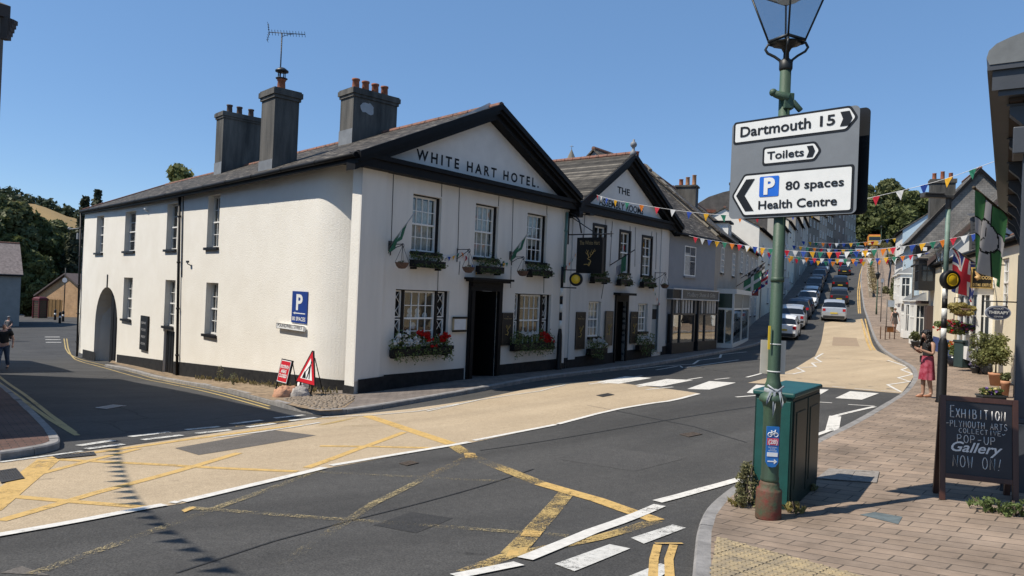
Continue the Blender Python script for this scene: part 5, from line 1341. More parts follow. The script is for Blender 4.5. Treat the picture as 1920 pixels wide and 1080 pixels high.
mb.tube([lp + Vector((-.12, -.03, zb + .1)), lp + Vector((.02, -.06, zb + .05))], [.035, .05], 10); mb.ellipsoid(lp + Vector((-.13, -.03, zb + .11)), .04, .04, .04, 10, 6); mb.tube([lp + Vector((.06, -.06, zb + .02)), lp + Vector((.14, -.08, zb - .08))], .03, 8); mb.box(-.03, .07, -.085, .0, zb - .06, zb + .1, T)
part('clamp', mb, GREEN, t, bevel=.008)
BI = pm('black_iron', (.012, .014, .013), .5, .3, 9)
mb = MB(); mb.lathe([(.058, 4.62), (.066, 4.64), (.066, 4.72), (.058, 4.725), (.045, 4.735), (.03, 4.75), (.025, 4.88)], 20, T @ Matrix.Translation((0, 0, DZ)))
YAW = rad(28)
Tl = T @ Matrix.Translation((0, 0, DZ)); Rl = Tl @ Matrix.Rotation(YAW, 4, 'Z')
for k in range(4):
 a_ = pi / 4 + k * pi / 2; q = lambda r_, z_: Rl @ Vector((r_ * cos(a_), r_ * sin(a_), z_))
 mb.tube([q(.05, 4.70), q(.06, 4.73), q(.11, 4.77), q(.18, 4.81), q(.205, 4.85), q(.18, 4.90), q(.14, 4.89)], .014, 6)
part('bracket', mb, BI, t)
z0, z1, w0, w1 = 4.93, 5.46, .125, .27
def lq(k, w_, z_): a_ = pi / 4 + k * pi / 2; return Rl @ Vector((w_ * 1.414 * cos(a_), w_ * 1.414 * sin(a_), z_))
mb = MB()
for k in range(4):
 mb.tube([lq(k, w0, z0), lq(k, w1, z1)], .010, 6); mb.tube([lq(k, w0, z0), lq(k + 1, w0, z0)], .016, 6); mb.tube([lq(k, w1, z1), lq(k + 1, w1, z1)], .02, 6)
 mb.add([lq(k, w1 + .03, z1 + .01), lq(k + 1, w1 + .03, z1 + .01), lq(k + 1, .1, z1 + .26), lq(k, .1, z1 + .26)], [(0, 1, 2, 3)])
mb.lathe([(.09, z1 + .25), (.1, z1 + .36), (.05, z1 + .42), (.0001, z1 + .5)], 12, Tl); mb.lathe([(.16, z0 - .03), (.13, z0 - .02), (.05, z0 - .08), (.03, z0 - .12)][::-1], 12, Tl)
part('lantern_frame', mb, BI, t)
mb = MB()
for k in range(4): mb.add([lq(k, w0, z0), lq(k + 1, w0, z0), lq(k + 1, w1, z1), lq(k, w1, z1)], [(0, 1, 2, 3)])
part('lantern_glass', mb, glass('lantern_glass', (.80, .85, .88), .07, .4), t)
mb = MB(); mb.add([lq(k, w1 - .01, z1 - .015) for k in range(4)], [(0, 1, 2, 3)]); mb.lathe([(.09, z1 - .02), (.12, z1 - .1), (.1, z1 - .12), (.0001, z1 - .12)], 14, Tl); part('reflector', mb, SIGNW, t)
# silver tape tied round the column
tape = thing('tape_tie', 'silver grey tape tied round the lamp column above the cycle sticker', 'tape', lp + Vector((0, 0, 1.3)))
mb = MB(); mb.lathe([(.082, 1.285), (.089, 1.3), (.087, 1.325), (.08, 1.335)], 16, T)
for dx, l in ((-.02, .26), (.03, .17), (-.06, .14)):
 mb.add([lp + Vector((dx - .012, -.1, 1.31)), lp + Vector((dx + .012, -.1, 1.31)), lp + Vector((dx * 1.6 + .01, -.14, 1.31 - l * .6)), lp + Vector((dx * 1.8 - .004, -.125, 1.31 - l)), lp + Vector((dx * 1.6 - .02, -.14, 1.31 - l * .6))], [(0, 1, 2, 3, 4)])
mb.tube([lp + Vector((-.08, -.06, 1.37)), lp + Vector((0, -.1, 1.31)), lp + Vector((.09, -.05, 1.36))], .01, 6)
part('tape', mb, pm('silver_tape', (.42, .44, .45), .35, .3, 30), tape)
# cycle route sticker
FL = Facade(lp.x, lp.y - .099, rad(90 + 4))
st = thing('route_sticker', 'blue cycle route sticker with white bicycle and arrow on the lamp column', 'sticker', lp + Vector((0, 0, .6)))
zs0, zs1 = .545, .955; zg = lp.z; hw = .062; uo = -.02
prof = [(uo - hw, zs0 + .05), (uo - hw * .6, zs0 + .008), (uo, zs0), (uo + hw * .6, zs0 + .008), (uo + hw, zs0 + .05), (uo + hw, zs1), (uo - hw, zs1)]
mb = MB(); mb.prism([(a_, b_ + zg) for a_, b_ in prof], -.003, .012, FL.mat()); part('backing', mb, pm('sticker_blue', (.015, .16, .48), .4), st)
mb = MB()
zb = zg + .875
def wheel_(u, z, r): mb.tube([FL.pt(u + r * cos(k * pi / 8), -.006, z + r * sin(k * pi / 8)) for k in range(17)], .004, 4, caps=False)
wheel_(uo - .03, zb, .02); wheel_(uo + .03, zb, .02)
for a_, b_ in (((-.03, 0), (-.012, .03)), ((-.012, .03), (.02, .03)), ((.02, .03), (0, 0)), ((0, 0), (-.03, 0)), ((0, 0), (-.014, .036)), ((.03, 0), (.018, .045)), ((.018, .045), (.028, .047)), ((-.022, .037), (-.006, .037))):
 mb.tube([FL.pt(uo + a_[0], -.006, zb + a_[1]), FL.pt(uo + b_[0], -.006, zb + b_[1])], .004, 4)
fbox(mb, FL, uo - .052, uo + .052, -.007, -.003, zg + .655, zg + .695)
fbox(mb, FL, uo - .045, uo + .03, -.006, -.003, zg + .60, zg + .611); mb.add([FL.pt(uo + .05, -.006, zg + .6055), FL.pt(uo + .018, -.006, zg + .632), FL.pt(uo + .018, -.006, zg + .579)], [(0, 1, 2)])
for k, s in enumerate(('NATIONAL', 'CYCLE', 'NETWORK')): text(mb, s, FL, uo, -.004, zg + .742 - k * .017, h=.012)
part('cycle_symbols', mb, SIGNW, st)
mb = MB(); fbox(mb, FL, uo - .055, uo + .055, -.006, -.003, zg + .77, zg + .84); part('route_panel', mb, pm('panel_red', (.62, .09, .13), .5), st)
mb = MB(); text(mb, '(28)', FL, uo, -.008, zg + .785, h=.042, width=.09, bold=.02); part('route_number', mb, SIGNW, st)
# cream notice boards strapped to the column
bb = thing('cream_notice', 'blank cream notice panel strapped to the lamp column above the cabinet', 'notice panel', lp + Vector((0, .07, 1.45)))
FB = Facade(lp.x, lp.y + .068, rad(92)); q = rect(FB, 1426, 637, 1473, 700)
mb = MB(); fbox(mb, FB, q[0], q[1], 0, .008, q[2], q[3]); part('panel', mb, pm('cream_board', (.62, .57, .47), .7, .12), bb)
mb = MB(); mb.lathe([(.068, 1.5), (.068, 1.512)], 14, T); mb.lathe([(.066, 1.78), (.066, 1.79)], 14, T); part('strap', mb, WPOLE, bb)
mb = MB(); q = rect(Facade(lp.x, lp.y - .06, rad(92)), 1440.5, 611, 1444.5, 655); FQ = Facade(lp.x, lp.y - .05, rad(92)); fbox(mb, FQ, q[0], q[1], -.012, 0, q[2], q[3]); part('yellow_strip', mb, pm('strip_yellow', (.72, .5, .03), .5), bb)
# direction sign
kS = lp.y / 7.42; SF = fac2((2.37 * kS, 7.68 * kS), (3.30 * kS, 6.76 * kS))
SFG = pm('sign_grey', (.17, .185, .20), .5, .12, 5); SW = pm('sign_face_white', (.72, .72, .69), .45, .06, 8); SB = pm('sign_face_black', (.012, .013, .015), .4, spec=.3); SBL = pm('parking_blue', (.01, .13, .58), .4)
ds = thing('direction_sign', 'grey direction sign with white Dartmouth, Toilets and parking panels on the lamp post', 'road sign', lp + Vector((0, 0, 3)))
L_ = 0.0; tl_ = SF.uz(1372, 231); tr2 = SF.uz(1613, 197); bl_ = SF.uz(1368, 409); br_ = SF.uz(1605, 402)
uL = (tl_[0] + bl_[0]) / 2; uR = (tr2[0] + br_[0]) / 2; zT = (tl_[1] + tr2[1]) / 2; zB = (bl_[1] + br_[1]) / 2
def rrect(u0, u1, z0, z1, r, n=5):
 out = []
 for (cx, cz, a0) in ((u1 - r, z0 + r, -90), (u1 - r, z1 - r, 0), (u0 + r, z1 - r, 90), (u0 + r, z0 + r, 180)):
  out += [(cx + r * cos(rad(a0 + 90 * k / n)), cz + r * sin(rad(a0 + 90 * k / n))) for k in range(n + 1)]
 return out
mb = MB(); mb.prism(rrect(uL, uR, zB, zT, .05), 0, .006, SF.mat()); part('panel', mb, SFG, ds)
def poly_in(pts, e):
 """inset a convex polygon by e"""
 n = len(pts); c = sum((Vector(p) for p in pts), Vector((0, 0))) / n; out = []
 for i in range(n):
  p, a_, b_ = Vector(pts[i]), Vector(pts[i - 1]), Vector(pts[(i + 1) % n])
  d1 = (p - a_).normalized(); d2 = (b_ - p).normalized(); n1 = Vector((-d1.y, d1.x)); n2 = Vector((-d2.y, d2.x))
  if n1.dot(c - p) < 0: n1 = -n1
  if n2.dot(c - p) < 0: n2 = -n2
  m = n1 + n2; out.append(p + m * (e / max(.35, (1 + n1.dot(n2)))))
 return [tuple(v) for v in out]
def roundc(pts, r, n=4):
 out = []
 for i in range(len(pts)):
  p, a_, b_ = Vector(pts[i]), Vector(pts[i - 1]), Vector(pts[(i + 1) % len(pts)])
  s = p + (a_ - p).normalized() * r; e = p + (b_ - p).normalized() * r
  for k in range(n + 1): w_ = k / n; out.append(tuple((s * (1 - w_) + p * w_) * (1 - w_) + (p * (1 - w_) + e * w_) * w_))
 return out
def flat(mb, pts, y, mi=0): mb.add([SF.pt(a_, y, b_) for a_, b_ in pts], [tuple(range(len(pts)))], None, mi)
Uz = lambda x, y: Vector(SF.uz(x, y))
def squared(pts, left):
 """tidy a five-sided arrow panel: top and bottom level, sides upright"""
 zt = (pts[0][1] + pts[1][1]) / 2;
 return pts
u_ = lambda x, y: SF.uz(x, y)[0]; z_ = lambda x, y: SF.uz(x, y)[1]
pn = []
zt, zb_ = (z_(1376, 229) + z_(1598, 199)) / 2, (z_(1376, 271) + z_(1587, 247)) / 2
pn.append(([(u_(1376, 250), zb_), (u_(1588, 248), zb_), (u_(1610, 221), (zt + zb_) / 2), (u_(1596, 200), zt), (u_(1376, 250), zt)], zt, zb_))
zt, zb_ = (z_(1431, 276) + z_(1531, 265)) / 2, (z_(1430, 311) + z_(1529, 302)) / 2
pn.append(([(u_(1430, 295), zb_), (u_(1528, 302), zb_), (u_(1541, 284), (zt + zb_) / 2), (u_(1530, 266), zt), (u_(1430, 295), zt)], zt, zb_))
zt, zb_ = (z_(1397, 327) + z_(1602, 307)) / 2, (z_(1392, 408) + z_(1599, 397)) / 2
pn.append(([(u_(1394, 405), zb_), (u_(1601, 352), zb_), (u_(1601, 352), zt), (u_(1396, 328), zt), (u_(1372, 369), (zt + zb_) / 2)], zt, zb_))
bk = MB(); wh = MB()
for pts, zt, zb_ in pn:
 flat(bk, roundc(pts, .03), -.004); flat(wh, roundc(poly_in(pts, .022), .02), -.008)
part('panel_border', bk, SB, ds); part('panel_face', wh, SW, ds)
mb = MB()
def chev(ul, ur, zt, zb_, th, flip=1):
 zm = (zt + zb_) / 2
 if flip > 0: flat(mb, [(ul, zb_), (ul + th, zb_), (ur, zm), (ur - th, zm)], -.012); flat(mb, [(ur - th, zm), (ur, zm), (ul + th, zt), (ul, zt)], -.012)
 else: flat(mb, [(ur - th, zb_), (ur, zb_), (ul + th, zm), (ul, zm)], -.012); flat(mb, [(ul, zm), (ul + th, zm), (ur, zt), (ur - th, zt)], -.012)
e = .05
chev(u_(1576, 225), u_(1599, 222), pn[0][1] - e, pn[0][2] + e, .085); chev(u_(1513, 287), u_(1529, 284), pn[1][1] - .04, pn[1][2] + .04, .06); chev(u_(1381, 369), u_(1415, 369), pn[2][1] - .06, pn[2][2] + .06, .095, -1)
def tx(s, xl, yl, xr, yr, cap, bold=.012):
 a_, b_ = SF.uz(xl, yl), SF.uz(xr, yr); text(mb, s, SF, (a_[0] + b_[0]) / 2, -.009, (a_[1] + b_[1]) / 2, h=cap, width=b_[0] - a_[0], bold=bold)
tx('Dartmouth', 1389, 257.5, 1521, 240, .105, .018); tx('15', 1538, 237, 1566.5, 234, .1, .018); tx('Toilets', 1439, 299, 1508, 293, .078, .018); tx('80 spaces', 1473.5, 355.5, 1583, 349, .082, .018); tx('Health Centre', 1422.5, 393, 1570, 384, .085, .018)
part('lettering', mb, SB, ds)
mb = MB(); a_, b_ = SF.uz(1424, 370), SF.uz(1462, 329); flat(mb, rrect(a_[0], b_[0], a_[1], b_[1], .015), -.012); part('parking_square', mb, SBL, ds)
mb = MB(); text(mb, 'P', SF, (a_[0] + b_[0]) / 2 + .005, -.013, a_[1] + .03, h=(b_[1] - a_[1]) * .76, bold=.045); part('parking_letter', mb, SW, ds)
mb = MB()
for z in (zB + .2, zT - .2): mb.box(-.09, .09, -.02, .08, z - lp.z - .02, z - lp.z + .02, T)
part('bracket', mb, pm('alu', (.4, .4, .41), .4, metal=.7), ds)
bs = thing('direction_sign', 'second sign seen only by its black back edge behind the grey direction sign', 'road sign', lp + Vector((0, .1, 3)))
mb = MB(); mb.prism(rrect(uL + .06, uR + .035, zB + .01, zT + .012, .05), .17, .185, SF.mat()); part('panel', mb, SB, bs)
mb = MB(); mb.box(-.09, .09, .02, .09, 3.1, 3.14, T); part('bracket', mb, SB, bs)
# green cabinet
cn = G(1479, 957, .112); CB = Facade(cn.x, cn.y, rad(36)); zg = g(cn.x, cn.y) + .112
cab = thing('utility_cabinet', 'dark green steel utility cabinet behind the street lamp', 'cabinet', (cn.x, cn.y, zg))
CG = pm('cabinet_shaded_green', (.004, .03, .024), .42, .35, 4, .05, 60); CGT = pm('cabinet_lit_green', (.012, .085, .075), .45, .25, 4)  # top and sun side get a lit green, the rest a shaded one
hC = zat(Vector((cn.x, cn.y, zg)), 737)
mb = MB(); fbox(mb, CB, 0, 1.22, 0, .40, zg - .02, zg + hC - .06); part('body', mb, CG, cab, bevel=.01)
mb = MB(); fbox(mb, CB, -.025, 1.245, -.025, .425, zg + hC - .06, zg + hC); part('top', mb, CGT, cab, bevel=.02)
for k in (0, 1):
 mb = MB(); fbox(mb, CB, .035 + k * .6, .585 + k * .6, -.012, -.001, zg + .1, zg + hC - .1); d_ = part('door', mb, CG, cab, bevel=.006)
 mb = MB(); fbox(mb, CB, .12 + k * .6, .50 + k * .6, -.02, -.0125, zg + .2, zg + hC - .22); part('door_panel', mb, CG, d_, bevel=.006)
mb = MB(); FD = Facade(*CB.pt(0, .4, 0)[:2], rad(36 + 90)); fbox(mb, FD, .02, .38, -.01, -.001, zg + .05, zg + hC - .1); part('side_panel', mb, CGT, cab, bevel=.005)
# chalkboard
ab = G(1768, 937, .112); zg = g(ab.x, ab.y) + .112; AB = Facade(ab.x, ab.y, rad(109)); wA = (1897 - 1764) / 1331 * ab.y * .95
hA = zat(Vector((ab.x, ab.y, zg)), 742)
board = thing('chalkboard', 'wooden framed chalkboard advertising an exhibition on the near pavement', 'a-board', (ab.x + wA / 2, ab.y, zg))
MA = AB.mat(-.035, 0, zg) @ Matrix.Rotation(-rad(7), 4, 'X'); WOOD = pm('dark_wood_frame', (.07, .028, .018), .45, .4, 9, streak=True)
zp0 = hA * .21; fr_ = .055
mb = MB(); mb.box(0, fr_, -.02, .02, 0, hA, MA); mb.box(wA - fr_, wA, -.02, .02, 0, hA, MA); mb.box(fr_, wA - fr_, -.019, .019, hA - fr_, hA - .001, MA); mb.box(fr_, wA - fr_, -.019, .019, zp0, zp0 + fr_, MA); part('front_frame', mb, WOOD, board, bevel=.004)
MB2 = AB.mat(-.035, .30, zg) @ Matrix.Rotation(rad(7), 4, 'X')
mb = MB(); mb.box(0, fr_, -.02, .02, 0, hA * .985, MB2); mb.box(wA - fr_, wA, -.02, .02, 0, hA * .985, MB2); mb.box(fr_, wA - fr_, -.01, .01, zp0, hA * .98, MB2); part('rear_frame', mb, WOOD, board)
mb = MB(); mb.box(fr_, wA - fr_, -.008, .008, zp0 + fr_, hA - fr_, MA); part('slate_face', mb, pm('chalkboard_black', (.008, .008, .011), .5, .6, 3, col2=(.02, .02, .024)), board)
STK = {'E': [[(1, 0), (0, 0), (0, 1), (1, 1)], [(0, .5), (.8, .5)]], 'X': [[(0, 0), (1, 1)], [(0, 1), (1, 0)]], 'H': [[(0, 0), (0, 1)], [(1, 0), (1, 1)], [(0, .5), (1, .5)]], 'I': [[(.5, 0), (.5, 1)]],
 'B': [[(0, 0), (0, 1), (.7, .95), (.8, .75), (.6, .55), (0, .5)], [(.6, .55), (.95, .35), (.9, .1), (.6, 0), (0, 0)]], 'T': [[(.5, 0), (.5, 1)], [(0, 1), (1, 1)]], 'O': [[(.5 + .5 * cos(k * pi / 7), .5 + .5 * sin(k * pi / 7)) for k in range(15)]],
 'N': [[(0, 0), (.05, 1), (.9, 0), (1, 1)]], 'P': [[(0, 0), (0, 1), (.7, .97), (.9, .75), (.7, .5), (0, .48)]], 'L': [[(0, 1), (0, 0), (.9, .02)]], 'Y': [[(0, 1), (.5, .5), (1, 1)], [(.5, .5), (.45, 0)]], 'M': [[(0, 0), (.1, 1), (.5, .3), (.9, 1), (1, 0)]],
 'U': [[(0, 1), (.02, .3), (.3, 0), (.7, 0), (.97, .3), (1, 1)]], 'A': [[(0, 0), (.5, 1), (1, 0)], [(.2, .38), (.8, .38)]], 'R': [[(0, 0), (0, 1), (.7, .95), (.85, .75), (.6, .52), (0, .5)], [(.5, .52), (1, 0)]], 'S': [[(.95, .85), (.6, 1), (.15, .9), (.15, .62), (.8, .42), (.95, .18), (.6, 0), (0, .1)]],
 'C': [[(.95, .85), (.6, 1), (.15, .8), (0, .5), (.15, .15), (.6, 0), (.95, .15)]], 'V': [[(0, 1), (.5, 0), (1, 1)]], 'W': [[(0, 1), (.22, 0), (.5, .75), (.78, 0), (1, 1)]], '-': [[(.1, .45), (.9, .5)]], '~': [[(0, .4), (.3, .2), (.6, .35), (1, .5)]], '!': [[(.6, 1), (.3, .3)], [(.2, .08), (.22, .02)]]}
CHALK = pm('chalk', (.72, .70, .66), .9, .25, 60)
def chalk(mb, s, x0, x1, z, h, r, first=1.0):
 n = len(s); cw = (x1 - x0) / n
 for i, c in enumerate(s):
  if c == ' ': continue
  hh = h * (first if i == 0 else 1); j = random.uniform(-.02, .02) * h
  for st_ in STK[c]: mb.tube([MA @ Vector((x0 + cw * (i + .12 + .76 * a_ * (.85 if c != 'I' else 1)), -.0095, z + j + hh * b_)) for a_, b_ in st_], r, 4)
random.seed(2); mb = MB(); S = lambda y: hA * (936 - (600 + y / 2.843)) / (936 - 742)
X_ = lambda x: (x - 345) / 393 * wA
chalk(mb, 'EXHIBITION', X_(395), X_(680), S(517), .095, .0055, 1.3); chalk(mb, '-PLYMOUTH ARTS', X_(372), X_(688), S(566), .066, .0036); chalk(mb, 'COLLECTIVE~', X_(440), X_(678), S(596), .05, .0032); chalk(mb, 'POP-UP', X_(430), X_(632), S(646), .08, .004)
chalk(mb, 'NOW ON!', X_(408), X_(668), S(775), .12, .004)
text(mb, 'Gallery', None, 0, 0, 0, h=.105, width=X_(660) - X_(402), bold=.015, shear=.35, M=MA @ Matrix.Translation(((X_(402) + X_(660)) / 2, -.0085, S(694)))); part('chalk_lettering', mb, CHALK, board)
# blue-grey paver repair and weeds by the near lamp, cabinet and shopfront
sheet('paver_repair', xy([(1612, 966), (1640, 961), (1692, 970), (1684, 984)], .11), .1165, pm('blue_grey_paver', (.13, .16, .165), .8, .4, 8))
def weedplant(px, py, h_, w_, n, lab, mat_, grass=0):
 p = G(px, py, .11); t = thing('weed_plant', lab, 'plant', p); mb = MB()
 for k in range(7): mb.tube([p, p + Vector((random.uniform(-w_, w_) * .6, random.uniform(-w_, w_) * .6, h_ * random.uniform(.5, 1)))], .006, 4)
 part('stem', mb, STEM, t); mb = MB()
 if n:
  for k in range(n // 30): a_ = random.uniform(0, 6.28); rr = random.random() ** .5; zz = random.random(); blob(mb, p + Vector((w_ * rr * cos(a_) * (1.1 - .6 * zz), w_ * rr * sin(a_) * (1.1 - .6 * zz), h_ * zz)), (w_ * .28, w_ * .28, h_ * .13), 30, .018)
 for k in range(grass): tuft(mb, p + Vector((random.uniform(-w_, w_), random.uniform(-w_, w_), 0)), 8, h_ * .7, .004, .9)
 part('foliage', mb, mat_, t)
SCRUB = leafmat('scrub_leaf', (.05, .06, .02), (.16, .17, .07), (.26, .24, .12)); DRYG = leafmat('dry_grass', (.22, .18, .05), (.38, .32, .12))
weedplant(1398, 950, .46, .14, 1500, 'bushy grey green weed growing at the foot of the street lamp', SCRUB)
weedplant(1390, 948, .12, .12, 60, 'low straw coloured grass at the kerb left of the lamp base', DRYG, 14)
weedplant(1492, 962, .13, .1, 90, 'small yellow green tuft right of the lamp base', DRYG, 14)
weedplant(1522, 920, .1, .08, 60, 'tiny dark weed at the far corner of the green cabinet', SCRUB, 5)
weedplant(1855, 958, .14, .2, 300, 'flat green weed rosette on the paving near the chalkboard', LEAF_T, 8)
weedplant(1905, 968, .16, .14, 420, 'dark green weed clump at the foot of the grey shopfront pillar', LEAF_T, 4)
# ================================================================== OTHER BUILDINGS
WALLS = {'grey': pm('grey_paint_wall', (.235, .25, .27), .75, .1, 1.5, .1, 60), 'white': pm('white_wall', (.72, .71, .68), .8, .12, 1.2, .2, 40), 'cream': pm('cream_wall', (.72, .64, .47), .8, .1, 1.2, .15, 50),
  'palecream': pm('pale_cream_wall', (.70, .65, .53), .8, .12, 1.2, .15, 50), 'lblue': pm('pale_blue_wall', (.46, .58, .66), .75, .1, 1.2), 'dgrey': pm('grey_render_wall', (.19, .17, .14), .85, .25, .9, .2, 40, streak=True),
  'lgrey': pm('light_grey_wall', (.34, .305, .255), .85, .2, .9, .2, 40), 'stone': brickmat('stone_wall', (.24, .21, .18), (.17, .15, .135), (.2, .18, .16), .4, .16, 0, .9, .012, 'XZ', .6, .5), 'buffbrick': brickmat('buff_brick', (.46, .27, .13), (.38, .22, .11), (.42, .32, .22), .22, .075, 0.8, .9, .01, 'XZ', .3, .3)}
SLATEHUNG = brickmat('hung_slate', (.27, .25, .225), (.21, .20, .185), (.12, .11, .10), .25, .13, rad(20), .75, .006, 'XZ', .5, .45)
ROOFG = brickmat('grey_slate_roof', (.075, .065, .055), (.13, .11, .09), (.025, .022, .02), .32, .12, -rad(60), .8, .006, 'XZ', .8, .6, vscale=2.5)
ROOFR = brickmat('slate_roof_right', (.10, .09, .08), (.13, .12, .105), (.03, .028, .025), .32, .12, rad(-67), .8, .006, 'XZ', .8, .5, vscale=2.5)
def house(name, label, F, u0, u1, zg0, eave, ridge, dep, wall, roofm, wins=(), end=None, ov=.25, cat='house', chim=(), rows=4, cols=2, hipend=False, door=None, frm=None, wy=.06, trim=True, ridge_y=None, low=3.0, sill=.06):
 """wins: (u0,u1,z0,z1) openings; end: material of the gable ends"""
 p = F.pt((u0 + u1) / 2, 0, 0); t = thing(name, label, cat, (p.x, p.y, zg0)); ry = ridge_y or dep / 2
 mb = MB(); ops = [w for w in wins]; dops = [door] if door else []
 wallgrid(mb, F, u0, u1, zg0 - low, eave, ops + dops, .12)
 back = eave - 0 if True else 0
 for u in (u0, u1):
  pl = [F.pt(u, 0, zg0 - low), F.pt(u, dep, zg0 - low), F.pt(u, dep, eave), F.pt(u, ry, ridge), F.pt(u, 0, eave)]
  mb.add(pl, [(0, 1, 2, 3, 4)], None, 1)
 mb.quad(F.pt(u1, dep, zg0 - low), F.pt(u0, dep, zg0 - low), F.pt(u0, dep, eave), F.pt(u1, dep, eave))
 part('wall', mb, [wall, end or wall], t)
 mb = MB(); sl = (ridge - eave) / ry; e0, e1 = u0 - .12, u1 + .12; zo = eave - ov * sl
 th = .1
 for (ya, za, yb, zb) in ((-ov, zo, ry, ridge), (dep + ov, eave - ov * (ridge - eave) / (dep - ry), ry, ridge)):
  a_, b_, c_, d_ = F.pt(e0, ya, za + .04), F.pt(e1, ya, za + .04), F.pt(e1, yb, zb + .04), F.pt(e0, yb, zb + .04)
  up_ = Vector((0, 0, th)); mb.add([a_ + up_, b_ + up_, c_ + up_, d_ + up_, a_, b_, c_, d_], [(0, 1, 2, 3), (7, 6, 5, 4), (0, 4, 5, 1), (1, 5, 6, 2), (3, 7, 4, 0)] if ya < ry else [(3, 2, 1, 0), (4, 5, 6, 7), (1, 5, 4, 0), (2, 6, 5, 1), (0, 4, 7, 3)])
 rf = part('roof', mb, roofm, t)
 if trim:
  mb = MB(); mb.tube([F.pt(e0, -ov - .05, zo + .03), F.pt(e1, -ov - .05, zo + .03)], .06, 8); fbox(mb, F, u0, u1, -.06, -.002, eave - .16, eave - .02); part('gutter', mb, BLKWOOD, t)
  mb = MB()
  n = max(2, int((e1 - e0) / .45))
  for k in range(n): mb.tube([F.pt(e0 + (e1 - e0) * k / n, ry, ridge + .13), F.pt(e0 + (e1 - e0) * (k + .96) / n, ry, ridge + .13)], .1, 6, sm=False)
  part('ridge_tiles', mb, RIDGE, rf)
 for (cu, cy, w1, w2, h, np_) in chim:
  mb = MB(); M = F.mat(cu, cy, ridge - abs(cy - ry) * sl); mb.box(-w1 / 2, w1 / 2, -w2 / 2, w2 / 2, -1.2, h, M); mb.box(-w1 / 2 - .06, w1 / 2 + .06, -w2 / 2 - .06, w2 / 2 + .06, h - .2, h + .04, M); c = part('chimney', mb, CHIM, rf)
  for k in range(np_):
   off = (k - (np_ - 1) / 2) * (max(w1, w2) / np_)
   mb = MB(); mb.lathe([(.13, h + .03), (.12, h + .1), (.11, h + .42 + .1 * (k % 2)), (.13, h + .45 + .1 * (k % 2)), (.09, h + .45 + .1 * (k % 2))], 10, M @ Matrix.Translation((off, 0, 0) if w1 >= w2 else (0, off, 0))); part('chimney_pot', mb, TERRA, c)
 for w_ in wins: win(t, F, (w_[0] + .01, w_[1] - .01, w_[2], w_[3] - .01), wy, w_[4] if len(w_) > 4 else rows, w_[5] if len(w_) > 5 else cols, frm=frm, sill=sill, mt=.03, depth=.25)
 if door:
  mb = MB(); fbox(mb, F, door[0] + .01, door[1] - .01, .06, .11, zg0 - .3, door[3] - .01); part('door', mb, [BLACK, pm('door_blue', (.03, .06, .14), .4), pm('door_red', (.2, .02, .02), .4)][int(abs(u0 * 7)) % 3], t)
 return t, rf
def zg_(F, u, y=-.3): p = F.pt(u, y, 0); return g(p.x, p.y)
def grid(u0, u1, n, rows_, w_, eave=None):
 out = []
 for (z0, z1) in rows_:
  for k in range(n):
   c = u0 + (u1 - u0) * (k + .5) / n; out.append((c - w_ / 2, c + w_ / 2, z0, z1))
 return out
# ---- grey shop right of the hall (same line as the hotel front)
uA0, uA1 = u_end, FF.uz(1338, 560)[0]; gA = zg_(FF, (uA0 + uA1) / 2) + .1
zEa = FF.uz(1300, 437)[1]
wA_ = rect(FF, 1283, 460, 1304, 517)
shop, rfA = house('grey_shop', 'grey painted shop with dark shopfront and slate roof right of the hall', FF, uA0 + .02, uA1, gA, zEa, zEa + 3.9, 8.5, WALLS['grey'], ROOFG, cat='shop', wins=[], ov=.3, chim=[])
mb = MB(); sl = 3.9 / 4.25
for k in range(9): y0_ = k * .5; mb.prism([(0, 0), (.3, 0), (.3, .1), (0, .1)], 0, .46, FF.mat(uA1 - .2, y0_ - .1, zEa + (y0_ - .1) * sl + .16) @ Matrix.Rotation(math.atan(sl), 4, 'X'))
part('coping_stone', mb, pm('coping', (.28, .25, .2), .9, .4, 5, .4, 40), rfA)
wn = win(shop, FF, (wA_[0], wA_[1], wA_[2], wA_[3]), -.02, 2, 2, split=.68, sill=.05, sillmat=WALLS['grey'], depth=.02, curtain=None)
mb = MB(); fbox(mb, FF, wA_[0] + .05, wA_[0] + .55, -.012, -.006, wA_[2] + .05, wA_[2] + 1.1); part('curtain', mb, CURTAIN, wn)
mb = MB(); z1 = FF.uz(1300, 545)[1]; z0 = FF.uz(1300, 561)[1]
f0, f1 = FF.uz(1249, 550)[0] + .1, FF.uz(1336, 555)[0]
fbox(mb, FF, f0 - .04, f1, -.3, -.02, z0, z1); part('fascia', mb, pm('fascia_grey', (.085, .09, .09), .5, .3), shop)
mb = MB()
fm = FF.uz(1268, 550)[0]
for a_, b_, c_, d_ in ((f0 - .05, f1 + .01, z1, z1 + .06), (f0 - .05, f1 + .01, z0 - .05, z0), (fm - .12, fm - .02, z0, z1)): fbox(mb, FF, a_, b_, -.34, -.02, c_, d_)
fbox(mb, FF, f1 + .01, f1 + .05, -.34, -.02, z0 - .05, z1 + .06)
part('fascia_frame', mb, pm('fascia_white', (.55, .55, .54), .5), shop)
mb = MB(); fbox(mb, FF, f0, fm - .13, -.305, -.301, z0 + .02, z1 - .02); part('fascia_end', mb, SIGNBLK, shop)
mb = MB(); text(mb, 'Modbury Shoes & Gifts', FF, (fm + f1) / 2 + .05, -.305, (z0 + z1) / 2 - .08, h=.2, width=(f1 - fm) * .78, shear=.2); part('lettering', mb, pm('fascia_letter', (.4, .4, .38), .6), shop)
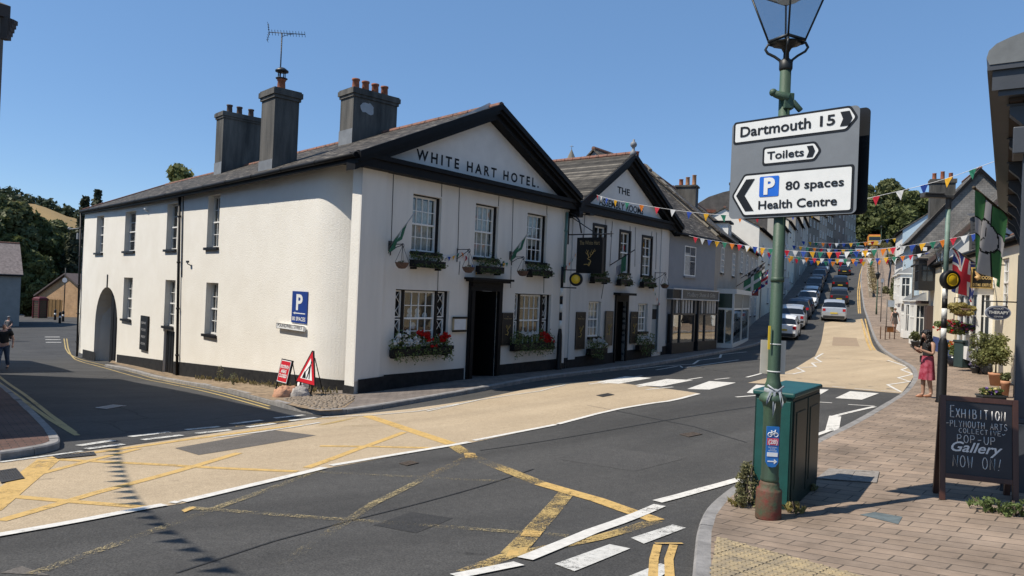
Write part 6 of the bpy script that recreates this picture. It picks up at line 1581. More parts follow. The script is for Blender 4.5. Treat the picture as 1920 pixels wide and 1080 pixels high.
# bays of the shopfront
DKF = pm('shopfront_dark', (.03, .033, .038), .45, .3); STALL = pm('stallriser', (.016, .017, .02), .5, .3)
bays = [(1250, 1293, .28), (1299, 1336, .28)]
zst = FF.uz(1290, 640)[1]
for (xa, xb, out_) in bays:
 a_, b_ = FF.uz(xa, 600)[0] + .06, FF.uz(xb, 600)[0] - .05
 mb = MB(); fbox(mb, FF, a_, b_, -out_, .0, gA - .6, zst); part('stall_riser', mb, STALL, shop)
 mb = MB()
 for s in (0, .34, 1): u = a_ + (b_ - a_) * s; fbox(mb, FF, u - .05, u + .05, -out_, -out_ + .1, zst, z0 - .05)
 zt_ = z0 - .72; fbox(mb, FF, a_ + .05, b_ - .05, -out_ + .01, -out_ + .08, zt_ - .04, zt_ + .04)
 part('shop_frame', mb, DKF, shop)
 mb = MB(); mb.quad(FF.pt(a_, -out_ + .05, zst), FF.pt(b_, -out_ + .05, zst), FF.pt(b_, -out_ + .05, zt_), FF.pt(a_, -out_ + .05, zt_)); part('shop_pane', mb, glass('shop_glass', (.5, .52, .52), .34, .01), shop)
 mb = MB(); mb.quad(FF.pt(a_, -.02, zst), FF.pt(b_, -.02, zst), FF.pt(b_, -.02, zt_), FF.pt(a_, -.02, zt_)); part('shop_interior', mb, INTERIOR, shop)
 mb = MB(); n = 7
 for k in range(n): u = a_ + .05 + (b_ - a_ - .1) * k / n; (fbox(mb, FF, u, u + (b_ - a_) / n * .55, -out_ + .04, -out_ + .05, zt_ + .05, z0 - .06) if k not in (0,) else None)
 part('toplight_blind', mb, pm('blind_white', (.5, .49, .46), .7), shop)
mb = MB(); a_, b_ = FF.uz(1293, 600)[0], FF.uz(1299, 600)[0]; fbox(mb, FF, a_ - .05, b_ + .05, -.05, -.01, gA - .5, z0); part('shop_door', mb, STALL, shop)
# ---- the terrace climbing the hill on the left
E0 = FF.pt(uA1, 0, 0); pts = [E0, G(1417, 604), G(1487, 538), G(1513, 500), G(1560, 476), G(1603, 461)]
segs = [fac2(pts[i], pts[i + 1]) for i in range(5)]; lens = [(Vector(pts[i + 1][:2]) - Vector(pts[i][:2])).length for i in range(5)]
def terr(si, f0, f1, label, wall, eh, rh, n, storeys=2, chim=(), door=True, end=None, dep=8.5, wname='terraced_house', w_=.95, **k):
 F = segs[si]; u0, u1 = lens[si] * f0, lens[si] * f1; zg0 = zg_(F, (u0 + u1) / 2) + .1
 st = eh / storeys; rows_ = [(zg0 + st * i + .95, zg0 + st * i + min(2.35, st - .35)) for i in range(storeys)]
 wins = grid(u0, u1, n, rows_[1:], w_) + grid(u0, u1, n, rows_[:1], w_)[1:]
 dr = None
 if door: c = u0 + (u1 - u0) * .5 / n; dr = (c - .5, c + .5, zg0 - .5, zg0 + 2.2)
 k.setdefault('wy', -.06); return house(wname, label, F, u0 + .01, u1 - .01, zg0, zg0 + eh, zg0 + eh + rh, dep, wall, ROOFG, wins, end=end, door=dr, chim=[((u0 + u1) / 2 if c is None else (u1 - .5 if c else u0 + .5), dep / 2, .7, 1.3, 1.3, 4) for c in chim], **k)
TW = pm('shaded_white_wall', (.46, .43, .375), .85, .2, .9, .2, 40, streak=True)  # white wall darkened, the shade of this row put into its colour
tB, rfB = terr(0, 0, .42, 'low white terraced house with a small roof dormer beyond the grey shop', WALLS['lgrey'], 6.0, 3.4, 2, dep=8)
cb = P(1287, 402, 44); mb = MB(); M = segs[0].mat(0, 0, 0); M.translation = cb; hc = 50 / 1331 * 44
mb.box(-.45, .45, -.6, .6, -2, hc, M); mb.box(-.52, .52, -.67, .67, hc, hc + .1, M); c = part('chimney', mb, CHIM, rfB)
for k in range(3): mb = MB(); mb.lathe([(.15, hc + .1), (.13, hc + .2), (.12, hc + .5 + .12 * k), (.15, hc + .53 + .12 * k), (.1, hc + .53 + .12 * k)], 10, M @ Matrix.Translation((0, .4 - .4 * k, 0))); part('chimney_pot', mb, pm('tan_pot', (.40, .20, .10), .85, .3, 8) if k > 0 else TERRA, c)
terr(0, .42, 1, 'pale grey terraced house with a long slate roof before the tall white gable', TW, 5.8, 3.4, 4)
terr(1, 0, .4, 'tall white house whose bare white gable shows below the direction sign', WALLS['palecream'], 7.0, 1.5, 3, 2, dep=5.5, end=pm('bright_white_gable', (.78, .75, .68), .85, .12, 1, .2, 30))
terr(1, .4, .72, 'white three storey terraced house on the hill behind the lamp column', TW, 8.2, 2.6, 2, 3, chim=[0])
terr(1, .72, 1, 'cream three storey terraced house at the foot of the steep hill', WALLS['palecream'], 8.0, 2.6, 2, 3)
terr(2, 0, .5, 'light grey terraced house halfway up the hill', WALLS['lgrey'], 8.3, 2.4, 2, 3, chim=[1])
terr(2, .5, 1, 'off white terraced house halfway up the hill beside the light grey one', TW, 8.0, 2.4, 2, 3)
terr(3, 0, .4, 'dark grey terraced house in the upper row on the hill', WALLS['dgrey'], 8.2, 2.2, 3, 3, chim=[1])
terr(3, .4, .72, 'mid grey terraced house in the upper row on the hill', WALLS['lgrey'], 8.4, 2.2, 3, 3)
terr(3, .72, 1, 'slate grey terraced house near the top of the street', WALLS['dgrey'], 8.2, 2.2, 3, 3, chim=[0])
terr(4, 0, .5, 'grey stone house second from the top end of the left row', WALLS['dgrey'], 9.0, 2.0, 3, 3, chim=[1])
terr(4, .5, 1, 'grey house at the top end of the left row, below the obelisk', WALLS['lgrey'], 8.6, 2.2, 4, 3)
# dormer on the low white house
F = segs[0]; ud = F.uz(1368, 430, .5)[0]; zE_ = zg_(F, lens[0] * .2) + 6.1
mb = MB(); zd = zE_ + .15
fbox(mb, F, ud - .6, ud + .6, .5, 1.9, zd, zd + 1.15); dm = part('dormer', mb, WHITE, tB)
mb = MB(); fbox(mb, F, ud - .75, ud + .75, .35, 2.1, zd + 1.15, zd + 1.27); part('dormer_roof', mb, BLKWOOD, dm)
w_ = MB(); fbox(w_, F, ud - .45, ud + .45, .47, .495, zd + .12, zd + 1.05);
part('dormer_pane', w_, pm('dark_pane', (.04, .05, .06), .1), dm)
mb = MB()
for a_ in (-.46, -.16, .14, .43): fbox(mb, F, ud + a_, ud + a_ + .035, .44, .468, zd + .1, zd + 1.07)
for a_ in (.1, .55, 1.04): fbox(mb, F, ud - .46, ud + .46, .445, .466, zd + a_, zd + a_ + .035)
part('dormer_frame', mb, WHITE, dm)
# green and white bay shopfront before the low white house
ub0, ub1 = F.uz(1343, 600)[0] - .2, F.uz(1372, 600)[0] + 1.0; gB = zg_(F, ub0) + .1
t = thing('shop_bay', 'white framed glass shop bay with dark green top panes beyond the grey shop', 'shopfront', F.pt(ub0, -.5, gB))
o_ = .9; zt_ = gB + 3.1; zm = gB + 2.0
mb = MB(); fbox(mb, F, ub0, ub1, -o_ - .1, 0, zt_ - .25, zt_); fbox(mb, F, ub0, ub1, -o_, 0, gB - .4, gB + .25)
for u in (ub0, (ub0 + ub1) / 2, ub1 - .1): fbox(mb, F, u, u + .1, -o_, -o_ + .1, gB + .25, zt_ - .25)
fbox(mb, F, ub0 + .0, ub0 + .1, -.1, 0, gB + .25, zt_ - .25); fbox(mb, F, ub0 + .005, ub0 + .095, -o_ + .1, -.1, zm, zm + .1); fbox(mb, F, ub0 + .1, ub1 - .1, -o_ + .01, -o_ + .09, zm, zm + .1); fbox(mb, F, ub0 + .02, ub0 + .08, -.5, -.44, gB + .25, zm)
part('bay_frame', mb, pm('bay_white', (.6, .62, .6), .5, .1), t)
mb = MB(); fbox(mb, F, ub0 + .03, ub0 + .06, -o_ + .1, -.1, zm + .1, zt_ - .25); fbox(mb, F, ub0 + .1, ub1 - .1, -o_ + .03, -o_ + .06, zm + .1, zt_ - .25); part('green_panel', mb, pm('dark_green_pane', (.01, .035, .025), .3), t)
mb = MB(); fbox(mb, F, ub0 + .04, ub0 + .05, -o_ + .1, -.1, gB + .25, zm); fbox(mb, F, ub0 + .1, ub1 - .1, -o_ + .04, -o_ + .05, gB + .25, zm); part('bay_pane', mb, GLASS, t)
mb = MB(); fbox(mb, F, ub0 + .1, ub1, -.4, -.02, gB + .1, zt_ - .3); part('bay_interior', mb, pm('shop_shelf', (.05, .06, .06), .9, .6, 4), t)
# shadowed shop signs, awning frames and flags along the left row
def dressing(si, u, label, kind, w_=.8, h_=.6, z=2.8, out_=1.0, mat_=None):
 F = segs[si]; zg0 = zg_(F, u); b = F.pt(u, 0, zg0 + z)
 Fp = Facade(*F.pt(u, 0, 0)[:2], F.az + pi / 2)
 if kind == 'sign':
  t = thing('shop_sign', label, 'sign', b); mb = MB(); fbox(mb, Fp, .15, .15 + w_, -.03, .03, zg0 + z, zg0 + z + h_); part('panel', mb, mat_, t)
  mb = MB(); mb.tube([Fp.pt(0, 0, zg0 + z + h_ + .05), Fp.pt(.2 + w_, 0, zg0 + z + h_ + .05)], .02, 5); part('bracket', mb, DARKIRON, t)
 else:
  t = thing('flag', label, 'flag', b, 'flags along the left row of shops'); p1 = Fp.pt(1.5, 0, zg0 + z + 1.1)
  mb = MB(); mb.tube([b, p1], .022, 6); part('pole', mb, STEM, t)
  mb = MB(); cloth(mb, b.lerp(p1, .3), b.lerp(p1, .98), 1.0, mat_[0], 2, .08, 12, 10); part('cloth', mb, mat_[1], t)
FLB = clothmat('flag_blue', (.02, .04, .2)); FLR = clothmat('flag_red', (.5, .03, .05))
def union(s, v):
 x, y = s - .5, v - .5
 if abs(x) < .06 or abs(y) < .1: return 1
 if abs(x) < .11 or abs(y) < .17: return 0
 d = abs(abs(x) - abs(y))
 return 1 if d < .035 else (0 if d < .1 else 2)
UJ = [FLG_W, FLR, FLB]
def devon(s, v):
 x, y = s - .5, v - .5
 if x * x * 2.2 + y * y < .055: return 1
 return 2 if (.1 < abs(x) < .125 or .12 < abs(y) < .145) else (1 if abs(x) < .1 or abs(y) < .12 else 0)
dressing(0, lens[0] * .40, 'green and white flag on the nearest pole of the left row of shops', 'flag', z=3.4, mat_=(devon, [FLG_G, FLG_W, FLG_K]))
dressing(0, lens[0] * .62, 'union flag on a pole in the left row of shops', 'flag', z=3.4, mat_=(union, UJ))
dressing(0, lens[0] * .5, 'grey patterned flag between the green flag and the union flag in the left row', 'flag', z=3.9, mat_=(lambda s, v: 0 if (int(s * 6) + int(v * 5)) % 2 else 1, [pm('flag_grey', (.3, .3, .32)), FLG_K]))
dressing(0, lens[0] * .74, 'small red hanging sign on the left row of shops', 'sign', .5, .6, 2.5, mat_=pm('dull_red', (.25, .05, .04), .6))
dressing(1, lens[1] * .45, 'white rectangular hanging sign low on the hill behind the lamp column', 'sign', .9, .6, 2.4, mat_=pm('pale_sign', (.5, .52, .55), .5))
dressing(1, lens[1] * .62, 'small white hanging sign higher up the hill behind the lamp column', 'sign', .6, .8, 1.2, mat_=pm('pale_sign', (.5, .52, .55), .5))
p = G(1372, 640); t = thing('bench_display', 'cluttered pavement display with a small green board outside the glass shop bay', 'display', p)
mb = MB(); M = Matrix.Translation(p) @ Matrix.Rotation(rad(55), 4, 'Z'); mb.box(-.8, .8, -.2, .2, .38, .45, M)
for x in (-.7, .7): mb.box(x - .05, x + .05, -.18, .18, 0, .38, M)
part('bench', mb, STEM, t); mb = MB(); mb.box(.55, 1.05, -.02, .02, .1, 1.0, M @ Matrix.Rotation(.12, 4, 'X')); part('green_board', mb, pm('board_green', (.22, .3, .14), .6, .4, 5), t)
mb = MB(); random.seed(4); [mb.box(x, x + .22, -.15, .1, .45, .45 + random.uniform(.1, .3), M) for x in (-.75, -.45, -.1)]; part('goods', mb, pm('dull_brown', (.12, .09, .07), .8), t)
# spire far behind the hotel roofs
p = P(1071, 300, 150); t = thing('church_spire', 'distant grey church spire above the hall roof', 'spire', (p.x, p.y, p.z - 12)); zt_ = P(1071, 272, 150).z
mb = MB(); mb.lathe([(2.2, p.z - 12), (1.9, p.z - 5), (1.05, p.z), (.1, zt_ - 1.0), (.06, zt_ - .9)], 8, Matrix.Translation((p.x, p.y, 0)), 0, False); part('spire', mb, WALLS['dgrey'], t)
mb = MB(); mb.tube([(p.x, p.y, zt_ - 1), (p.x, p.y, zt_)], .06, 5); mb.tube([(p.x - .4, p.y, zt_ - .3), (p.x + .4, p.y, zt_ - .3)], .05, 5); part('vane', mb, LEAD, t)
# chimney stack with pot behind the hall gable
p = P(1196, 330, 40); t = thing('distant_chimney', 'brick chimney stack rising behind the right slope of the hall gable', 'chimney', (p.x, p.y, p.z - 3))
mb = MB(); mb.box(-.45, .45, -.45, .45, -3.2, .1, Matrix.Translation(p) @ Matrix.Rotation(.7, 4, 'Z')); mb.box(-.52, .52, -.52, .52, .1, .25, Matrix.Translation(p) @ Matrix.Rotation(.7, 4, 'Z')); part('stack', mb, WALLS['lgrey'], t)
mb = MB(); mb.lathe([(.2, .25), (.17, .4), (.16, 1.3), (.2, 1.36), (.15, 1.36)], 12, Matrix.Translation(p + Vector((-.15, 0, 0)))); part('chimney_pot', mb, TERRA, t)
p = P(1355, 372, 62); t = thing('ruined_gable', 'old brown roofless wall end above the slate roofs left of the direction sign', 'wall', (p.x, p.y, p.z - 5))
mb = MB(); mb.prism([(-2.4, -5), (4, -5), (4, 1.0), (1.5, .95), (0, .55), (-1.2, .1), (-2.4, -.7)], 0, .6, Matrix.Translation(p)); part('wall', mb, pm('old_wall', (.2, .17, .14), .9, .4, 2, .3, 20), t)
mb = MB(); mb.prism([(-.6, -.4), (1.6, -.4), (1.6, -.15), (-.6, -.15)], -.2, -.01, Matrix.Translation(p + Vector((-2.2, 0, -.9)))); part('brick_coping', mb, TERRA, t)
# ================================================================== RIGHT SIDE OF THE STREET
FRo = Vector((27.2, 50.0)); FR = Facade(27.2, 50.0, rad(203))
uR = lambda px: FR.uz(px, 580)[0]
zgR = lambda u: zg_(FR, u, -.5) + .11
def rhouse(name, label, ua, ub, eave, ridge, dep, wall, end, wins=(), ry=None, setb=0, **k):
 F = FR if not setb else Facade(*FR.pt(0, setb, 0)[:2], rad(203))
 return house(name, label, F, ua, ub, zgR((ua + ub) / 2), eave, ridge, dep, wall, ROOFR, wins, end=end, ridge_y=ry, **k)
CZr = CZ
u4n = uR(1752); u3n = uR(1706)
# cream house nearest the grey shopfront
u5 = u4n; u6 = uR(1892) + 3.5
gz = zgR((u5 + u6) / 2)
rhouse('cream_house', 'cream house behind the potted shrubs on the right pavement', u5 + .01, u6, CZ + 2.2, CZ + 3.5, 6, WALLS['cream'], WALLS['cream'], wins=[(u6 - 7.2, u6 - 6.3, CZ + .2, CZ + 1.7), (u6 - 4.6, u6 - 3.7, CZ + .2, CZ + 1.7)], ov=.12)
mb = MB(); fbox(mb, FR, u5 + .01, u5 + 5.2, -.02, -.004, gz - .5, gz + .75); o = part('plinth', mb, pm('blue_plinth', (.03, .06, .2), .6), kids_root if False else bpy.data.objects['cream_house'])
mb = MB()
for u in (u5 + 2.6, u5 + 6.3): mb.tube([FR.pt(u, -.07, CZ + 2.1), FR.pt(u, -.07, gz)], .04, 6)
part('downpipe', mb, WALLS['cream'], bpy.data.objects['cream_house'])
# white gabled house, gable end towards us
rhouse('white_gabled_house', 'white house with brown roof verge and a black oriel bay window', uR(1722), u4n, CZ + 2.75, CZ + 7.2, 8.4, WALLS['palecream'], WALLS['white'], ov=.35, wins=[(uR(1722) + .6, uR(1722) + 1.5, CZ + .5, CZ + 1.9)])
wg = bpy.data.objects['white_gabled_house']
mb = MB(); sl = (7.2 - 2.75) / 4.2
pl = [(-.4, CZ + 2.75 - .4 * sl - .2), (4.2, CZ + 7.2 - .2), (4.2, CZ + 7.25), (-.4, CZ + 2.75 - .4 * sl + .05)]
Fg = Facade(*FR.pt(u4n, 0, 0)[:2], rad(203 - 90)); mb.prism(pl, -.16, -.13, Fg.mat()); part('bargeboard', mb, pm('brown_board', (.09, .06, .05), .6), wg)
# black timber clad dormer box on the white gable
mb = MB(); fbox(mb, Fg, 1.35, 2.5, -.7, 0, CZ + 2.8, CZ + 4.5)
for k in range(9): fbox(mb, Fg, 1.33, 2.52, -.72, -.701, CZ + 2.82 + k * .18, CZ + 2.97 + k * .18)
mb.add([Fg.pt(1.2, -.85, CZ + 4.5), Fg.pt(2.7, -.85, CZ + 4.75), Fg.pt(2.7, 0, CZ + 4.95), Fg.pt(1.2, 0, CZ + 4.7)], [(0, 1, 2, 3)]); part('clad_dormer', mb, pm('charcoal_boards', (.05, .05, .05), .7), wg)
def oriel(root, F, u0, u1, z0, z1, out_, mat_, glassy=True, name='oriel', base=True, roofm=None):
 mb = MB(); fbox(mb, F, u0, u1, -out_, 0, z0, z0 + .45); fbox(mb, F, u0, u1, -out_, 0, z1 - .22, z1)
 for u in (u0, u1 - .12): fbox(mb, F, u, u + .12, -out_, -out_ + .12, z0 + .45, z1 - .22); fbox(mb, F, u, u + .12, -.1, 0, z0 + .45, z1 - .22)
 for u in (u0 + (u1 - u0) * .33, u0 + (u1 - u0) * .66): fbox(mb, F, u - .03, u + .03, -out_, -out_ + .06, z0 + .45, z1 - .22)
 zm = z0 + .45 + (z1 - z0 - .67) * .6; fbox(mb, F, u0 + .12, u1 - .12, -out_ + .005, -out_ + .055, zm, zm + .05)
 for u in (u0 + .03, u1 - .09): fbox(mb, F, u, u + .05, -out_ + .12, -.1, zm, zm + .05); fbox(mb, F, u + .002, u + .048, -out_ / 2 - .02, -out_ / 2 + .02, z0 + .45, z1 - .22)
 fbox(mb, F, u0 - .08, u1 + .08, -out_ - .1, 0, z1, z1 + .07)
 b = part(name, mb, mat_, root)
 mb = MB(); mb.add([F.pt(u0 - .08, -out_ - .1, z1 + .07), F.pt(u1 + .08, -out_ - .1, z1 + .07), F.pt(u1 - .1, 0, z1 + .5), F.pt(u0 + .1, 0, z1 + .5)], [(0, 1, 2, 3), (1, 0, 3, 2)]); mb.add([F.pt(u1 + .08, -out_ - .1, z1 + .07), F.pt(u1 + .08, 0, z1 + .07), F.pt(u1 - .1, 0, z1 + .5)], [(0, 1, 2)]); part('oriel_roof', mb, roofm or LEAD, b)
 mb = MB(); fbox(mb, F, u0 + .05, u1 - .05, -out_ + .05, -.03, z0 + .45, z1 - .22); part('oriel_pane', mb, pm('dark_pane', (.04, .05, .06), .1), b)
 return b
ob = u4n - 1.6
oriel(wg, FR, ob, u4n - .1, CZ + .95, CZ + 2.45, .72, pm('black_oriel', (.012, .012, .013), .4), roofm=ROOFR)
oriel(wg, FR, uR(1735) - 1.5, uR(1735) + .3, zgR(u4n) + .1, zgR(u4n) + 2.4, .55, WHITE)
mb = MB(); fbox(mb, FR, u4n - 3.2, u4n - 1.9, -.5, -.0, zgR(u4n) + 2.3, zgR(u4n) + 2.45); fbox(mb, FR, u4n - 1.2, u4n - .3, -.28, -.0, zgR(u4n) - .2, zgR(u4n) + 2.2); part('porch', mb, pm('brown_porch', (.05, .03, .025), .6), wg)
# tall house with slate hung gable
u3f = uR(1690)
rhouse('slate_gabled_house', 'tall house with a big grey slate hung gable above the right hand roofs', u3f, u3n + .6, CZ + 4.3, CZ + 8.35, 7.0, WALLS['lblue'], SLATEHUNG, ry=3.3, ov=.3, chim=[(u3n - .2, 1.5, .8, 1.3, 1.75, 3)], wins=[(u3f + .5, u3f + 1.4, CZ + 1.4, CZ + 2.9)])
sg = bpy.data.objects['slate_gabled_house']
oriel(sg, FR, u3n - 1.6, u3n + .3, CZ + .3, CZ + 2.1, .62, WHITE); oriel(sg, FR, u3n - 1.0, u3n + .5, zgR(u3n) + .05, zgR(u3n) + 2.3, .36, WHITE)
mb = MB(); Fg3 = Facade(*FR.pt(u3n + .6, 0, 0)[:2], rad(113)); sl = 4.05 / 3.3
mb.prism([(-.35, CZ + 4.3 - .35 * sl - .15), (3.3, CZ + 8.2), (3.3, CZ + 8.47), (-.35, CZ + 4.3 - .35 * sl + .1)], -.15, -.125, Fg3.mat()); mb.prism([(3.3, CZ + 8.2), (7.2, CZ + 3.9), (7.2, CZ + 4.15), (3.3, CZ + 8.47)], -.15, -.125, Fg3.mat()); part('bargeboard', mb, BLKWOOD, sg)
# lower pale blue end wall with white square openings under the dark eaves
mb = MB(); fbox(mb, Fg3, .1, 2.6, -1.6, -.2, CZ + .8, CZ + 3.2)
part('pale_blue_wing', mb, WALLS['lblue'], sg)
mb = MB(); fbox(mb, Fg3, -.1, 2.8, -1.8, -.2, CZ + 3.2, CZ + 3.32); fbox(mb, Fg3, -.05, 2.75, -1.7, -.2, CZ + 3.32, CZ + 3.7); part('wing_eaves', mb, BLACK, sg)
mb = MB()
for k in range(4): fbox(mb, Fg3, .3 + k * .62, .5 + k * .62, -1.74, -1.701, CZ + 3.4, CZ + 3.62)
part('white_dentil', mb, WHITE, sg)
# far white house and the set back pale blue one
rhouse('white_cottage', 'narrow white cottage with a sash bay above the raised walkway', uR(1676), u3f - .02, CZ + 3.6, CZ + 6.0, 7, WALLS['white'], WALLS['white'], wins=[(uR(1676) + .8, uR(1676) + 1.8, CZ + .9, CZ + 2.5), (uR(1676) + .8, uR(1676) + 1.8, CZ - .9, CZ + .3)])
oriel(bpy.data.objects['white_cottage'], FR, u3f - 2.2, u3f - .5, CZ + .6, CZ + 2.2, .3, WHITE)
pb = P(1690, 508, 66); FBl = Facade(pb.x, pb.y, rad(23 + 180)); gb = g(pb.x, pb.y)
house('pale_blue_house', 'tall pale blue and white house standing back above the raised walkway', FBl, -6, .0, gb, gb + 7.6, gb + 9.6, 5.5, WALLS['white'], ROOFR, wins=[(-2.4, -1.4, gb + 4.6, gb + 6.4), (-4.8, -3.8, gb + 4.6, gb + 6.4), (-2.4, -1.4, gb + 1.2, gb + 2.9)], end=WALLS['lblue'])
pbh = bpy.data.objects['pale_blue_house']; Fe = Facade(*FBl.pt(0, 0, 0)[:2], rad(113))
win(pbh, Fe, (.55, 1.3, gb + 4.3, gb + 6.5), -.06, 4, 2, depth=.03); win(pbh, Fe, (.55, 1.3, gb + 1.1, gb + 2.8), -.06, 4, 2, depth=.03)
# ---- grey foreground shopfront at the right edge
sp0 = Vector((5.63, 7.9)); FX = Facade(sp0.x, sp0.y, rad(34.9 + 180)); gx0 = g(*sp0) + .11
SHG = pm('shop_grey_paint', (.05, .056, .066), .5, .2, 3, .05, 50); SHD = pm('shop_dark_underside', (.05, .032, .022), .8, .5, 3, .2, 20); SHL = pm('lead_roll', (.17, .18, .18), .55, .3, 3)
t = fshop = thing('grey_shopfront', 'dark grey shopfront with a deep bracketed cornice at the right edge', 'shop', (sp0.x, sp0.y, gx0))
Lf = 15.0; zc = CZ + 2.42
mb = MB(); fbox(mb, FX, -Lf, .0, .45, 6, gx0 - 1, zc + .2); fbox(mb, FX, -Lf, .0, .9, 6, zc + .2, zc + 6); part('wall', mb, SHG, t)
mb = MB(); fbox(mb, FX, -.34, .02, 0, .5, gx0 - .3, zc - .35); fbox(mb, FX, -.36, .05, -.1, .5, gx0 - .3, gx0 + .76); fbox(mb, FX, -.35, .035, -.05, .5, gx0 + .76, gx0 + .82)
mb.box(-.42, .08, -.1, .5, -.3, .0, FX.mat(0, 0, zc - .35)); part('pilaster', mb, SHG, t, bevel=.012)
mb = MB()
fbox(mb, FX, -Lf, .12, -.25, .9, zc, zc + .06)
fbox(mb, FX, -Lf, .16, -.31, .9, zc + .06, zc + .28); fbox(mb, FX, -Lf, .2, -.36, .9, zc + .28, zc + .34); part('cornice', mb, SHG, t)
mb = MB(); pr = [(-.34, .341), (-.37, .42), (-.35, .5), (-.28, .57), (-.16, .62), (.92, .95), (.92, .341)]; m = len(pr)
mb.add([FX.pt(-Lf, y, zc + z) for y, z in pr] + [FX.pt(.21, y, zc + z) for y, z in pr], [tuple(range(m)), tuple(range(2 * m - 1, m - 1, -1))] + [(i, i + m, (i + 1) % m + m, (i + 1) % m) for i in range(m)]); part('lead_top', mb, SHL, t)
mb = MB(); fbox(mb, FX, -Lf, .0, -.15, .45, zc - .03, zc - .002)
for k in range(4): fbox(mb, FX, -Lf, .0, -.14 + k * .15, -.14 + k * .15 + .12, zc - .045, zc - .031)
part('soffit', mb, SHD, t)
for k in range(8):
 u = -.2 - k * 1.9; mb = MB()
 mb.prism([(-.14, -.05), (-.14, -.16), (.0, -.3), (.12, -.62), (.3, -.75), (.46, -.8), (.46, -.05)], -.09, .09, FX.mat(u, 0, zc) @ Matrix.Rotation(rad(90), 4, 'Z')); mb.box(-.11, .11, -.17, .46, -.05, -.03, FX.mat(u, 0, zc - .02)); part('bracket', mb, SHG, t)
mb = MB(); fbox(mb, FX, -Lf, -.4, .3, .45, zc - .95, zc - .1)
for k in range(1, 6): fbox(mb, FX, -.1 - k * 2.5, .12 - k * 2.5, .1, .45, gx0 - .3, zc - .95)
fbox(mb, FX, -Lf, -.4, .2, .45, gx0 - .6, gx0 + .55); part('shop_frame', mb, SHG, t)
mb = MB(); mb.quad(FX.pt(-Lf, .42, gx0 + .55), FX.pt(-.4, .42, gx0 + .55), FX.pt(-.4, .42, zc - .95), FX.pt(-Lf, .42, zc - .95)); part('shop_pane', mb, glass('shop_glass'), t)
# ================================================================== LEFT SIDE
# tall building just left of the frame: only its eaves corner shows, and its shadow on the side street
LC = Vector((-9.55, 13.05)); FLs = Facade(LC.x, LC.y, rad(-44))   # runs away along the side street, building on its left (+y)
FLf = Facade(LC.x, LC.y, rad(39 + 180))
t = thing('corner_building', 'dark eaves corner of a tall building at the left edge of the photo', 'building', (LC.x, LC.y, g(*LC)))
zl0 = g(*LC) - 1; zlE = P(15, 22, 13).z
LB = pm('left_dark_wall', (.16, .15, .14), .85, .3, 2)
def quadwall(mb, a_, b_, z0, z1): mb.quad((a_.x, a_.y, z0), (b_.x, b_.y, z0), (b_.x, b_.y, z1), (a_.x, a_.y, z1))
c0 = FLs.pt(0, 0, 0); c1 = FLs.pt(15.2, 0, 0); c3 = c0 + FLf.d * 14; c2_ = c1 + FLf.d * 14
mb = MB()
for a_, b_ in ((c0, c1), (c1, c2_), (c2_, c3), (c3, c0)): quadwall(mb, a_, b_, zl0, zlE)
part('wall', mb, LB, t)
mb = MB(); e = .08
def off(c, sx, sy): return c + FLs.d * sx - FLf.d * sy
o4 = [off(c0, -e, e), off(c1, e, e), off(c2_, e, -e), off(c3, -e, -e)]
mb.add([(p.x, p.y, zlE - .1) for p in o4] + [(p.x, p.y, zlE + .12) for p in o4], [(3, 2, 1, 0), (0, 1, 5, 4), (1, 2, 6, 5), (2, 3, 7, 6), (3, 0, 4, 7)])
part('eaves', mb, pm('eaves_brown', (.05, .04, .035), .7), t)
mb = MB(); ri = [off(c0, 5, -6), off(c1, -5, -6)]
vs = [(p.x, p.y, zlE + .121) for p in o4] + [(ri[0].x, ri[0].y, zlE + 2.6), (ri[1].x, ri[1].y, zlE + 2.6)]
mb.add(vs, [(0, 1, 5, 4), (1, 2, 5), (2, 3, 4, 5), (3, 0, 4)]); part('roof', mb, ROOFG, t)
mb = MB()
for k in range(5): p = off(c0, -.03 + .01 * k, .03 + .025 * k); mb.box(p.x - .06, p.x + .06, p.y - .06, p.y + .06, zlE - .5 + k * .08, zlE - .1)
part('corner_bracket', mb, pm('eaves_brown', (.05, .04, .035), .7), t)
mb = MB(); z_ = P(10, 440, 16).z; FLx = Facade(*FLs.pt(4.0, 0, 0)[:2], rad(-44));
for k in range(1): mb.prism([(0, z_ - .35), (1.6, z_ - .35), (1.6, z_ + .05), (0, z_ + .05)], -.98, 0, FLx.mat())
t2 = thing('red_canopy', 'red painted shop canopy edge poking in at the left edge', 'canopy', FLx.pt(.8, -.4, z_))
Fc = Facade(*FLs.pt(4.6, 0, 0)[:2], rad(-44 + 90))
mb = MB(); mb.prism([(-.1, z_ - .33), (.2, z_ - .22), (.6, z_ - .02), (.6, z_ + .06), (-.1, z_ + .06)], -.5, .9, Fc.mat()); part('canopy', mb, pm('canopy_red', (.42, .012, .012), .5), t2)
# second building farther down the side street, out of frame, whose shadow crosses the road
c0 = FLs.pt(18.2, .2, 0); c1 = FLs.pt(29, .2, 0)
t = thing('shaded_building', 'plain building farther down the left side of the side street', 'building', (c0.x, c0.y, g(c0.x, c0.y)))
mb = MB(); c3 = c0 + FLf.d * 9; c2_ = c1 + FLf.d * 9
for a_, b_ in ((c0, c1), (c1, c2_), (c2_, c3), (c3, c0)): quadwall(mb, a_, b_, -3, 6.8)
part('wall', mb, LB, t); mb = MB(); mb.add([(p.x, p.y, z) for p, z in ((c0, 6.8), (c1, 6.8), (c1 + FLf.d * 4.5, 9.2), (c0 + FLf.d * 4.5, 9.2), (c2_, 6.8), (c3, 6.8))], [(0, 1, 2, 3), (3, 2, 4, 5)]); part('roof', mb, ROOFG, t)
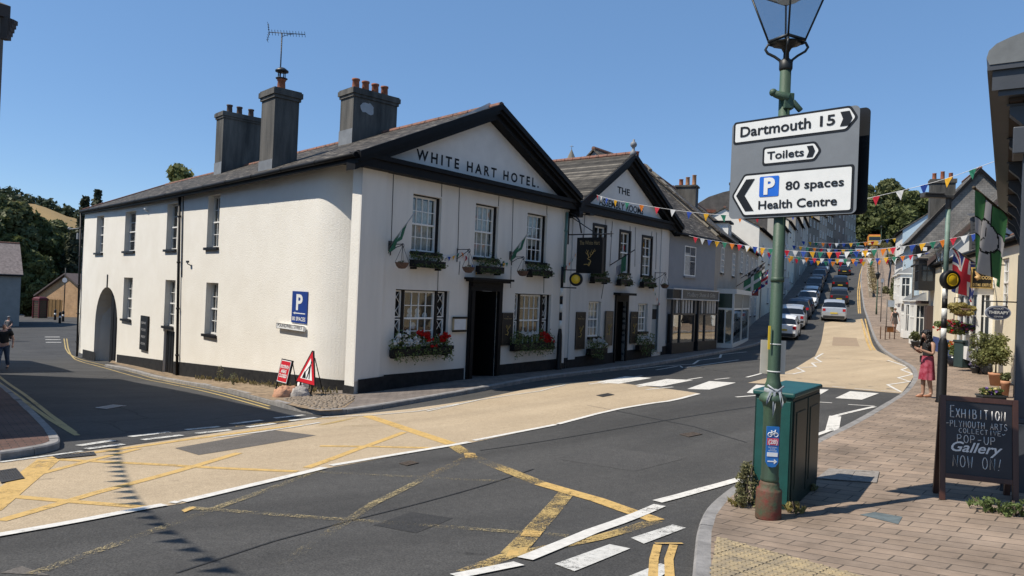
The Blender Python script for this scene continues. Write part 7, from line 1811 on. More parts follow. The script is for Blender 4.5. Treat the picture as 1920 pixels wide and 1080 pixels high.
# grey cottage at the far left
pc = G(34, 612); FC = Facade(pc.x, pc.y, rad(50)); zc_ = pc.z
house('grey_cottage', 'pale grey cottage with a slate roof beyond the walking man at the far left', FC, -9, .05, zc_, P(20, 513, pc.y).z, P(20, 458, pc.y + 2).z, 7, pm('cottage_grey', (.27, .28, .27), .8, .15), pm('cottage_slate', (.22, .18, .17), .8, .5, 5, .4, 20), wins=[(-3.2, -1.7, zc_ + .6, zc_ + 2.2)], ov=.25)
# buff brick gable house
pg = P(150, 586, 80); dg = pg.y; FG = Facade(P(84, 590, dg).x, dg, rad(116)); zg0 = pg.z
uu = lambda px: FG.uz(px, 570)[0]
t = thing('brick_house', 'buff brick house with a plain gable end at the bottom of the side street', 'house', (pg.x, pg.y, zg0))
apx, lft, rgt = uu(124), uu(72), uu(176); zap = FG.uz(124, 515)[1]; zl_ = FG.uz(76, 553)[1]
mb = MB(); mb.add([FG.pt(lft, 0, zg0 - 1), FG.pt(rgt, 0, zg0 - 1), FG.pt(rgt, 0, zl_), FG.pt(apx, 0, zap), FG.pt(lft, 0, zl_)], [(0, 1, 2, 3, 4)]); mb.quad(FG.pt(lft, 8, zg0 - 1), FG.pt(lft, 0, zg0 - 1), FG.pt(lft, 0, zl_), FG.pt(lft, 8, zl_)); part('wall', mb, WALLS['buffbrick'], t)
mb = MB(); o_ = .35; sl = (zap - zl_) / (apx - lft)
for s in (-1, 1):
 e = (lft - .4) if s < 0 else rgt + .4; ze = zl_ - .4 * sl
 v = [FG.pt(e, -o_, ze), FG.pt(apx, -o_, zap + .02), FG.pt(apx, 9, zap + .02), FG.pt(e, 9, ze)]; mb.add(v + [p + Vector((0, 0, .16)) for p in v], [(4, 5, 6, 7) if s < 0 else (7, 6, 5, 4), (0, 1, 5, 4), (3, 2, 1, 0)])
part('roof', mb, pm('brown_tiles', (.10, .075, .07), .8, .4, 6), t)
# wooden fence before it
t = thing('wooden_fence', 'tall orange brown timber fence before the brick house', 'fence', FG.pt(uu(110), -1.5, zg0)); FW = Facade(*FG.pt(0, -1.5, 0)[:2], rad(90)); mb = MB(); random.seed(6)
a_, b_ = FW.uz(85, 575)[0], FW.uz(172, 575)[0]; n = 42; zt_ = FW.uz(110, 562)[1]
for k in range(n): u = a_ + (b_ - a_) * k / n; fbox(mb, FW, u, u + (b_ - a_) / n * .92, random.uniform(-.02, .02), .05, zg0 - .6, zt_ + random.uniform(-.05, .05))
part('board_panel', mb, pm('fence_timber', (.42, .24, .09), .85, .45, 3, streak=True), t)
# red telephone box
pp = P(74, 602, 74); t = thing('phone_box', 'red telephone box in the shade beside the trees', 'phone box', pp); RB = pm('phone_box_shaded_red', (.10, .007, .009), .45, .2)  # red darkened to stand in for the shade around the box
M = Matrix.Translation(pp) @ Matrix.Rotation(rad(-20), 4, 'Z'); hh = P(74, 556, pp.y).z - pp.z; w2 = hh * .19
mb = MB(); mb.box(-w2, w2, -w2, w2, -.2, hh * .12, M); mb.box(-w2 - .03, w2 + .03, -w2 - .03, w2 + .03, hh * .84, hh * .93, M); mb.lathe([(w2 * 1.35, hh * .93), (w2 * 1.2, hh * .96), (w2 * .7, hh * .99), (.001, hh)], 4, M @ Matrix.Rotation(pi / 4, 4, 'Z'), 0, False)
for x in (-w2, w2 - .1):
 for y in (-w2, w2 - .1): mb.box(x, x + .1, y, y + .1, hh * .12, hh * .84, M)
for k in range(1, 8): z = hh * (.12 + .09 * k); mb.box(-w2 + .02, w2 - .02, -w2 + .03, -w2 + .06, z, z + .04, M); mb.box(w2 - .06, w2 - .03, -w2 + .1, w2 - .1, z, z + .04, M)
part('body', mb, RB, t); mb = MB(); mb.box(-w2 + .05, w2 - .05, -w2 + .07, w2 - .07, hh * .12, hh * .84, M); part('glazing', mb, pm('phone_glass', (.10, .08, .05), .2), t)
# bollards and small sign post
for (px, py, h_, lab) in ((103, 600, 1.1, 'black bollard with a white band left of the thin sign post'), (112, 606, 1.1, 'dark bollard in front of the thin sign post'), (118, 603, 1.1, 'black bollard with a white band right of the thin sign post')):
 p = G(px, py); t = thing('bollard', lab, 'bollard', p, 'bollards at the bottom of the side street'); mb = MB(); mb.lathe([(.12, -.1), (.11, .1), (.09, .7), (.11, .78), (.11, .95), (.06, 1.05), (.0001, 1.08)], 10, Matrix.Translation(p)); part('post', mb, SIGNBLK, t); mb = MB(); mb.lathe([(.1, .5), (.097, .68)], 10, Matrix.Translation(p)); part('band', mb, SIGNW, t)
p = P(119, 597, 76); t = thing('sign_post', 'thin post with a small round sign before the brick house', 'road sign', p); mb = MB(); mb.tube([p, p + Vector((0, 0, 5.4))], .05, 6); part('post', mb, SIGNBLK, t); mb = MB(); mb.cyl(p + Vector((0, -.06, 4.1)), p + Vector((0, -.09, 4.1)), .26, None, 16); part('disc', mb, pm('grey_disc', (.5, .52, .55)), t)
# ================================================================== TREES, HILLS
rng = np.random.default_rng(5)
def crown_mesh(name, blobs, n, s):
 """blobs: (cx,cy,cz,rx,ry,rz); n leaf clumps spread through their outer volume"""
 bl = np.array(blobs, float); vol = bl[:, 3] * bl[:, 4] + bl[:, 4] * bl[:, 5] + bl[:, 3] * bl[:, 5]
 idx = rng.choice(len(bl), n, p=vol / vol.sum()); b = bl[idx]
 d = rng.normal(size=(n, 3)); d /= np.linalg.norm(d, axis=1)[:, None]
 rr = rng.random(n) ** .35; rr = .35 + .7 * rr + rng.normal(size=n) * .05
 c = b[:, :3] + d * b[:, 3:] * rr[:, None]
 nr = d * .9 + rng.normal(size=(n, 3)) * .55; nr /= np.linalg.norm(nr, axis=1)[:, None]
 t = np.cross(nr, rng.normal(size=(n, 3))); t /= np.linalg.norm(t, axis=1)[:, None] + 1e-9; q = np.cross(nr, t)
 sz = s * rng.uniform(.5, 1.35, n)[:, None]
 v = np.stack([c - t * sz, c + q * sz * .6 - t * sz * .1, c + t * sz, c - q * sz * .6 + t * sz * .15], 1).reshape(-1, 3)
 me = bpy.data.meshes.new(name); me.from_pydata(v.tolist(), [], np.arange(n * 4).reshape(-1, 4).tolist()); me.update(); return me
def tree(name, label, base, h, w_, mat, n=3500, s=.35, kind='round', group=None, trunk_h=.35, seed=0, cat='tree', bark=None):
 global rng
 rng = np.random.default_rng(seed + 100); random.seed(seed); base = Vector(base)
 t = thing(name, label, cat, base, group); bl = []
 mb = MB()
 if kind == 'conifer':
  mb.tube([base - Vector((0, 0, .5)), base + Vector((0, 0, h * .95))], [w_ * .06 + .1, .03], 7)
  k = 0; z = .18
  while z < 1:
   r = w_ * (1 - z) ** .8 + .15
   for a_ in range(5):
    th = a_ * 1.257 + k * .7 + random.uniform(-.3, .3); rr = r * random.uniform(.45, .75)
    bl.append((rr * cos(th), rr * sin(th), h * z - rr * .15, r * .45, r * .45, h * .05))
   if z < .8: th = k * 2.4; mb.tube([base + Vector((0, 0, h * z)), base + Vector((r * .8 * cos(th), r * .8 * sin(th), h * z - r * .12))], [.09, .02], 4)
   k += 1; z += .075
 else:
  lean = Vector((random.uniform(-.4, .4), random.uniform(-.3, .3), 0)); top = base + Vector((0, 0, h * .62)) + lean
  mb.tube([base - Vector((0, 0, .5)), base + Vector((0, 0, h * trunk_h)) + lean * .4, top], [h * .028 + .05, h * .02 + .04, .05], 8)
  m = 13 if kind == 'round' else 10
  for k in range(m):
   th = k * 2.4 + random.uniform(-.4, .4); z = trunk_h + (1 - trunk_h) * ((k + .5) / m); prof = sin(pi * min(.97, .22 + .72 * (k + .5) / m)) ** .8
   r = w_ * prof * random.uniform(.55, .85)
   c = Vector((r * cos(th), r * sin(th), h * z * .93)); q = w_ * random.uniform(.3, .5)
   bl.append((c.x, c.y, c.z, q, q, q * random.uniform(.65, .95)))
   st_ = base + Vector((0, 0, h * (trunk_h + (z - trunk_h) * .35))) + lean * .5; mb.tube([st_, st_.lerp(base + c, .5) + Vector((0, 0, .2)), base + c], [h * .011 + .02, h * .007 + .015, .02], 5)
  bl.append((0, 0, h * .72, w_ * .5, w_ * .5, h * .2))
 part('trunk', mb, bark or STEM, t)
 bl = [(a_ + base.x, b_ + base.y, c_ + base.z, d_, e_, f_) for a_, b_, c_, d_, e_, f_ in bl]
 part('crown', crown_mesh('crown', bl, n, s), mat, t); return t
LV = [leafmat('leaf_deep', (.012, .022, .008), (.075, .10, .032), (.15, .17, .06)), leafmat('leaf_mid', (.022, .036, .012), (.11, .14, .045), (.18, .19, .08)), leafmat('leaf_conifer', (.012, .02, .012), (.06, .075, .042), (.11, .12, .07)), leafmat('leaf_bright', (.04, .065, .012), (.15, .19, .045), (.24, .24, .09))]
def tpx(name, label, px, ytop, d, w_px, mat, kind='round', ybase=None, n=3500, s=.4, seed=0, group=None, trunk_h=.3, cat='tree'):
 top = P(px, ytop, d); b = g(top.x, top.y) if ybase is None else P(px, ybase, d).z
 return tree(name, label, (top.x, top.y, b), top.z - b, w_px / FPX * d, LV[mat], n, s, kind, group, trunk_h, seed, cat)
GT = 'trees behind the far left cottages'
left = [('tall dark deciduous tree behind the grey cottage at the left edge', 12, 356, 92, 62, 1, 'round'), ('broad dark tree between the grey cottage and the red phone box', 62, 392, 98, 52, 0, 'round'),
  ('dark tree directly behind the red phone box', 95, 420, 99, 34, 0, 'round'), ('tall feathery conifer right of centre in the left wood', 160, 362, 104, 30, 2, 'conifer'),
  ('tallest conifer whose tip rises above the hotel eaves at the left', 184, 350, 112, 34, 2, 'conifer'), ('rounded conifer hanging over the brick house roof', 138, 432, 99, 32, 2, 'conifer'),
  ('pale topped tree on the skyline of the left wood', 42, 402, 125, 48, 1, 'round'), ('mid green tree just left of the two tall conifers', 118, 410, 120, 44, 1, 'round'), ('dark tree low behind the timber fence', 172, 470, 101, 40, 0, 'round'),
  ('dark tree cut by the left edge of the photo', -22, 380, 88, 55, 0, 'round'), ('dark bushy tree left of the brick house gable', 70, 470, 90, 34, 0, 'round'), ('dark tree filling the gap over the cottage roof', 36, 440, 90, 40, 0, 'round')]
for i, (lab, px, yt, d, wp, m, k) in enumerate(left): tpx('conifer' if k == 'conifer' else 'deciduous_tree', lab, px, yt, d, wp, m, k, n=6500 if k == 'round' else 5000, s=.42, seed=i, group=GT, trunk_h=.14)
tpx('deciduous_tree', 'bright leafy tree top showing above the hotel roof ridge left of the chimneys', 352, 298, 62, 52, 3, n=5000, s=.28, seed=41, trunk_h=.4)
GR = 'trees at the top of the hill'
for i, (lab, px, yt, d, wp, m) in enumerate([('dark tree at the top of the hill just right of the direction sign', 1625, 352, 190, 38, 1), ('tall broad tree in the middle of the hilltop clump', 1672, 343, 200, 44, 1), ('hilltop tree half hidden by the pale blue house', 1712, 362, 190, 38, 0), ('low dark tree behind the obelisk on the hill', 1598, 392, 185, 34, 0), ('dark understorey tree behind the yellow lorry', 1645, 395, 178, 40, 0), ('hilltop tree left of the pale blue house chimney', 1692, 392, 175, 32, 0), ('tree behind the roofs at the far top end of the left row', 1575, 392, 210, 40, 1)]):
 tpx('deciduous_tree', lab, px, yt, d, wp, m, n=6500, s=.8, seed=60 + i, group=GR, trunk_h=.12)
# far valley side on the left: fields, hedges and a wooded crest
def ridge_z(px): return P(px, np.interp(px, [-300, 0, 60, 140, 200, 500], [364, 368, 384, 408, 422, 440]), 620).z
mb = MB(); cols = np.linspace(-500, 560, 54); rowsd = [230, 300, 380, 470, 560, 620, 700]
vs = []
for r_i, d in enumerate(rowsd):
 for px in cols:
  zt_ = ridge_z(px); f_ = [0, .2, .45, .7, .9, 1, .96][r_i]; x = (px - 960) / FPX * d; vs.append((x, d, -6 + (zt_ + 6) * f_ + 1.5 * sin(px * .05 + r_i)))
n = len(cols); mb.add(vs, [(r * n + c, r * n + c + 1, (r + 1) * n + c + 1, (r + 1) * n + c) for r in range(len(rowsd) - 1) for c in range(n - 1)], None, 0, True)
o = part('hills', mb, groundmat('dry_field', (.20, .13, .05), (.33, .23, .10), .95, .15, 8, .006, .1)); o['kind'] = 'structure'
rng = np.random.default_rng(9); bl = []
for px in np.linspace(-450, 420, 150):
 zt_ = ridge_z(px); bl.append(((px - 960) / FPX * 610 + random.uniform(-3, 3), 610, zt_ - 2 + random.uniform(-1, 3), 7, 7, random.uniform(5, 9)))
for px in np.linspace(-450, 300, 110):
 zt_ = ridge_z(px); bl.append(((px - 960) / FPX * 520, 520, -6 + (zt_ + 6) * .76 - 3 + random.uniform(-2, 2), 6, 6, 5));
for px in np.linspace(-450, 60, 70):
 zt_ = ridge_z(px); bl.append(((px - 960) / FPX * 590, 590, -6 + (zt_ + 6) * .93 + random.uniform(-2, 3), 6, 6, random.uniform(4, 7)))
for px in np.linspace(-450, -40, 50):
 bl.append(((px - 960) / FPX * 300, 300, -6 + (ridge_z(px) + 6) * .2 + 4, 8, 8, 8))
for px in np.linspace(-450, 300, 80):
 bl.append(((px - 960) / FPX * 400, 400, -6 + (ridge_z(px) + 6) * .48 - 1, 8, 8, 5))
o = part('far_woodland', crown_mesh('far_woodland', bl, 26000, 2.0), leafmat('leaf_far', (.02, .035, .02), (.06, .08, .045))); o['kind'] = 'stuff'; o['label'] = 'hedges and woodland on the far valley side'
# ================================================================== CARS
CARG = pm('car_window', (.012, .014, .016), .06, spec=.7); TYRE = pm('tyre', (.015, .015, .015), .9); RIM = pm('alloy_rim', (.35, .36, .37), .35, metal=.7); TRIM = pm('car_trim_black', (.02, .02, .02), .6)
TAIL = pm('tail_light', (.45, .01, .015), .2); HEAD = pm('head_light', (.6, .62, .65), .1); PLY = pm('plate_yellow', (.7, .5, .05), .5); PLW = pm('plate_white', (.7, .7, .68), .5)
def paint(name, c, metal=.25, rough=.28): return pm('car_' + name, c, rough, .04, 3, metal=metal, spec=.6)
PROFILES = {'hatch': (4.0, .86, [(-2.0, .60, .66, .86), (-1.96, .9, .95, .93), (-1.9, .97, 1.02, .97), (-1.62, .97, 1.36, 1), (-1.25, .96, 1.46, 1), (-.1, .94, 1.49, 1), (.5, .93, 1.44, 1), (1.2, .92, .99, .98), (1.7, .84, .9, .93), (1.95, .62, .7, .84), (2.0, .45, .5, .8)]),
   'suv': (4.4, .92, [(-2.2, .66, .72, .88), (-2.16, 1.0, 1.05, .95), (-2.08, 1.06, 1.12, .98), (-1.88, 1.06, 1.5, 1), (-1.5, 1.05, 1.63, 1), (-.1, 1.03, 1.66, 1), (.5, 1.02, 1.6, 1), (1.2, 1.01, 1.1, .98), (1.85, .96, 1.02, .94), (2.15, .72, .8, .86), (2.2, .5, .56, .82)]),
   'saloon': (4.5, .88, [(-2.25, .58, .64, .86), (-2.2, .88, .93, .93), (-2.05, .93, .98, .96), (-1.55, .95, 1.02, .98), (-.95, .95, 1.38, 1), (-.2, .94, 1.43, 1), (.4, .93, 1.38, 1), (1.15, .91, .97, .98), (1.85, .82, .88, .93), (2.2, .6, .68, .84), (2.25, .45, .5, .8)])}
def car(name, label, kind, col, loc, az, pitch=0, front=False, group='cars on the hill'):
 ln, W_, st_ = PROFILES[kind]; t = thing(name, label, 'car', loc, group); t.rotation_euler = (pitch, 0, -az + (pi if front else 0))
 if front: t.rotation_euler[0] = -pitch
 rings = []
 for (y, zb, zt_, wf) in st_:
  w_ = W_ * wf; tall = zt_ - zb > .15; wr = w_ * (.80 if tall else .93)
  rings.append([(0, y, .22), (w_ * .86, y, .22), (w_ * .99, y, .34), (w_, y, .6 if zb > .7 else zb * .8), (w_ * .975, y, zb), (wr, y, zt_ - (.05 if tall else .015)), (wr * .72, y, zt_), (0, y, zt_ + (.02 if tall else .01))])
 body, gl = MB(), MB(); m = 8
 ig = [i for i in range(len(st_)) if st_[i][2] - st_[i][1] > .15]; i0, i1 = ig[0], ig[-1]
 for s in (1, -1):
  for i in range(len(rings) - 1):
   for k in range(m - 1):
    q = [rings[i][k], rings[i + 1][k], rings[i + 1][k + 1], rings[i][k + 1]]; q = [(p[0] * s, p[1], p[2]) for p in q]
    if s < 0: q = q[::-1]
    side = k == 4 and i0 <= i < i1; ws = k >= 5 and (i == i1 or i == i0 - 1)
    cor = k == 4 and (i == i1 or i == i0 - 1)
    (gl if side or ws or cor and False else body).add(q, [(0, 1, 2, 3)], None, 0, True)
  e = [(p[0] * s, p[1], p[2]) for p in rings[0]]; body.add(e if s < 0 else e[::-1], [tuple(range(m))])
  e = [(p[0] * s, p[1], p[2]) for p in rings[-1]]; body.add(e[::-1] if s < 0 else e, [tuple(range(m))])
 part('body', body, col, t, local=True); part('windows', gl, CARG, t, local=True)
 mb = MB(); yb = st_[0][0]; yf = st_[-1][0]
 mb.box(-W_ * .84, W_ * .84, yb - .03, yb + .1, .24, .46); mb.box(-W_ * .8, W_ * .8, yf - .1, yf + .03, .24, .42)
 for s in (-1, 1):
  mb.box(s * W_ * .985 - .012, s * W_ * .985 + .012, -ln * .26, ln * .26, .22, .34)
  ym = st_[i0 + 2][0] - .1; mb.add([(s * W_ * .985, ym - .05, st_[i0 + 2][1]), (s * W_ * .985, ym + .05, st_[i0 + 2][1]), (s * W_ * .815, ym + .05, st_[i0 + 2][2] - .04), (s * W_ * .815, ym - .05, st_[i0 + 2][2] - .04)], [(0, 1, 2, 3)])
  mb.box(s * W_ * .99 - .02, s * W_ * .99 + .02, ln * .16, ln * .25, .95, .97); mb.box(s * (W_ + .1) - .09, s * (W_ + .1) + .09, ln * .17, ln * .215, .93 if kind != 'suv' else 1.03, 1.07 if kind != 'suv' else 1.19)
 part('trim', mb, TRIM, t, local=True)
 for s in (-1, 1):
  mb = MB(); zb = st_[1][1]; mb.box(s * W_ * .78 - .10, s * W_ * .78 + .10, yb - .012, yb + .16, zb - .19, zb + .01); part('tail_light', mb, TAIL, t, local=True)
  mb = MB(); mb.box(s * W_ * .6 - .17, s * W_ * .6 + .17, yf - .3, yf + .01, .58, .72); part('head_light', mb, HEAD, t, local=True)
  for y in (-ln * .31, ln * .31):
   M = Matrix.Translation((s * (W_ - .1), y, .32)) @ Matrix.Rotation(rad(90), 4, 'Y'); mb = MB(); mb.lathe([(.2, -.11), (.3, -.11), (.32, -.08), (.32, .08), (.3, .11), (.2, .11)], 18, M); wh = part('wheel', mb, TYRE, t, local=True)
   mb = MB(); mb.lathe([(.0001, .085 * s), (.06, .1 * s), (.2, .09 * s), (.21, .1 * s), (.2, -.1 * s), (.0001, -.1 * s)], 14, M); part('rim', mb, RIM, wh, local=True)
 mb = MB(); mb.box(-.26, .26, yb - .045, yb - .02, .62, .73); part('rear_plate', mb, PLY, t, local=True)
 mb = MB(); mb.box(-.26, .26, yf + .02, yf + .04, .42, .53); part('front_plate', mb, PLW, t, local=True)
 return t
HAZ = rad(25)
def slope(p, az=HAZ): return math.atan2(g(p.x + sin(az) * 2, p.y + cos(az) * 2) - g(p.x - sin(az) * 2, p.y - cos(az) * 2), 4)
def carpx(lab, kind, col, px, py, front=False, adj=2.0, name='car', az=HAZ):
 p = G(px, py); p = p + Vector((sin(az), cos(az), 0)) * adj; p.z = g(p.x, p.y) + .01
 return car(name, lab, kind, col, p, az, slope(p, az), front)
SIL = paint('silver', (.52, .54, .56), .5); DKG = paint('dark_grey', (.05, .05, .055), .5); BLK = paint('black', (.012, .012, .014)); WHT_ = paint('white', (.76, .76, .75), 0, .3); NAV = paint('navy', (.02, .03, .06), .4); GRN = paint('green', (.03, .07, .06), .4); PAL = paint('pale_blue', (.35, .42, .48), .4); RDC = paint('dark_red', (.12, .02, .03), .3)
carpx('silver car with red tail lights driving up the hill, nearest of the line', 'suv', SIL, 1563, 603)
carpx('dark grey car driving uphill just ahead of the silver car', 'suv', DKG, 1573, 572)
carpx('black car third in the line driving up the hill', 'suv', BLK, 1575, 545)
carpx('small black car farthest ahead in the line driving up the hill', 'saloon', BLK, 1583, 517)
park = [('white hatchback parked nearest at the foot of the left row', 'hatch', WHT_, False), ('silver estate car parked second from the foot of the left row', 'suv', SIL, False), ('navy car parked third from the foot of the left row', 'suv', NAV, False), ('dark blue hatchback parked behind the white sport utility car', 'hatch', NAV, False),
  ('white sport utility car parked facing down the hill', 'suv', WHT_, True), ('silver hatchback parked just uphill of the white sport utility car', 'hatch', SIL, False), ('grey and navy car parked facing downhill in mid row', 'suv', DKG, True), ('dark hatchback parked seventh or eighth up the left row', 'hatch', DKG, False),
  ('wide navy car parked facing downhill high in the left row', 'suv', NAV, True), ('maroon hatchback parked high in the left row', 'hatch', RDC, False), ('pale grey sport utility car parked at the upper end of the left row', 'suv', PAL, True), ('black car parked at the very top of the left row', 'hatch', BLK, False)]
la, lb = G(1467, 638), G(1545, 506)
for i, (lab, k, c, fr) in enumerate(park):
 p = la.lerp(lb, i / 11); az = math.atan2(lb.x - la.x, lb.y - la.y); p = p + Vector((sin(az), cos(az), 0)) * 2; p.z = g(p.x, p.y) + .01; car('parked_car', lab, k, c, p, az, slope(p, az), fr, 'cars parked along the left row')
for lab, k, c, px, py, fr in (('silver car at the bend below the obelisk', 'hatch', SIL, 1576, 497, True), ('dark green van like car below the yellow lorry', 'suv', GRN, 1606, 494, True), ('pale blue car parked at the top of the hill left of the lorry', 'hatch', PAL, 1612, 476, True), ('white car at the top of the hill just below the lorry', 'hatch', WHT_, 1625, 484, True), ('black car at the hilltop left of the green one', 'suv', BLK, 1583, 482, True), ('dark grey car highest on the hill near the obelisk', 'hatch', DKG, 1590, 472, True)):
 carpx(lab, k, c, px, py, fr, name='parked_car')
# yellow lorry at the top
p = G(1638, 468); d = p.y; t = thing('yellow_lorry', 'yellow and orange lorry facing down at the top of the hill', 'lorry', p); t.rotation_euler = (0, 0, -HAZ + pi)
LY = pm('lorry_yellow', (.62, .34, .03), .5, .2); LO = pm('lorry_orange', (.6, .2, .05), .5)
mb = MB(); mb.box(-1.2, 1.2, 1.0, 2.9, .7, 1.7); mb.box(-1.15, 1.15, 1.0, 2.75, 1.7, 2.75); part('cab', mb, LY, t, local=True, bevel=.08); mb = MB(); mb.box(-1.05, 1.05, 2.76, 2.8, 1.75, 2.5); part('windscreen', mb, CARG, t, local=True)
mb = MB(); mb.box(-1.25, 1.25, -3, .9, 1.0, 2.9); part('body', mb, LO, t, local=True); mb = MB(); mb.box(-1.1, 1.1, 1.2, 2.3, 2.76, 3.05); part('light_bar', mb, LO, t, local=True)
for s in (-1, 1):
 for y in (1.9, -1.8): mb = MB(); mb.cyl((s * 1.2, y, .5), (s * .9, y, .5), .5, None, 16); part('wheel', mb, TYRE, t, local=True)
 mb = MB(); mb.box(s * .85 - .2, s * .85 + .2, 2.9, 2.93, .9, 1.1); part('head_light', mb, HEAD, t, local=True)
p = G(1600, 461); zt_ = P(1600, 431, p.y).z; h = zt_ - p.z; t = thing('obelisk', 'pale stone obelisk at the top of the street', 'monument', p); mb = MB(); M = Matrix.Translation(p) @ Matrix.Rotation(rad(20), 4, 'Z')
for a_, z0, z1 in ((.2, 0, .1), (.17, .1, .34)): mb.box(-a_ * h, a_ * h, -a_ * h, a_ * h, z0 * h, z1 * h, M)
mb.box(-.22 * h, .22 * h, -.22 * h, .22 * h, .34 * h, .38 * h, M); part('pedestal', mb, WALLS['lgrey'], t); mb = MB(); mb.lathe([(.15 * h, .38 * h), (.09 * h, .93 * h), (.0001, h)], 4, M @ Matrix.Rotation(pi / 4, 4, 'Z'), 0, False); part('shaft', mb, pm('obelisk_stone', (.5, .48, .42), .8), t)
def lampstd(px, yb, yt, lab, style=0):
 p = G(px, yb); h = P(px, yt, p.y).z - p.z; t = thing('street_lamp', lab, 'street lamp', p); mb = MB(); mb.tube([p, p + Vector((0, 0, h * .2)), p + Vector((0, 0, h * .82))], [.09, .06, .04], 8); part('column', mb, GREEN, t)
 mb = MB(); q = p + Vector((0, 0, h * .82)); mb.lathe([(.05, 0), (.12, .05), (.22, .42), (.26, .44), (.1, .6), (.03, .72), (.0001, .75)], 6, Matrix.Translation(q), 0, False); part('lantern', mb, BI, t)
lampstd(1643, 592, 508, 'green lamp standard beside the railings on the raised walkway'); lampstd(1651, 470, 420, 'tall lamp post before the hilltop trees')
# ================================================================== RAISED WALKWAY, RAILINGS
mb = MB(); RW = [G(1620, 560), G(1618, 520), G(1622, 488), G(1628, 470)]
kp = [Vector((p.x + .5, p.y, 0)) for p in RW]
t = thing('retaining_wall', 'low pale stone wall with dry plants along the raised walkway', 'wall', RW[0])
for a_, b_ in zip(kp, kp[1:]):
 n = Vector((b_.y - a_.y, a_.x - b_.x, 0)).normalized() * .35; za, zb = g(a_.x, a_.y), g(b_.x, b_.y)
 v = [(a_.x, a_.y, za - .3), (b_.x, b_.y, zb - .3), (b_.x, b_.y, zb + .8), (a_.x, a_.y, za + .8)]; w_ = [(x + n.x, y + n.y, z) for x, y, z in v]; mb.add(v + w_, [(3, 2, 1, 0), (4, 5, 6, 7), (3, 7, 6, 2), (0, 4, 7, 3), (1, 2, 6, 5)])
part('wall', mb, pm('pale_stone', (.40, .34, .26), .9, .4, 2, .4, 20), t)
mb = MB(); rng = np.random.default_rng(3); bl = []
for a_, b_ in zip(kp, kp[1:]):
 for k in range(9): p = a_.lerp(b_, k / 9); bl.append((p.x + .6, p.y, g(p.x, p.y) + .9, .5, .5, .4))
part('dry_plants', crown_mesh('dry_plants', bl, 2600, .1), leafmat('dry_shrub', (.10, .065, .03), (.24, .17, .08), (.3, .24, .12)), t)
for gi, (off, lab) in enumerate(((1.6, 'iron railing along the roadside edge of the raised walkway'), (3.4, 'iron railing along the house side of the raised walkway'))):
 t = thing('railing', lab, 'railing', RW[0] + Vector((off, 0, 0))); mb = MB(); pp = [Vector((p.x + off * (1 if i else .6), p.y, 0)) for i, p in enumerate(kp[:3])]; rs = resample([Vector(p[:2]) for p in pp], 1.8)
 P3 = [Vector((p.x, p.y, g(p.x, p.y) + .5 + gi * .3)) for p in rs]
 for p in P3: mb.tube([p - Vector((0, 0, .5)), p + Vector((0, 0, 1.1))], .03, 5)
 part('post', mb, DARKIRON, t)
 for z in (.35, .75, 1.1): mb = MB(); mb.tube([p + Vector((0, 0, z)) for p in P3], .022, 5); part('rail', mb, DARKIRON, t)
for i, (px, py, yt, w_, lab, m) in enumerate(((1678, 560, 520, 9, 'green shrub against the white cottage on the raised walkway', LV[1]), (1682, 590, 548, 13, 'brown green shrub on the pavement before the white bays', SCRUB), (1662, 552, 536, 8, 'small dry shrub at the end of the railings', SCRUB), (1672, 497, 476, 14, 'dark green bush left of the pale blue house', LV[0]), (1660, 470, 452, 12, 'reddish bush high on the walkway below the trees', SCRUB))):
 p = G(px, py); d = p.y; h = P(px, yt, d).z - p.z; t = thing('shrub', lab, 'shrub', p); mb = MB(); [mb.tube([p, p + Vector((random.uniform(-.3, .3), random.uniform(-.3, .3), h * .7))], .03, 4) for _ in range(4)]; part('stem', mb, STEM, t)
 r = w_ / FPX * d; rng = np.random.default_rng(i); part('foliage', crown_mesh('foliage', [(p.x + random.uniform(-.4, .4) * r, p.y + random.uniform(-.4, .4) * r, p.z + h * random.uniform(.3, .75), r * .6, r * .6, h * .35) for _ in range(6)], 1400, .12), m, t)
def bus_post(px, yb, yt, lab, flag=False):
 p = G(px, yb); h = P(px, yt, p.y).z - p.z; t = thing('sign_post', lab, 'road sign', p); mb = MB(); mb.tube([p, p + Vector((0, 0, h))], .035, 6); part('post', mb, pm('post_grey', (.16, .14, .12), .6), t); mb = MB()
 if flag: mb.box(.06, .5, -.02, .02, h - .55, h - .1, Matrix.Translation(p))
 else: mb.box(-.1, .1, -.05, -.03, h - .4, h - .1, Matrix.Translation(p))
 part('plate', mb, pm('pale_sign', (.5, .52, .55)), t)
bus_post(1651, 606, 520, 'plain grey post on the pavement right of the green lamp standard'); bus_post(1661, 626, 560, 'thin post with a small white plate beside the rusty board frame', True)
p = G(1668, 640); t = thing('frame_board', 'rusty open pavement board frame with a small orange panel', 'a-board', p); mb = MB(); M = Matrix.Translation(p) @ Matrix.Rotation(rad(10), 4, 'Z'); hb = P(1668, 612, p.y).z - p.z
for x in (-.33, .3): mb.box(x, x + .04, -.02, .02, 0, hb, M); mb.box(x, x + .04, .4, .44, 0, hb * .96, M)
mb.box(-.33, .34, -.02, .02, hb - .04, hb, M); mb.box(-.33, .34, -.02, .02, .08, .12, M); part('frame', mb, pm('rust_brown', (.12, .06, .035), .8), t); mb = MB(); mb.box(-.2, .24, -.015, .015, hb * .62, hb * .95, M); part('panel', mb, pm('orange_panel', (.42, .16, .04), .7), t)
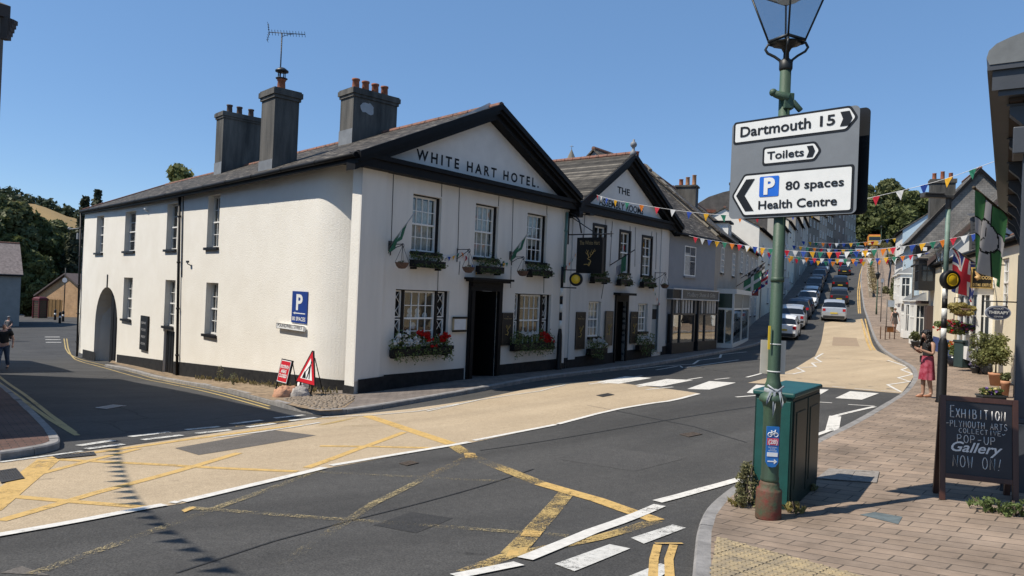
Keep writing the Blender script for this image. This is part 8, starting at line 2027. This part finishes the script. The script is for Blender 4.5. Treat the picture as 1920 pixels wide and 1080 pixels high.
# ================================================================== BUNTING
PC = [clothmat('pennant_' + n, c, .35) for n, c in (('red', (.55, .015, .04)), ('white', (.78, .78, .76)), ('blue', (.02, .07, .36)), ('yellow', (.78, .42, .02)), ('green', (.02, .20, .12)), ('orange', (.78, .22, .02)))]
STR = pm('bunting_string', (.7, .7, .7), .8)
def bunting(label, pts, n, wd, start=0, hmul=1.15, end0=.0, end1=1.0, grp='bunting strings over the street', r=.006):
 """pts: world points of the hanging string; n pennants"""
 pts = smooth_line(pts, 3); t = thing('bunting', label, 'bunting', pts[0], grp); mb = MB(); mb.tube(pts, r, 4); part('string', mb, STR, t)
 L_ = [0]
 for a_, b_ in zip(pts, pts[1:]): L_.append(L_[-1] + (b_ - a_).length)
 def at(s):
  s *= L_[-1]; i = max(0, min(len(pts) - 2, int(np.searchsorted(L_, s)) - 1)); return pts[i].lerp(pts[i + 1], (s - L_[i]) / max(1e-6, L_[i + 1] - L_[i]))
 for k in range(n):
  s = end0 + (end1 - end0) * (k + .5) / n; a_ = at(s - wd / 2 / L_[-1]); b_ = at(s + wd / 2 / L_[-1]); m = (a_ + b_) / 2
  d = (b_ - a_).normalized(); sd = d.cross(Vector((0, 0, 1))); sw = random.uniform(-.25, .25); tip = m + Vector((0, 0, -wd * hmul)) + sd * wd * sw + d * wd * random.uniform(-.15, .15); mid = (m + tip) / 2 + sd * wd * .08 * random.uniform(-1, 1)
  q1 = a_.lerp(tip, .5) + sd * .01; q2 = b_.lerp(tip, .5) + sd * .01
  mb = MB(); mb.add([a_, m + sd * wd * .04, b_, q2, mid, q1, tip], [(0, 1, 4, 5), (1, 2, 3, 4), (5, 4, 6), (4, 3, 6)]); part('pennant', mb, PC[(k + start) % 6], t)
random.seed(21)
F1 = P(1112, 363, FF.pt(FF.uz(1112, 363)[0], -.35, 0).y)
bunting('front string of bunting passing behind the direction sign to the right hand shop', [F1, P(1143, 374, 24.5), P(1253, 393, 23), P(1370, 406, 21.5), P(1500, 399, 19.5), P(1637, 370, 17.7), P(1763, 340, 16.3), P(1864, 303, 15)], 23, .2, 0, end0=.03, end1=.985)
bunting('second string of bunting from the grey shop to the union flag', [P(1285, 440, 33), P(1311, 447, 32.5), P(1379, 458, 31.5), P(1472, 470, 30), P(1570, 474, 28.5), P(1660, 467, 27), P(1760, 452, 25.5), P(1860, 432, 24)], 33, .24, 0, end0=.03, end1=.97)
bunting('third string of bunting just below the second over the lamp column', [P(1372, 452, 44), P(1430, 473, 43), P(1520, 485, 42), P(1620, 486, 40), P(1700, 480, 38.5), P(1762, 470, 37)], 27, .26, 1)
bunting('fourth lowest string of bunting crossing above the parked cars', [P(1376, 455, 52), P(1440, 479, 51), P(1530, 490, 50), P(1620, 492, 48.5), P(1700, 482, 47)], 24, .3, 3)
bunting('fifth string of bunting across the middle of the hill', [P(1470, 458, 75), P(1530, 466, 75), P(1610, 469, 74), P(1690, 463, 72)], 16, .42, 1, r=.012)
bunting('farthest string of bunting below the obelisk', [P(1500, 452, 95), P(1560, 457, 95), P(1620, 455, 94), P(1684, 446, 93)], 14, .5, 2, r=.014)
sh = [G(*q) for q in ((222, 825), (226, 850), (238, 900), (272, 953), (345, 1012), (456, 1082), (600, 1150))]
hs = [7.2, 6.9, 6.5, 6.2, 6.0, 5.9, 5.9]
bunting('bunting string overhead left of the photo, seen by its toothed shadow on the road', [p + sdir * (h / sdir.z) for p, h in zip(sh, hs)], 26, .24, 0, hmul=1.3)
# little patterned pennants hung on the hotel and hall
def mini(pxs, lab, F, n):
 pts = [F.pt(*((lambda q: (q[0], -.06, q[1]))(F.uz(*p)))) for p in pxs]; bunting(lab, pts, n, .13, 1, grp='small pennant strings on the facades')
mini([(1086, 448), (1080, 470), (1068, 490), (1056, 502)], 'small string of pennants from the inn sign down to the beacon arm', FF, 6)
mini([(1208, 531), (1224, 540), (1228, 555), (1236, 572)], 'small string of pennants at the right end of the hall', FF, 6)
mini([(826, 480), (842, 482), (856, 476), (862, 470), (880, 490), (892, 512)], 'small string of pennants between the first two upstairs windows', FF, 9)
mini([(930, 495), (950, 492)], 'short string of pennants right of the window above the hotel door', FF, 4)
# ================================================================== RIGHT SIDE FLAGS, SIGNS, PLANTERS
def polflag(lab, tip, root, drop, cols, mats, s0=.02, s1=.8, amp=.07, hang=None):
 t = thing('flag', lab, 'flag', root); mb = MB(); mb.tube([root, tip], .025, 8); mb.ellipsoid(tip, .035, .035, .035, 8, 6); part('pole', mb, STEM, t)
 mb = MB(); d = root - tip; cloth(mb, tip.lerp(root, s0), tip.lerp(root, s1), drop, cols, 1.6, amp, 44, 48, hang); part('cloth', mb, mats, t)
def devon2(s, v):
 x, y = (s - .42) * .85, (v - .48); r = math.hypot(x, y)
 if r < .2: return 2 if (abs(y + x * .8 - .02) < .012 and -.1 < x < .12 and .02 < y < .1) or (abs(x - .02) < .01 and -.12 < y < .0) else 1
 if r < .228: return 2
 if abs(x) < .095 or abs(y) < .1: return 1
 return 2 if abs(x) < .115 or abs(y) < .125 else 0
FGB = clothmat('flag_bright_green', (.10, .27, .10))
polflag('large green and white flag with a round badge above the pavement', P(1826, 352, 13.3), P(1896, 411, 14.2), 1.35, devon2, [FGB, clothmat('flag_offwhite', (.68, .64, .6)), FLG_K], .03, .92, .07, hang=(-.10, -.1, -1.42))
polflag('smaller green and white flag hanging behind the large one', P(1846, 428, 18), P(1890, 440, 19), .8, devon2, [FGB, FLG_W, FLG_K], .02, .9, hang=(-.1, 0, -.75))
polflag('union flag on a slanting pole beside the amber beacon', P(1787, 466, 21.5), P(1856, 512, 23.5), 1.2, lambda s, v: union(s, v), UJ, .02, .75, .09, hang=(-.22, -.1, -1.15))
def hangsign(lab, px0, py0, px1, py1, d, border, face, shape='rect', name='hanging_sign', th=.05):
 c = P((px0 + px1) / 2, py0, d); F = Facade(c.x, c.y, rad(100)); q = rect(F, px0, py0, px1, py1); t = thing(name, lab, 'sign', F.pt(0, 0, q[2]))
 uc, zc_ = (q[0] + q[1]) / 2, (q[2] + q[3]) / 2; a_, b_ = (q[1] - q[0]) / 2, (q[3] - q[2]) / 2
 if shape == 'rect': o1 = [(q[0], q[2]), (q[1], q[2]), (q[1], q[3]), (q[0], q[3])]; o2 = [(q[0] + .04, q[2] + .04), (q[1] - .04, q[2] + .04), (q[1] - .04, q[3] - .04), (q[0] + .04, q[3] - .04)]
 else: o1 = [(uc + a_ * cos(k * pi / 20), zc_ + b_ * sin(k * pi / 20)) for k in range(40)]; o2 = [(uc + (a_ - .035) * cos(k * pi / 20), zc_ + (b_ - .035) * sin(k * pi / 20)) for k in range(40)]
 mb = MB(); mb.prism(o1, 0, th, F.mat()); part('border', mb, border, t); mb = MB(); mb.prism(o2, -.006, -.0, F.mat()); part('face', mb, face, t)
 mb = MB(); mb.tube([F.pt(q[0] - .05, .02, q[3] + .1), F.pt(q[1] + .35, .02, q[3] + .1)], .018, 6); [mb.tube([F.pt(u, .02, q[3] + .1), F.pt(u, .02, q[3] - .02)], .01, 5) for u in (q[0] + .1, q[1] - .1)]; part('bracket', mb, DARKIRON, t)
 return t, F, q
t, F, q = hangsign('black and gold Wild Goose sign with a goose neck and phone number', 1821, 501, 1862, 540, 22, GOLD, SIGNBLK)
mb = MB(); W_, H = q[1] - q[0], q[3] - q[2]; text(mb, 'WILD', F, q[0] + W_ * .66, -.008, q[2] + H * .66, h=H * .17, width=W_ * .46, bold=.02); text(mb, 'GOOSE', F, q[0] + W_ * .64, -.008, q[2] + H * .44, h=H * .16, width=W_ * .6, bold=.02); text(mb, '01548 830715', F, q[0] + W_ * .5, -.008, q[2] + H * .1, h=H * .14, width=W_ * .84, bold=.02); part('lettering', mb, pm('sign_gold', (.7, .5, .2), .5), t)
mb = MB(); pts = [(.2, .44), (.28, .5), (.32, .6), (.24, .7), (.2, .8), (.27, .9), (.36, .86)]; mb.tube([F.pt(q[0] + W_ * x, -.012, q[2] + H * z) for x, z in pts], [.07, .075, .06, .04, .035, .04, .015], 8); part('goose_emblem', mb, pm('goose_ochre', (.55, .34, .14), .6), t)
t, F, q = hangsign('oval blue grey Therapy sign hanging above the potted shrubs', 1848, 572, 1896, 599, 17.5, pm('oval_rim', (.3, .32, .38), .5), pm('oval_blue', (.035, .045, .085), .5), 'oval')
mb = MB(); W_, H = q[1] - q[0], q[3] - q[2]; text(mb, 'THERAPY', F, q[0] + W_ / 2, -.008, q[2] + H * .42, h=H * .2, width=W_ * .8, bold=.025); text(mb, 'MODBURY', F, q[0] + W_ / 2, -.008, q[2] + H * .74, h=H * .1, width=W_ * .4); text(mb, 'CENTRE', F, q[0] + W_ / 2, -.008, q[2] + H * .18, h=H * .1, width=W_ * .36); part('lettering', mb, SIGNW, t)
t, F, q = hangsign('round dark pub sign with an orange picture left of the Wild Goose sign', 1806, 522, 1829, 551, 25, BI, pm('round_face', (.12, .16, .22), .5), 'oval')
mb = MB(); mb.prism([(q[0] + .1, (q[2] + q[3]) / 2 - .12), (q[1] - .1, (q[2] + q[3]) / 2 - .12), (q[1] - .08, (q[2] + q[3]) / 2 + .02), ((q[0] + q[1]) / 2, (q[2] + q[3]) / 2 + .1), (q[0] + .12, (q[2] + q[3]) / 2)], -.02, -.008, F.mat()); part('picture', mb, pm('round_orange', (.5, .16, .04), .6), t)
# wall lantern by the beacon pole
p = P(1766, 476, 26); t = thing('wall_lantern', 'black glazed wall lantern just left of the union flag', 'wall lamp', p); mb = MB(); sc_ = .34
for k in range(4):
 a_ = pi / 4 + k * pi / 2; b_ = a_ + pi / 2; lo = lambda a: p + Vector((.12 * cos(a), .12 * sin(a), -.3)); hi = lambda a: p + Vector((.26 * cos(a), .26 * sin(a), .22)); mb.tube([lo(a_), hi(a_)], .015, 5); mb.tube([lo(a_), lo(b_)], .015, 5); mb.tube([hi(a_), hi(b_)], .018, 5); mb.add([hi(a_), hi(b_), p + Vector((0, 0, .5))], [(0, 1, 2)])
mb.tube([p + Vector((0, 0, -.3)), p + Vector((.05, .1, -.55)), p + Vector((.5, .4, -.5))], .02, 5); part('frame', mb, BI, t); mb = MB(); mb.lathe([(.11, -.3), (.24, .22)], 4, Matrix.Translation(p) @ Matrix.Rotation(pi / 4, 4, 'Z'), 0, False); part('glazing', mb, GLASS, t)
# porch bay of the cream house
ch_ = bpy.data.objects['cream_house']; ua, ub = uR(1822) , uR(1862); gz = zgR((ua + ub) / 2)
oriel(ch_, FR, ua, ub, gz + .35, gz + 2.85, .45, WHITE, roofm=WHITE, name='bay_window')
mb = MB(); mb.prism([(ua - .1, gz + 2.86), (ub + .1, gz + 2.86), (ub + .1, gz + 3.0), ((ua + ub) / 2, gz + 3.45), (ua - .1, gz + 3.0)], -.62, -.0, FR.mat()); part('bay_pediment', mb, WHITE, ch_)
# planters
def pot(lab, px, yb, wpx, hpx, mat_, fol, fr_px, fh_px, leaf=.05, n=900, flowers=(), stem=0, shape='pot', name='plant_pot', depth=None):
 p = G(px, yb, .11); sc_ = p.y / FPX; r = wpx / 2 * sc_; h = hpx * sc_; t = thing(name, lab, 'planter', p); mb = MB()
 if shape == 'pot': mb.lathe([(r * .72, 0), (r * .95, h * .8), (r * 1.05, h * .82), (r * 1.05, h), (r * .9, h), (r * .85, h * .9), (.0001, h * .88)], 18, Matrix.Translation(p))
 elif shape == 'bowl': mb.lathe([(r * .6, 0), (r * .95, h * .35), (r, h * .7), (r * .9, h), (r * .8, h), (.0001, h * .9)], 18, Matrix.Translation(p))
 else: mb.box(-r, r, -.12, .12, 0, h, Matrix.Translation(p)); mb.box(-r - .02, r + .02, -.14, .14, h - .04, h, Matrix.Translation(p))
 part('pot', mb, mat_, t); fr, fh = fr_px * sc_, fh_px * sc_; zb = h + stem * sc_
 mb = MB(); top = p + Vector((0, 0, zb + fh * .4))
 for k in range(5 if not stem else 2): mb.tube([p + Vector((0, 0, h * .8)), p + Vector((0, 0, zb)), top + Vector((random.uniform(-.5, .5) * fr, random.uniform(-.5, .5) * fr, fh * .3))], [.025, .018, .008], 5)
 part('stem', mb, STEM, t); global rng; rng = np.random.default_rng(int(px)); random.seed(int(px))
 ry = fr if shape != 'box' else .12
 part('foliage', crown_mesh('foliage', [(p.x + random.uniform(-.6, .6) * fr, p.y + random.uniform(-.5, .5) * ry, p.z + zb + fh * random.uniform(.15, .85), fr * .5, ry * .5, fh * .28) for _ in range(12)], n, leaf), fol, t)
 for nm, m_, k in flowers:
  mb = MB()
  for _ in range(k): a_ = random.uniform(0, 6.28); flower(mb, p + Vector((fr * random.uniform(.2, 1) * cos(a_), ry * random.uniform(.2, 1) * sin(a_), zb + fh * random.uniform(.2, 1.05))), .05)
  part(nm, mb, m_, t)
DPOT = pm('dark_glazed_pot', (.012, .015, .025), .25); GPOT = pm('grey_pot', (.05, .055, .06), .6); TPOT = pm('terracotta_pot', (.50, .25, .14), .85, .2, 8)
pot('dark pot with a bushy evergreen shrub left of the terracotta pots', 1851, 702, 24, 22, GPOT, LV[1], 32, 55, .05, 2600, shape='bowl')
pot('large terracotta pot with a small pale green tree', 1866, 723, 23, 24, TPOT, LV[3], 27, 52, .045, 2000, stem=16)
pot('smaller terracotta pot with dark leaves at the foot of the grey pillar', 1884, 746, 15, 32, TPOT, LV[1], 9, 14, .035, 500)
pot('low dark trough of pale yellow flowers behind the chalkboard', 1858, 758, 44, 18, GPOT, LEAF_T, 22, 12, .03, 700, [('yellow_flower', leafmat('petal_yellow', (.6, .5, .12), (.75, .68, .35)), 14), ('violet_flower', PET_V, 8)], shape='box')
pot('black glazed pot of orange and red flowers beside the beacon post', 1788, 687, 24, 20, DPOT, LEAF_T, 14, 26, .05, 900, [('orange_flower', PET_O, 26), ('red_flower', PET_R, 18)], shape='bowl')
pot('green shrub in a grey pot left of the woman with the phone', 1716, 651, 16, 12, GPOT, LV[1], 11, 16, .05, 900)
pot('dark pot with lavender at the foot of the cream house', 1829, 700, 16, 12, GPOT, leafmat('lavender', (.08, .07, .12), (.2, .17, .26)), 12, 10, .035, 600)
p = G(1808, 689, .11); t = thing('litter_bin', 'tall dark green bin standing left of the evergreen shrub', 'bin', p); sc_ = p.y / FPX; mb = MB(); mb.box(-.26, .26, -.25, .25, 0, 46 * sc_, Matrix.Translation(p)); part('body', mb, pm('bin_green', (.03, .055, .055), .5), t, bevel=.03); mb = MB(); mb.box(-.29, .29, -.28, .28, 46 * sc_, 51 * sc_, Matrix.Translation(p)); part('lid', mb, pm('bin_lid', (.025, .04, .04), .5), t, bevel=.03)
# big hanging flower basket and the straw hayrack above it
def hangflowers(lab, px, py, d, rx, rz, sets, leafn, leafm, topz, basketm):
 p = P(px, py, d); t = thing('hanging_basket', lab, 'hanging basket', p); mb = MB(); mb.lathe([(.0001, -.28), (.16, -.24), (.28, -.1), (.3, 0)], 14, Matrix.Translation(p)); part('basket', mb, basketm, t)
 global rng; rng = np.random.default_rng(int(px)); part('foliage', crown_mesh('foliage', [(p.x + rx * x, p.y + .2 * y, p.z + z, rx * .45, .25, rz * .5) for x, y, z in ((-.6, 0, .05), (0, .4, .1), (.6, 0, 0), (.2, -.5, -.15), (-.3, -.4, -.1))], leafn, .05), leafm, t)
 random.seed(int(px))
 for nm, m_, k, xo in sets:
  mb = MB()
  for _ in range(k): flower(mb, p + Vector((rx * max(-1, min(1, xo + random.gauss(0, .4))), random.uniform(-.35, .2), random.uniform(-.8, .9) * rz)), .055)
  part(nm, mb, m_, t)
 mb = MB(); mb.tube([p + Vector((0, 0, 0)), p + Vector((0, 0, topz)), p + Vector((.5, .3, topz))], .015, 5); part('bracket', mb, DARKIRON, t)
hangflowers('big hanging basket of red, pink and violet flowers beside the beacon post', 1788, 612, 24.5, .62, .24, [('red_flower', PET_R, 34, -.3), ('pink_flower', PET_P, 28, .3), ('violet_flower', PET_V, 26, .2)], 1500, LEAF_T, 1.0, BASKET)
hangflowers('straw coloured dry hanging basket on the wall above the flower basket', 1802, 578, 24.0, .48, .2, [], 1500, DRYG, .55, BASKET)
# ================================================================== PEOPLE
SKIN = pm('skin_tan', (.40, .23, .155), .55, .12, 5); SKIN2 = pm('skin_pale', (.52, .30, .22), .55, .12, 5); HAIRB = pm('hair_black', (.012, .009, .008), .5, .4, 20, .3, 60); HAIRG = pm('hair_grey', (.35, .33, .31), .7, .3, 20); HAIRR = pm('hair_auburn', (.14, .06, .03), .6, .3, 20)
def skin(name, V, E, R, mat_, parent, root=0, sub=2):
 me = bpy.data.meshes.new(name); me.from_pydata(V, E, []); me.update()
 o = bpy.data.objects.new(name, me); COL.objects.link(o); o.parent = parent
 m = o.modifiers.new('skin', 'SKIN'); m.use_smooth_shade = True
 if not me.skin_vertices: me.attributes  # layer is made with the modifier
 sv = me.skin_vertices[0].data if me.skin_vertices else None
 if sv is None:
  bm = bmesh.new(); bm.from_mesh(me); bm.verts.layers.skin.verify(); bm.to_mesh(me); bm.free(); sv = me.skin_vertices[0].data
 for i, r in enumerate(R):
  sv[i].radius = r if isinstance(r, tuple) else (r, r); sv[i].use_root = (i == root)
 s = o.modifiers.new('sub', 'SUBSURF'); s.levels = sub; s.render_levels = sub
 me.materials.append(mat_); return o
def person(label, loc, rz, H, skinm, hairm, top, bottom, arms, stride=.12, hair='short', skirt=None, sleeves=False, headtilt=0, shoe=None, bag=False, build=1.0, group=None):
 """local frame: +y the way the person faces; arms: ((elbow),(wrist)) for left and right in units of H"""
 t = thing('person', label, 'person', loc, group, rz); k = H
 hipz, shz = .53, .815
 V, E, R = [], [], []
 def v(x, y, z, r, par=None):
  V.append((x * k, y * k, z * k)); R.append(r * k if not isinstance(r, tuple) else (r[0] * k, r[1] * k)); i = len(V) - 1
  if par is not None: E.append((par, i))
  return i
 b = build
 pel = v(0, 0, .53, (.088 * b, .062 * b)); wa = v(0, .002, .62, (.072 * b, .052 * b), pel); chst = v(0, .0, .73, (.088 * b, .06 * b), wa); shc = v(0, -.005, .80, (.075, .048), chst); nk = v(0, .005, .845, .03, shc); hb = v(0, .012 + headtilt * .02, .878, .032, nk); hm = v(0, .016 + headtilt * .05, .925, (.044, .054), hb); ht = v(0, .010 + headtilt * .05, .968, (.036, .044), hm)
 nz = v(0, .072 + headtilt * .05, .918 - headtilt * .02, .009, hm)
 hands = []
 for s, (el, wr) in zip((-1, 1), arms):
  sh = v(s * .105 * (1 + (b - 1) * .5), -.005, .80, .032 * b, shc); e_ = v(el[0], el[1], el[2], .024 * b, sh); w_ = v(wr[0], wr[1], wr[2], .016, e_)
  d = Vector((wr[0] - el[0], wr[1] - el[1], wr[2] - el[2])).normalized(); pm_ = Vector(wr) + d * .035; pa = v(*pm_, .017, w_); hands.append((Vector(wr), d))
  sx = d.orthogonal().normalized()
  for q in range(4):
   a_ = (q - 1.5) * .009; base_ = pm_ + sx * a_ + d * .012; f1 = v(*base_, .006, pa); tip = base_ + d * (.036 - abs(q - 1.4) * .005) + Vector((0, 0, .004 * q)); v(*tip, .0045, f1)
  th = pm_ + sx * -.018 - d * .01; f1 = v(*th, .007, pa); v(*(th + d * .022 - sx * .012), .005, f1)
 for s in (-1, 1):
  f_ = stride * s; hj = v(s * .05, 0, .49, .058 * b, pel); kn = v(s * .052, f_ * .5 + .015, .275, .036 * b, hj); an = v(s * .05, f_ - (.02 if f_ < 0 else 0), .045 + (.02 if f_ < 0 else 0), .022, kn); toe = v(s * .06, f_ + .085, .018, .022, an)
 skin('body', V, E, R, skinm, t)
 # top
 V2, E2, R2 = [], [], []
 def w(x, y, z, r, par=None):
  V2.append((x * k, y * k, z * k)); R2.append(r * k if not isinstance(r, tuple) else (r[0] * k, r[1] * k)); i = len(V2) - 1
  if par is not None: E2.append((par, i))
  return i
 a0 = w(0, 0, .50 if not skirt else .60, (.094 * b, .07 * b)); a1 = w(0, .002, .64, (.084 * b, .062 * b), a0); a2 = w(0, 0, .73, (.098 * b, .07 * b), a1); a3 = w(0, -.005, .80, (.083 * b, .056), a2)
 for s, (el, wr) in zip((-1, 1), arms):
  sx = s * .105 * (1 + (b - 1) * .5)
  if sleeves: sh = w(sx, -.005, .802, .042 * b, a3); m_ = Vector((sx, -.005, .80)).lerp(Vector(el), .62); w(*m_, .04 * b, sh)
  else: w(s * .082, -.005, .815, .043, a3)
 skin('top', V2, E2, R2, top, t)
 if skirt:
  mb = MB(); n, m = 36, 10; vs = []; lo = skirt[1]
  for i in range(m + 1):
   tt = i / m; z = .62 - (.62 - lo) * tt
   for j in range(n):
    a_ = 2 * pi * j / n; r = (.084 + .034 * tt ** .8) * (1 + .09 * tt * sin(6 * a_ + 1) + .05 * tt * sin(11 * a_)); vs.append((r * k * cos(a_) * 1.0, (r * .82 * sin(a_) + .01 * tt) * k, z * k))
  mb.add(vs, [(i * n + j, (i + 1) * n + j, (i + 1) * n + (j + 1) % n, i * n + (j + 1) % n) for i in range(m) for j in range(n)], None, 0, True); part('skirt', mb, skirt[0], t, local=True)
 if bottom:
  V3, E3, R3 = [], [], []
  def u(x, y, z, r, par=None):
   V3.append((x * k, y * k, z * k)); R3.append(r * k if not isinstance(r, tuple) else (r[0] * k, r[1] * k)); i = len(V3) - 1
   if par is not None: E3.append((par, i))
   return i
  pz = u(0, 0, .56, (.092 * b, .068 * b))
  for s in (-1, 1): f_ = stride * s; hj = u(s * .052, 0, .48, .066 * b, pz); kn = u(s * .054, f_ * .5 + .015, .275, .046, hj); u(s * .052, f_ - (.02 if f_ < 0 else 0), .06 + (.02 if f_ < 0 else 0), .04, kn)
  skin('trousers', V3, E3, R3, bottom, t)
 mb = MB(); hc = Vector((0, .006 + headtilt * .05, .945)) * k
 if hair == 'long':
  random.seed(8)
  for _ in range(230):
   a_ = 1.5 * pi + random.uniform(-2.1, 2.1); z = random.uniform(-.2, .035); rr = .054 + .034 * max(0, -z / .2) + random.uniform(-.004, .008); mb.ellipsoid(hc + Vector((rr * cos(a_) * k * .95, rr * sin(a_) * k * 1.05, z * k)), .016 * k, .016 * k, .024 * k, 7, 5)
  mb.ellipsoid(hc + Vector((0, -.012 * k, .012 * k)), .056 * k, .062 * k, .052 * k, 14, 8)
 elif hair == 'tied':
  mb.ellipsoid(hc + Vector((0, -.012 * k, .01 * k)), .052 * k, .058 * k, .05 * k, 12, 8); mb.ellipsoid(hc + Vector((0, -.07 * k, .0)), .025 * k, .025 * k, .03 * k, 8, 6)
 elif hair == 'cap': mb.ellipsoid(hc + Vector((0, 0, .02 * k)), .053 * k, .062 * k, .036 * k, 12, 8); mb.box(-.04 * k, .04 * k, .04 * k, .1 * k, .02 * k, .028 * k, Matrix.Translation(hc))
 else: mb.ellipsoid(hc + Vector((0, -.02 * k, -.002)), .049 * k, .05 * k, .036 * k, 12, 8)
 part('cap' if hair == 'cap' else 'hair', mb, hairm, t, local=True)
 for s in (-1, 1):
  f_ = stride * s; mb = MB(); mb.ellipsoid(Vector((s * .056, f_ + .045, .014 + (.02 if f_ < 0 else 0))) * k, .026 * k, .07 * k, .018 * k, 10, 6); part('shoe', mb, shoe or BLACK, t, local=True)
 for s in (-1, 1):
  mb = MB(); mb.ellipsoid(Vector((s * .016, .066 + headtilt * .05, .93)) * k, .006 * k, .004 * k, .004 * k, 6, 4); part('eye', mb, SIGNBLK, t, local=True)
 mb = MB(); mb.box(-.014 * k, .014 * k, (.060 + headtilt * .05) * k, (.066 + headtilt * .05) * k, .895 * k, .9 * k); part('mouth', mb, pm('lips', (.3, .09, .08), .5), t, local=True)
 return t, hands
ws = G(1737, 746, .11); ws.z = g(ws.x, ws.y) + .115
SKIRT = pm('pink_skirt', (.22, .004, .022), .8, .2, 9, col2=(.36, .075, .11), detail=2)
arms = (((-.135, .02, .655), (-.055, .17, .715)), ((.135, .02, .655), (.06, .155, .70)))
wt, hands = person('woman in a black top and patterned pink skirt looking at her phone', ws, rad(96), 1.66, SKIN, HAIRB, pm('black_top', (.012, .012, .013), .8), None, arms, stride=.02, hair='long', skirt=(SKIRT, .27), headtilt=.7, shoe=pm('tan_sandal', (.45, .2, .11), .6))
hp = (Vector((-.0, .245, .735)) * 1.66); hp.rotate(Matrix.Rotation(rad(96), 3, 'Z'))
t = thing('mobile_phone', 'small mobile phone in the hands of the woman in the pink skirt', 'phone', ws + hp); mb = MB(); mb.box(-.037, .037, -.005, .005, -.07, .07, Matrix.Translation(ws + hp) @ Matrix.Rotation(rad(96), 4, 'Z') @ Matrix.Rotation(rad(-50), 4, 'X')); part('case', mb, pm('phone_case', (.03, .03, .035), .3), t)
mb = MB(); q = Matrix.Translation(ws) @ Matrix.Rotation(rad(96), 4, 'Z'); t = thing('shoulder_bag', 'thin bag strap and small dark bag on the woman in the pink skirt', 'bag', ws + Vector((0, 0, 1)))
mb.tube([q @ Vector((.09, .0, 1.40)), q @ Vector((.19, -.03, 1.2)), q @ Vector((.2, -.04, 1.0))], .008, 5); part('strap', mb, pm('strap_tan', (.3, .2, .12), .7), t); mb = MB(); mb.box(.17, .23, -.12, .06, .85, 1.02, q); part('pouch', mb, pm('bag_dark', (.05, .03, .03), .7), t, bevel=.02)
wk = G(1677, 624, .11); wk.z = g(wk.x, wk.y) + .115
person('woman with tied auburn hair in a dark dress walking away up the right pavement', wk, rad(-15), 1.66, SKIN2, HAIRR, pm('dark_print', (.03, .025, .025), .8, .5, 20), None, (((-.14, -.02, .66), (-.15, .03, .53)), ((.14, .02, .66), (.15, -.03, .53))), stride=.09, hair='tied', skirt=(pm('brown_dress', (.10, .07, .06), .8, .5, 25), .36), sleeves=False)
mn = G(5, 693); mn.z = g(mn.x, mn.y) + .005
person('bald man in black T-shirt and jeans walking at the left edge', mn, rad(180 + 20), 1.78, SKIN2, HAIRG, pm('black_tshirt', (.012, .012, .014), .85), pm('blue_jeans', (.06, .10, .18), .85, .2, 6), (((-.16, -.02, .655), (-.17, .03, .53)), ((.16, .02, .655), (.19, .08, .55))), stride=.12, sleeves=True, build=1.1, shoe=pm('dark_shoe', (.03, .03, .03), .6))
m2 = G(15, 640); m2.z = g(m2.x, m2.y)
person('figure in a grey cap and top in the shade beyond the bald man', m2, rad(180), 1.72, SKIN2, pm('grey_cap', (.2, .2, .2), .8), pm('grey_top', (.14, .14, .14), .85), pm('dark_trousers', (.03, .03, .035), .85), (((-.15, .02, .66), (-.12, .1, .6)), ((.15, .02, .66), (.12, .1, .6))), stride=.06, hair='cap', sleeves=True)
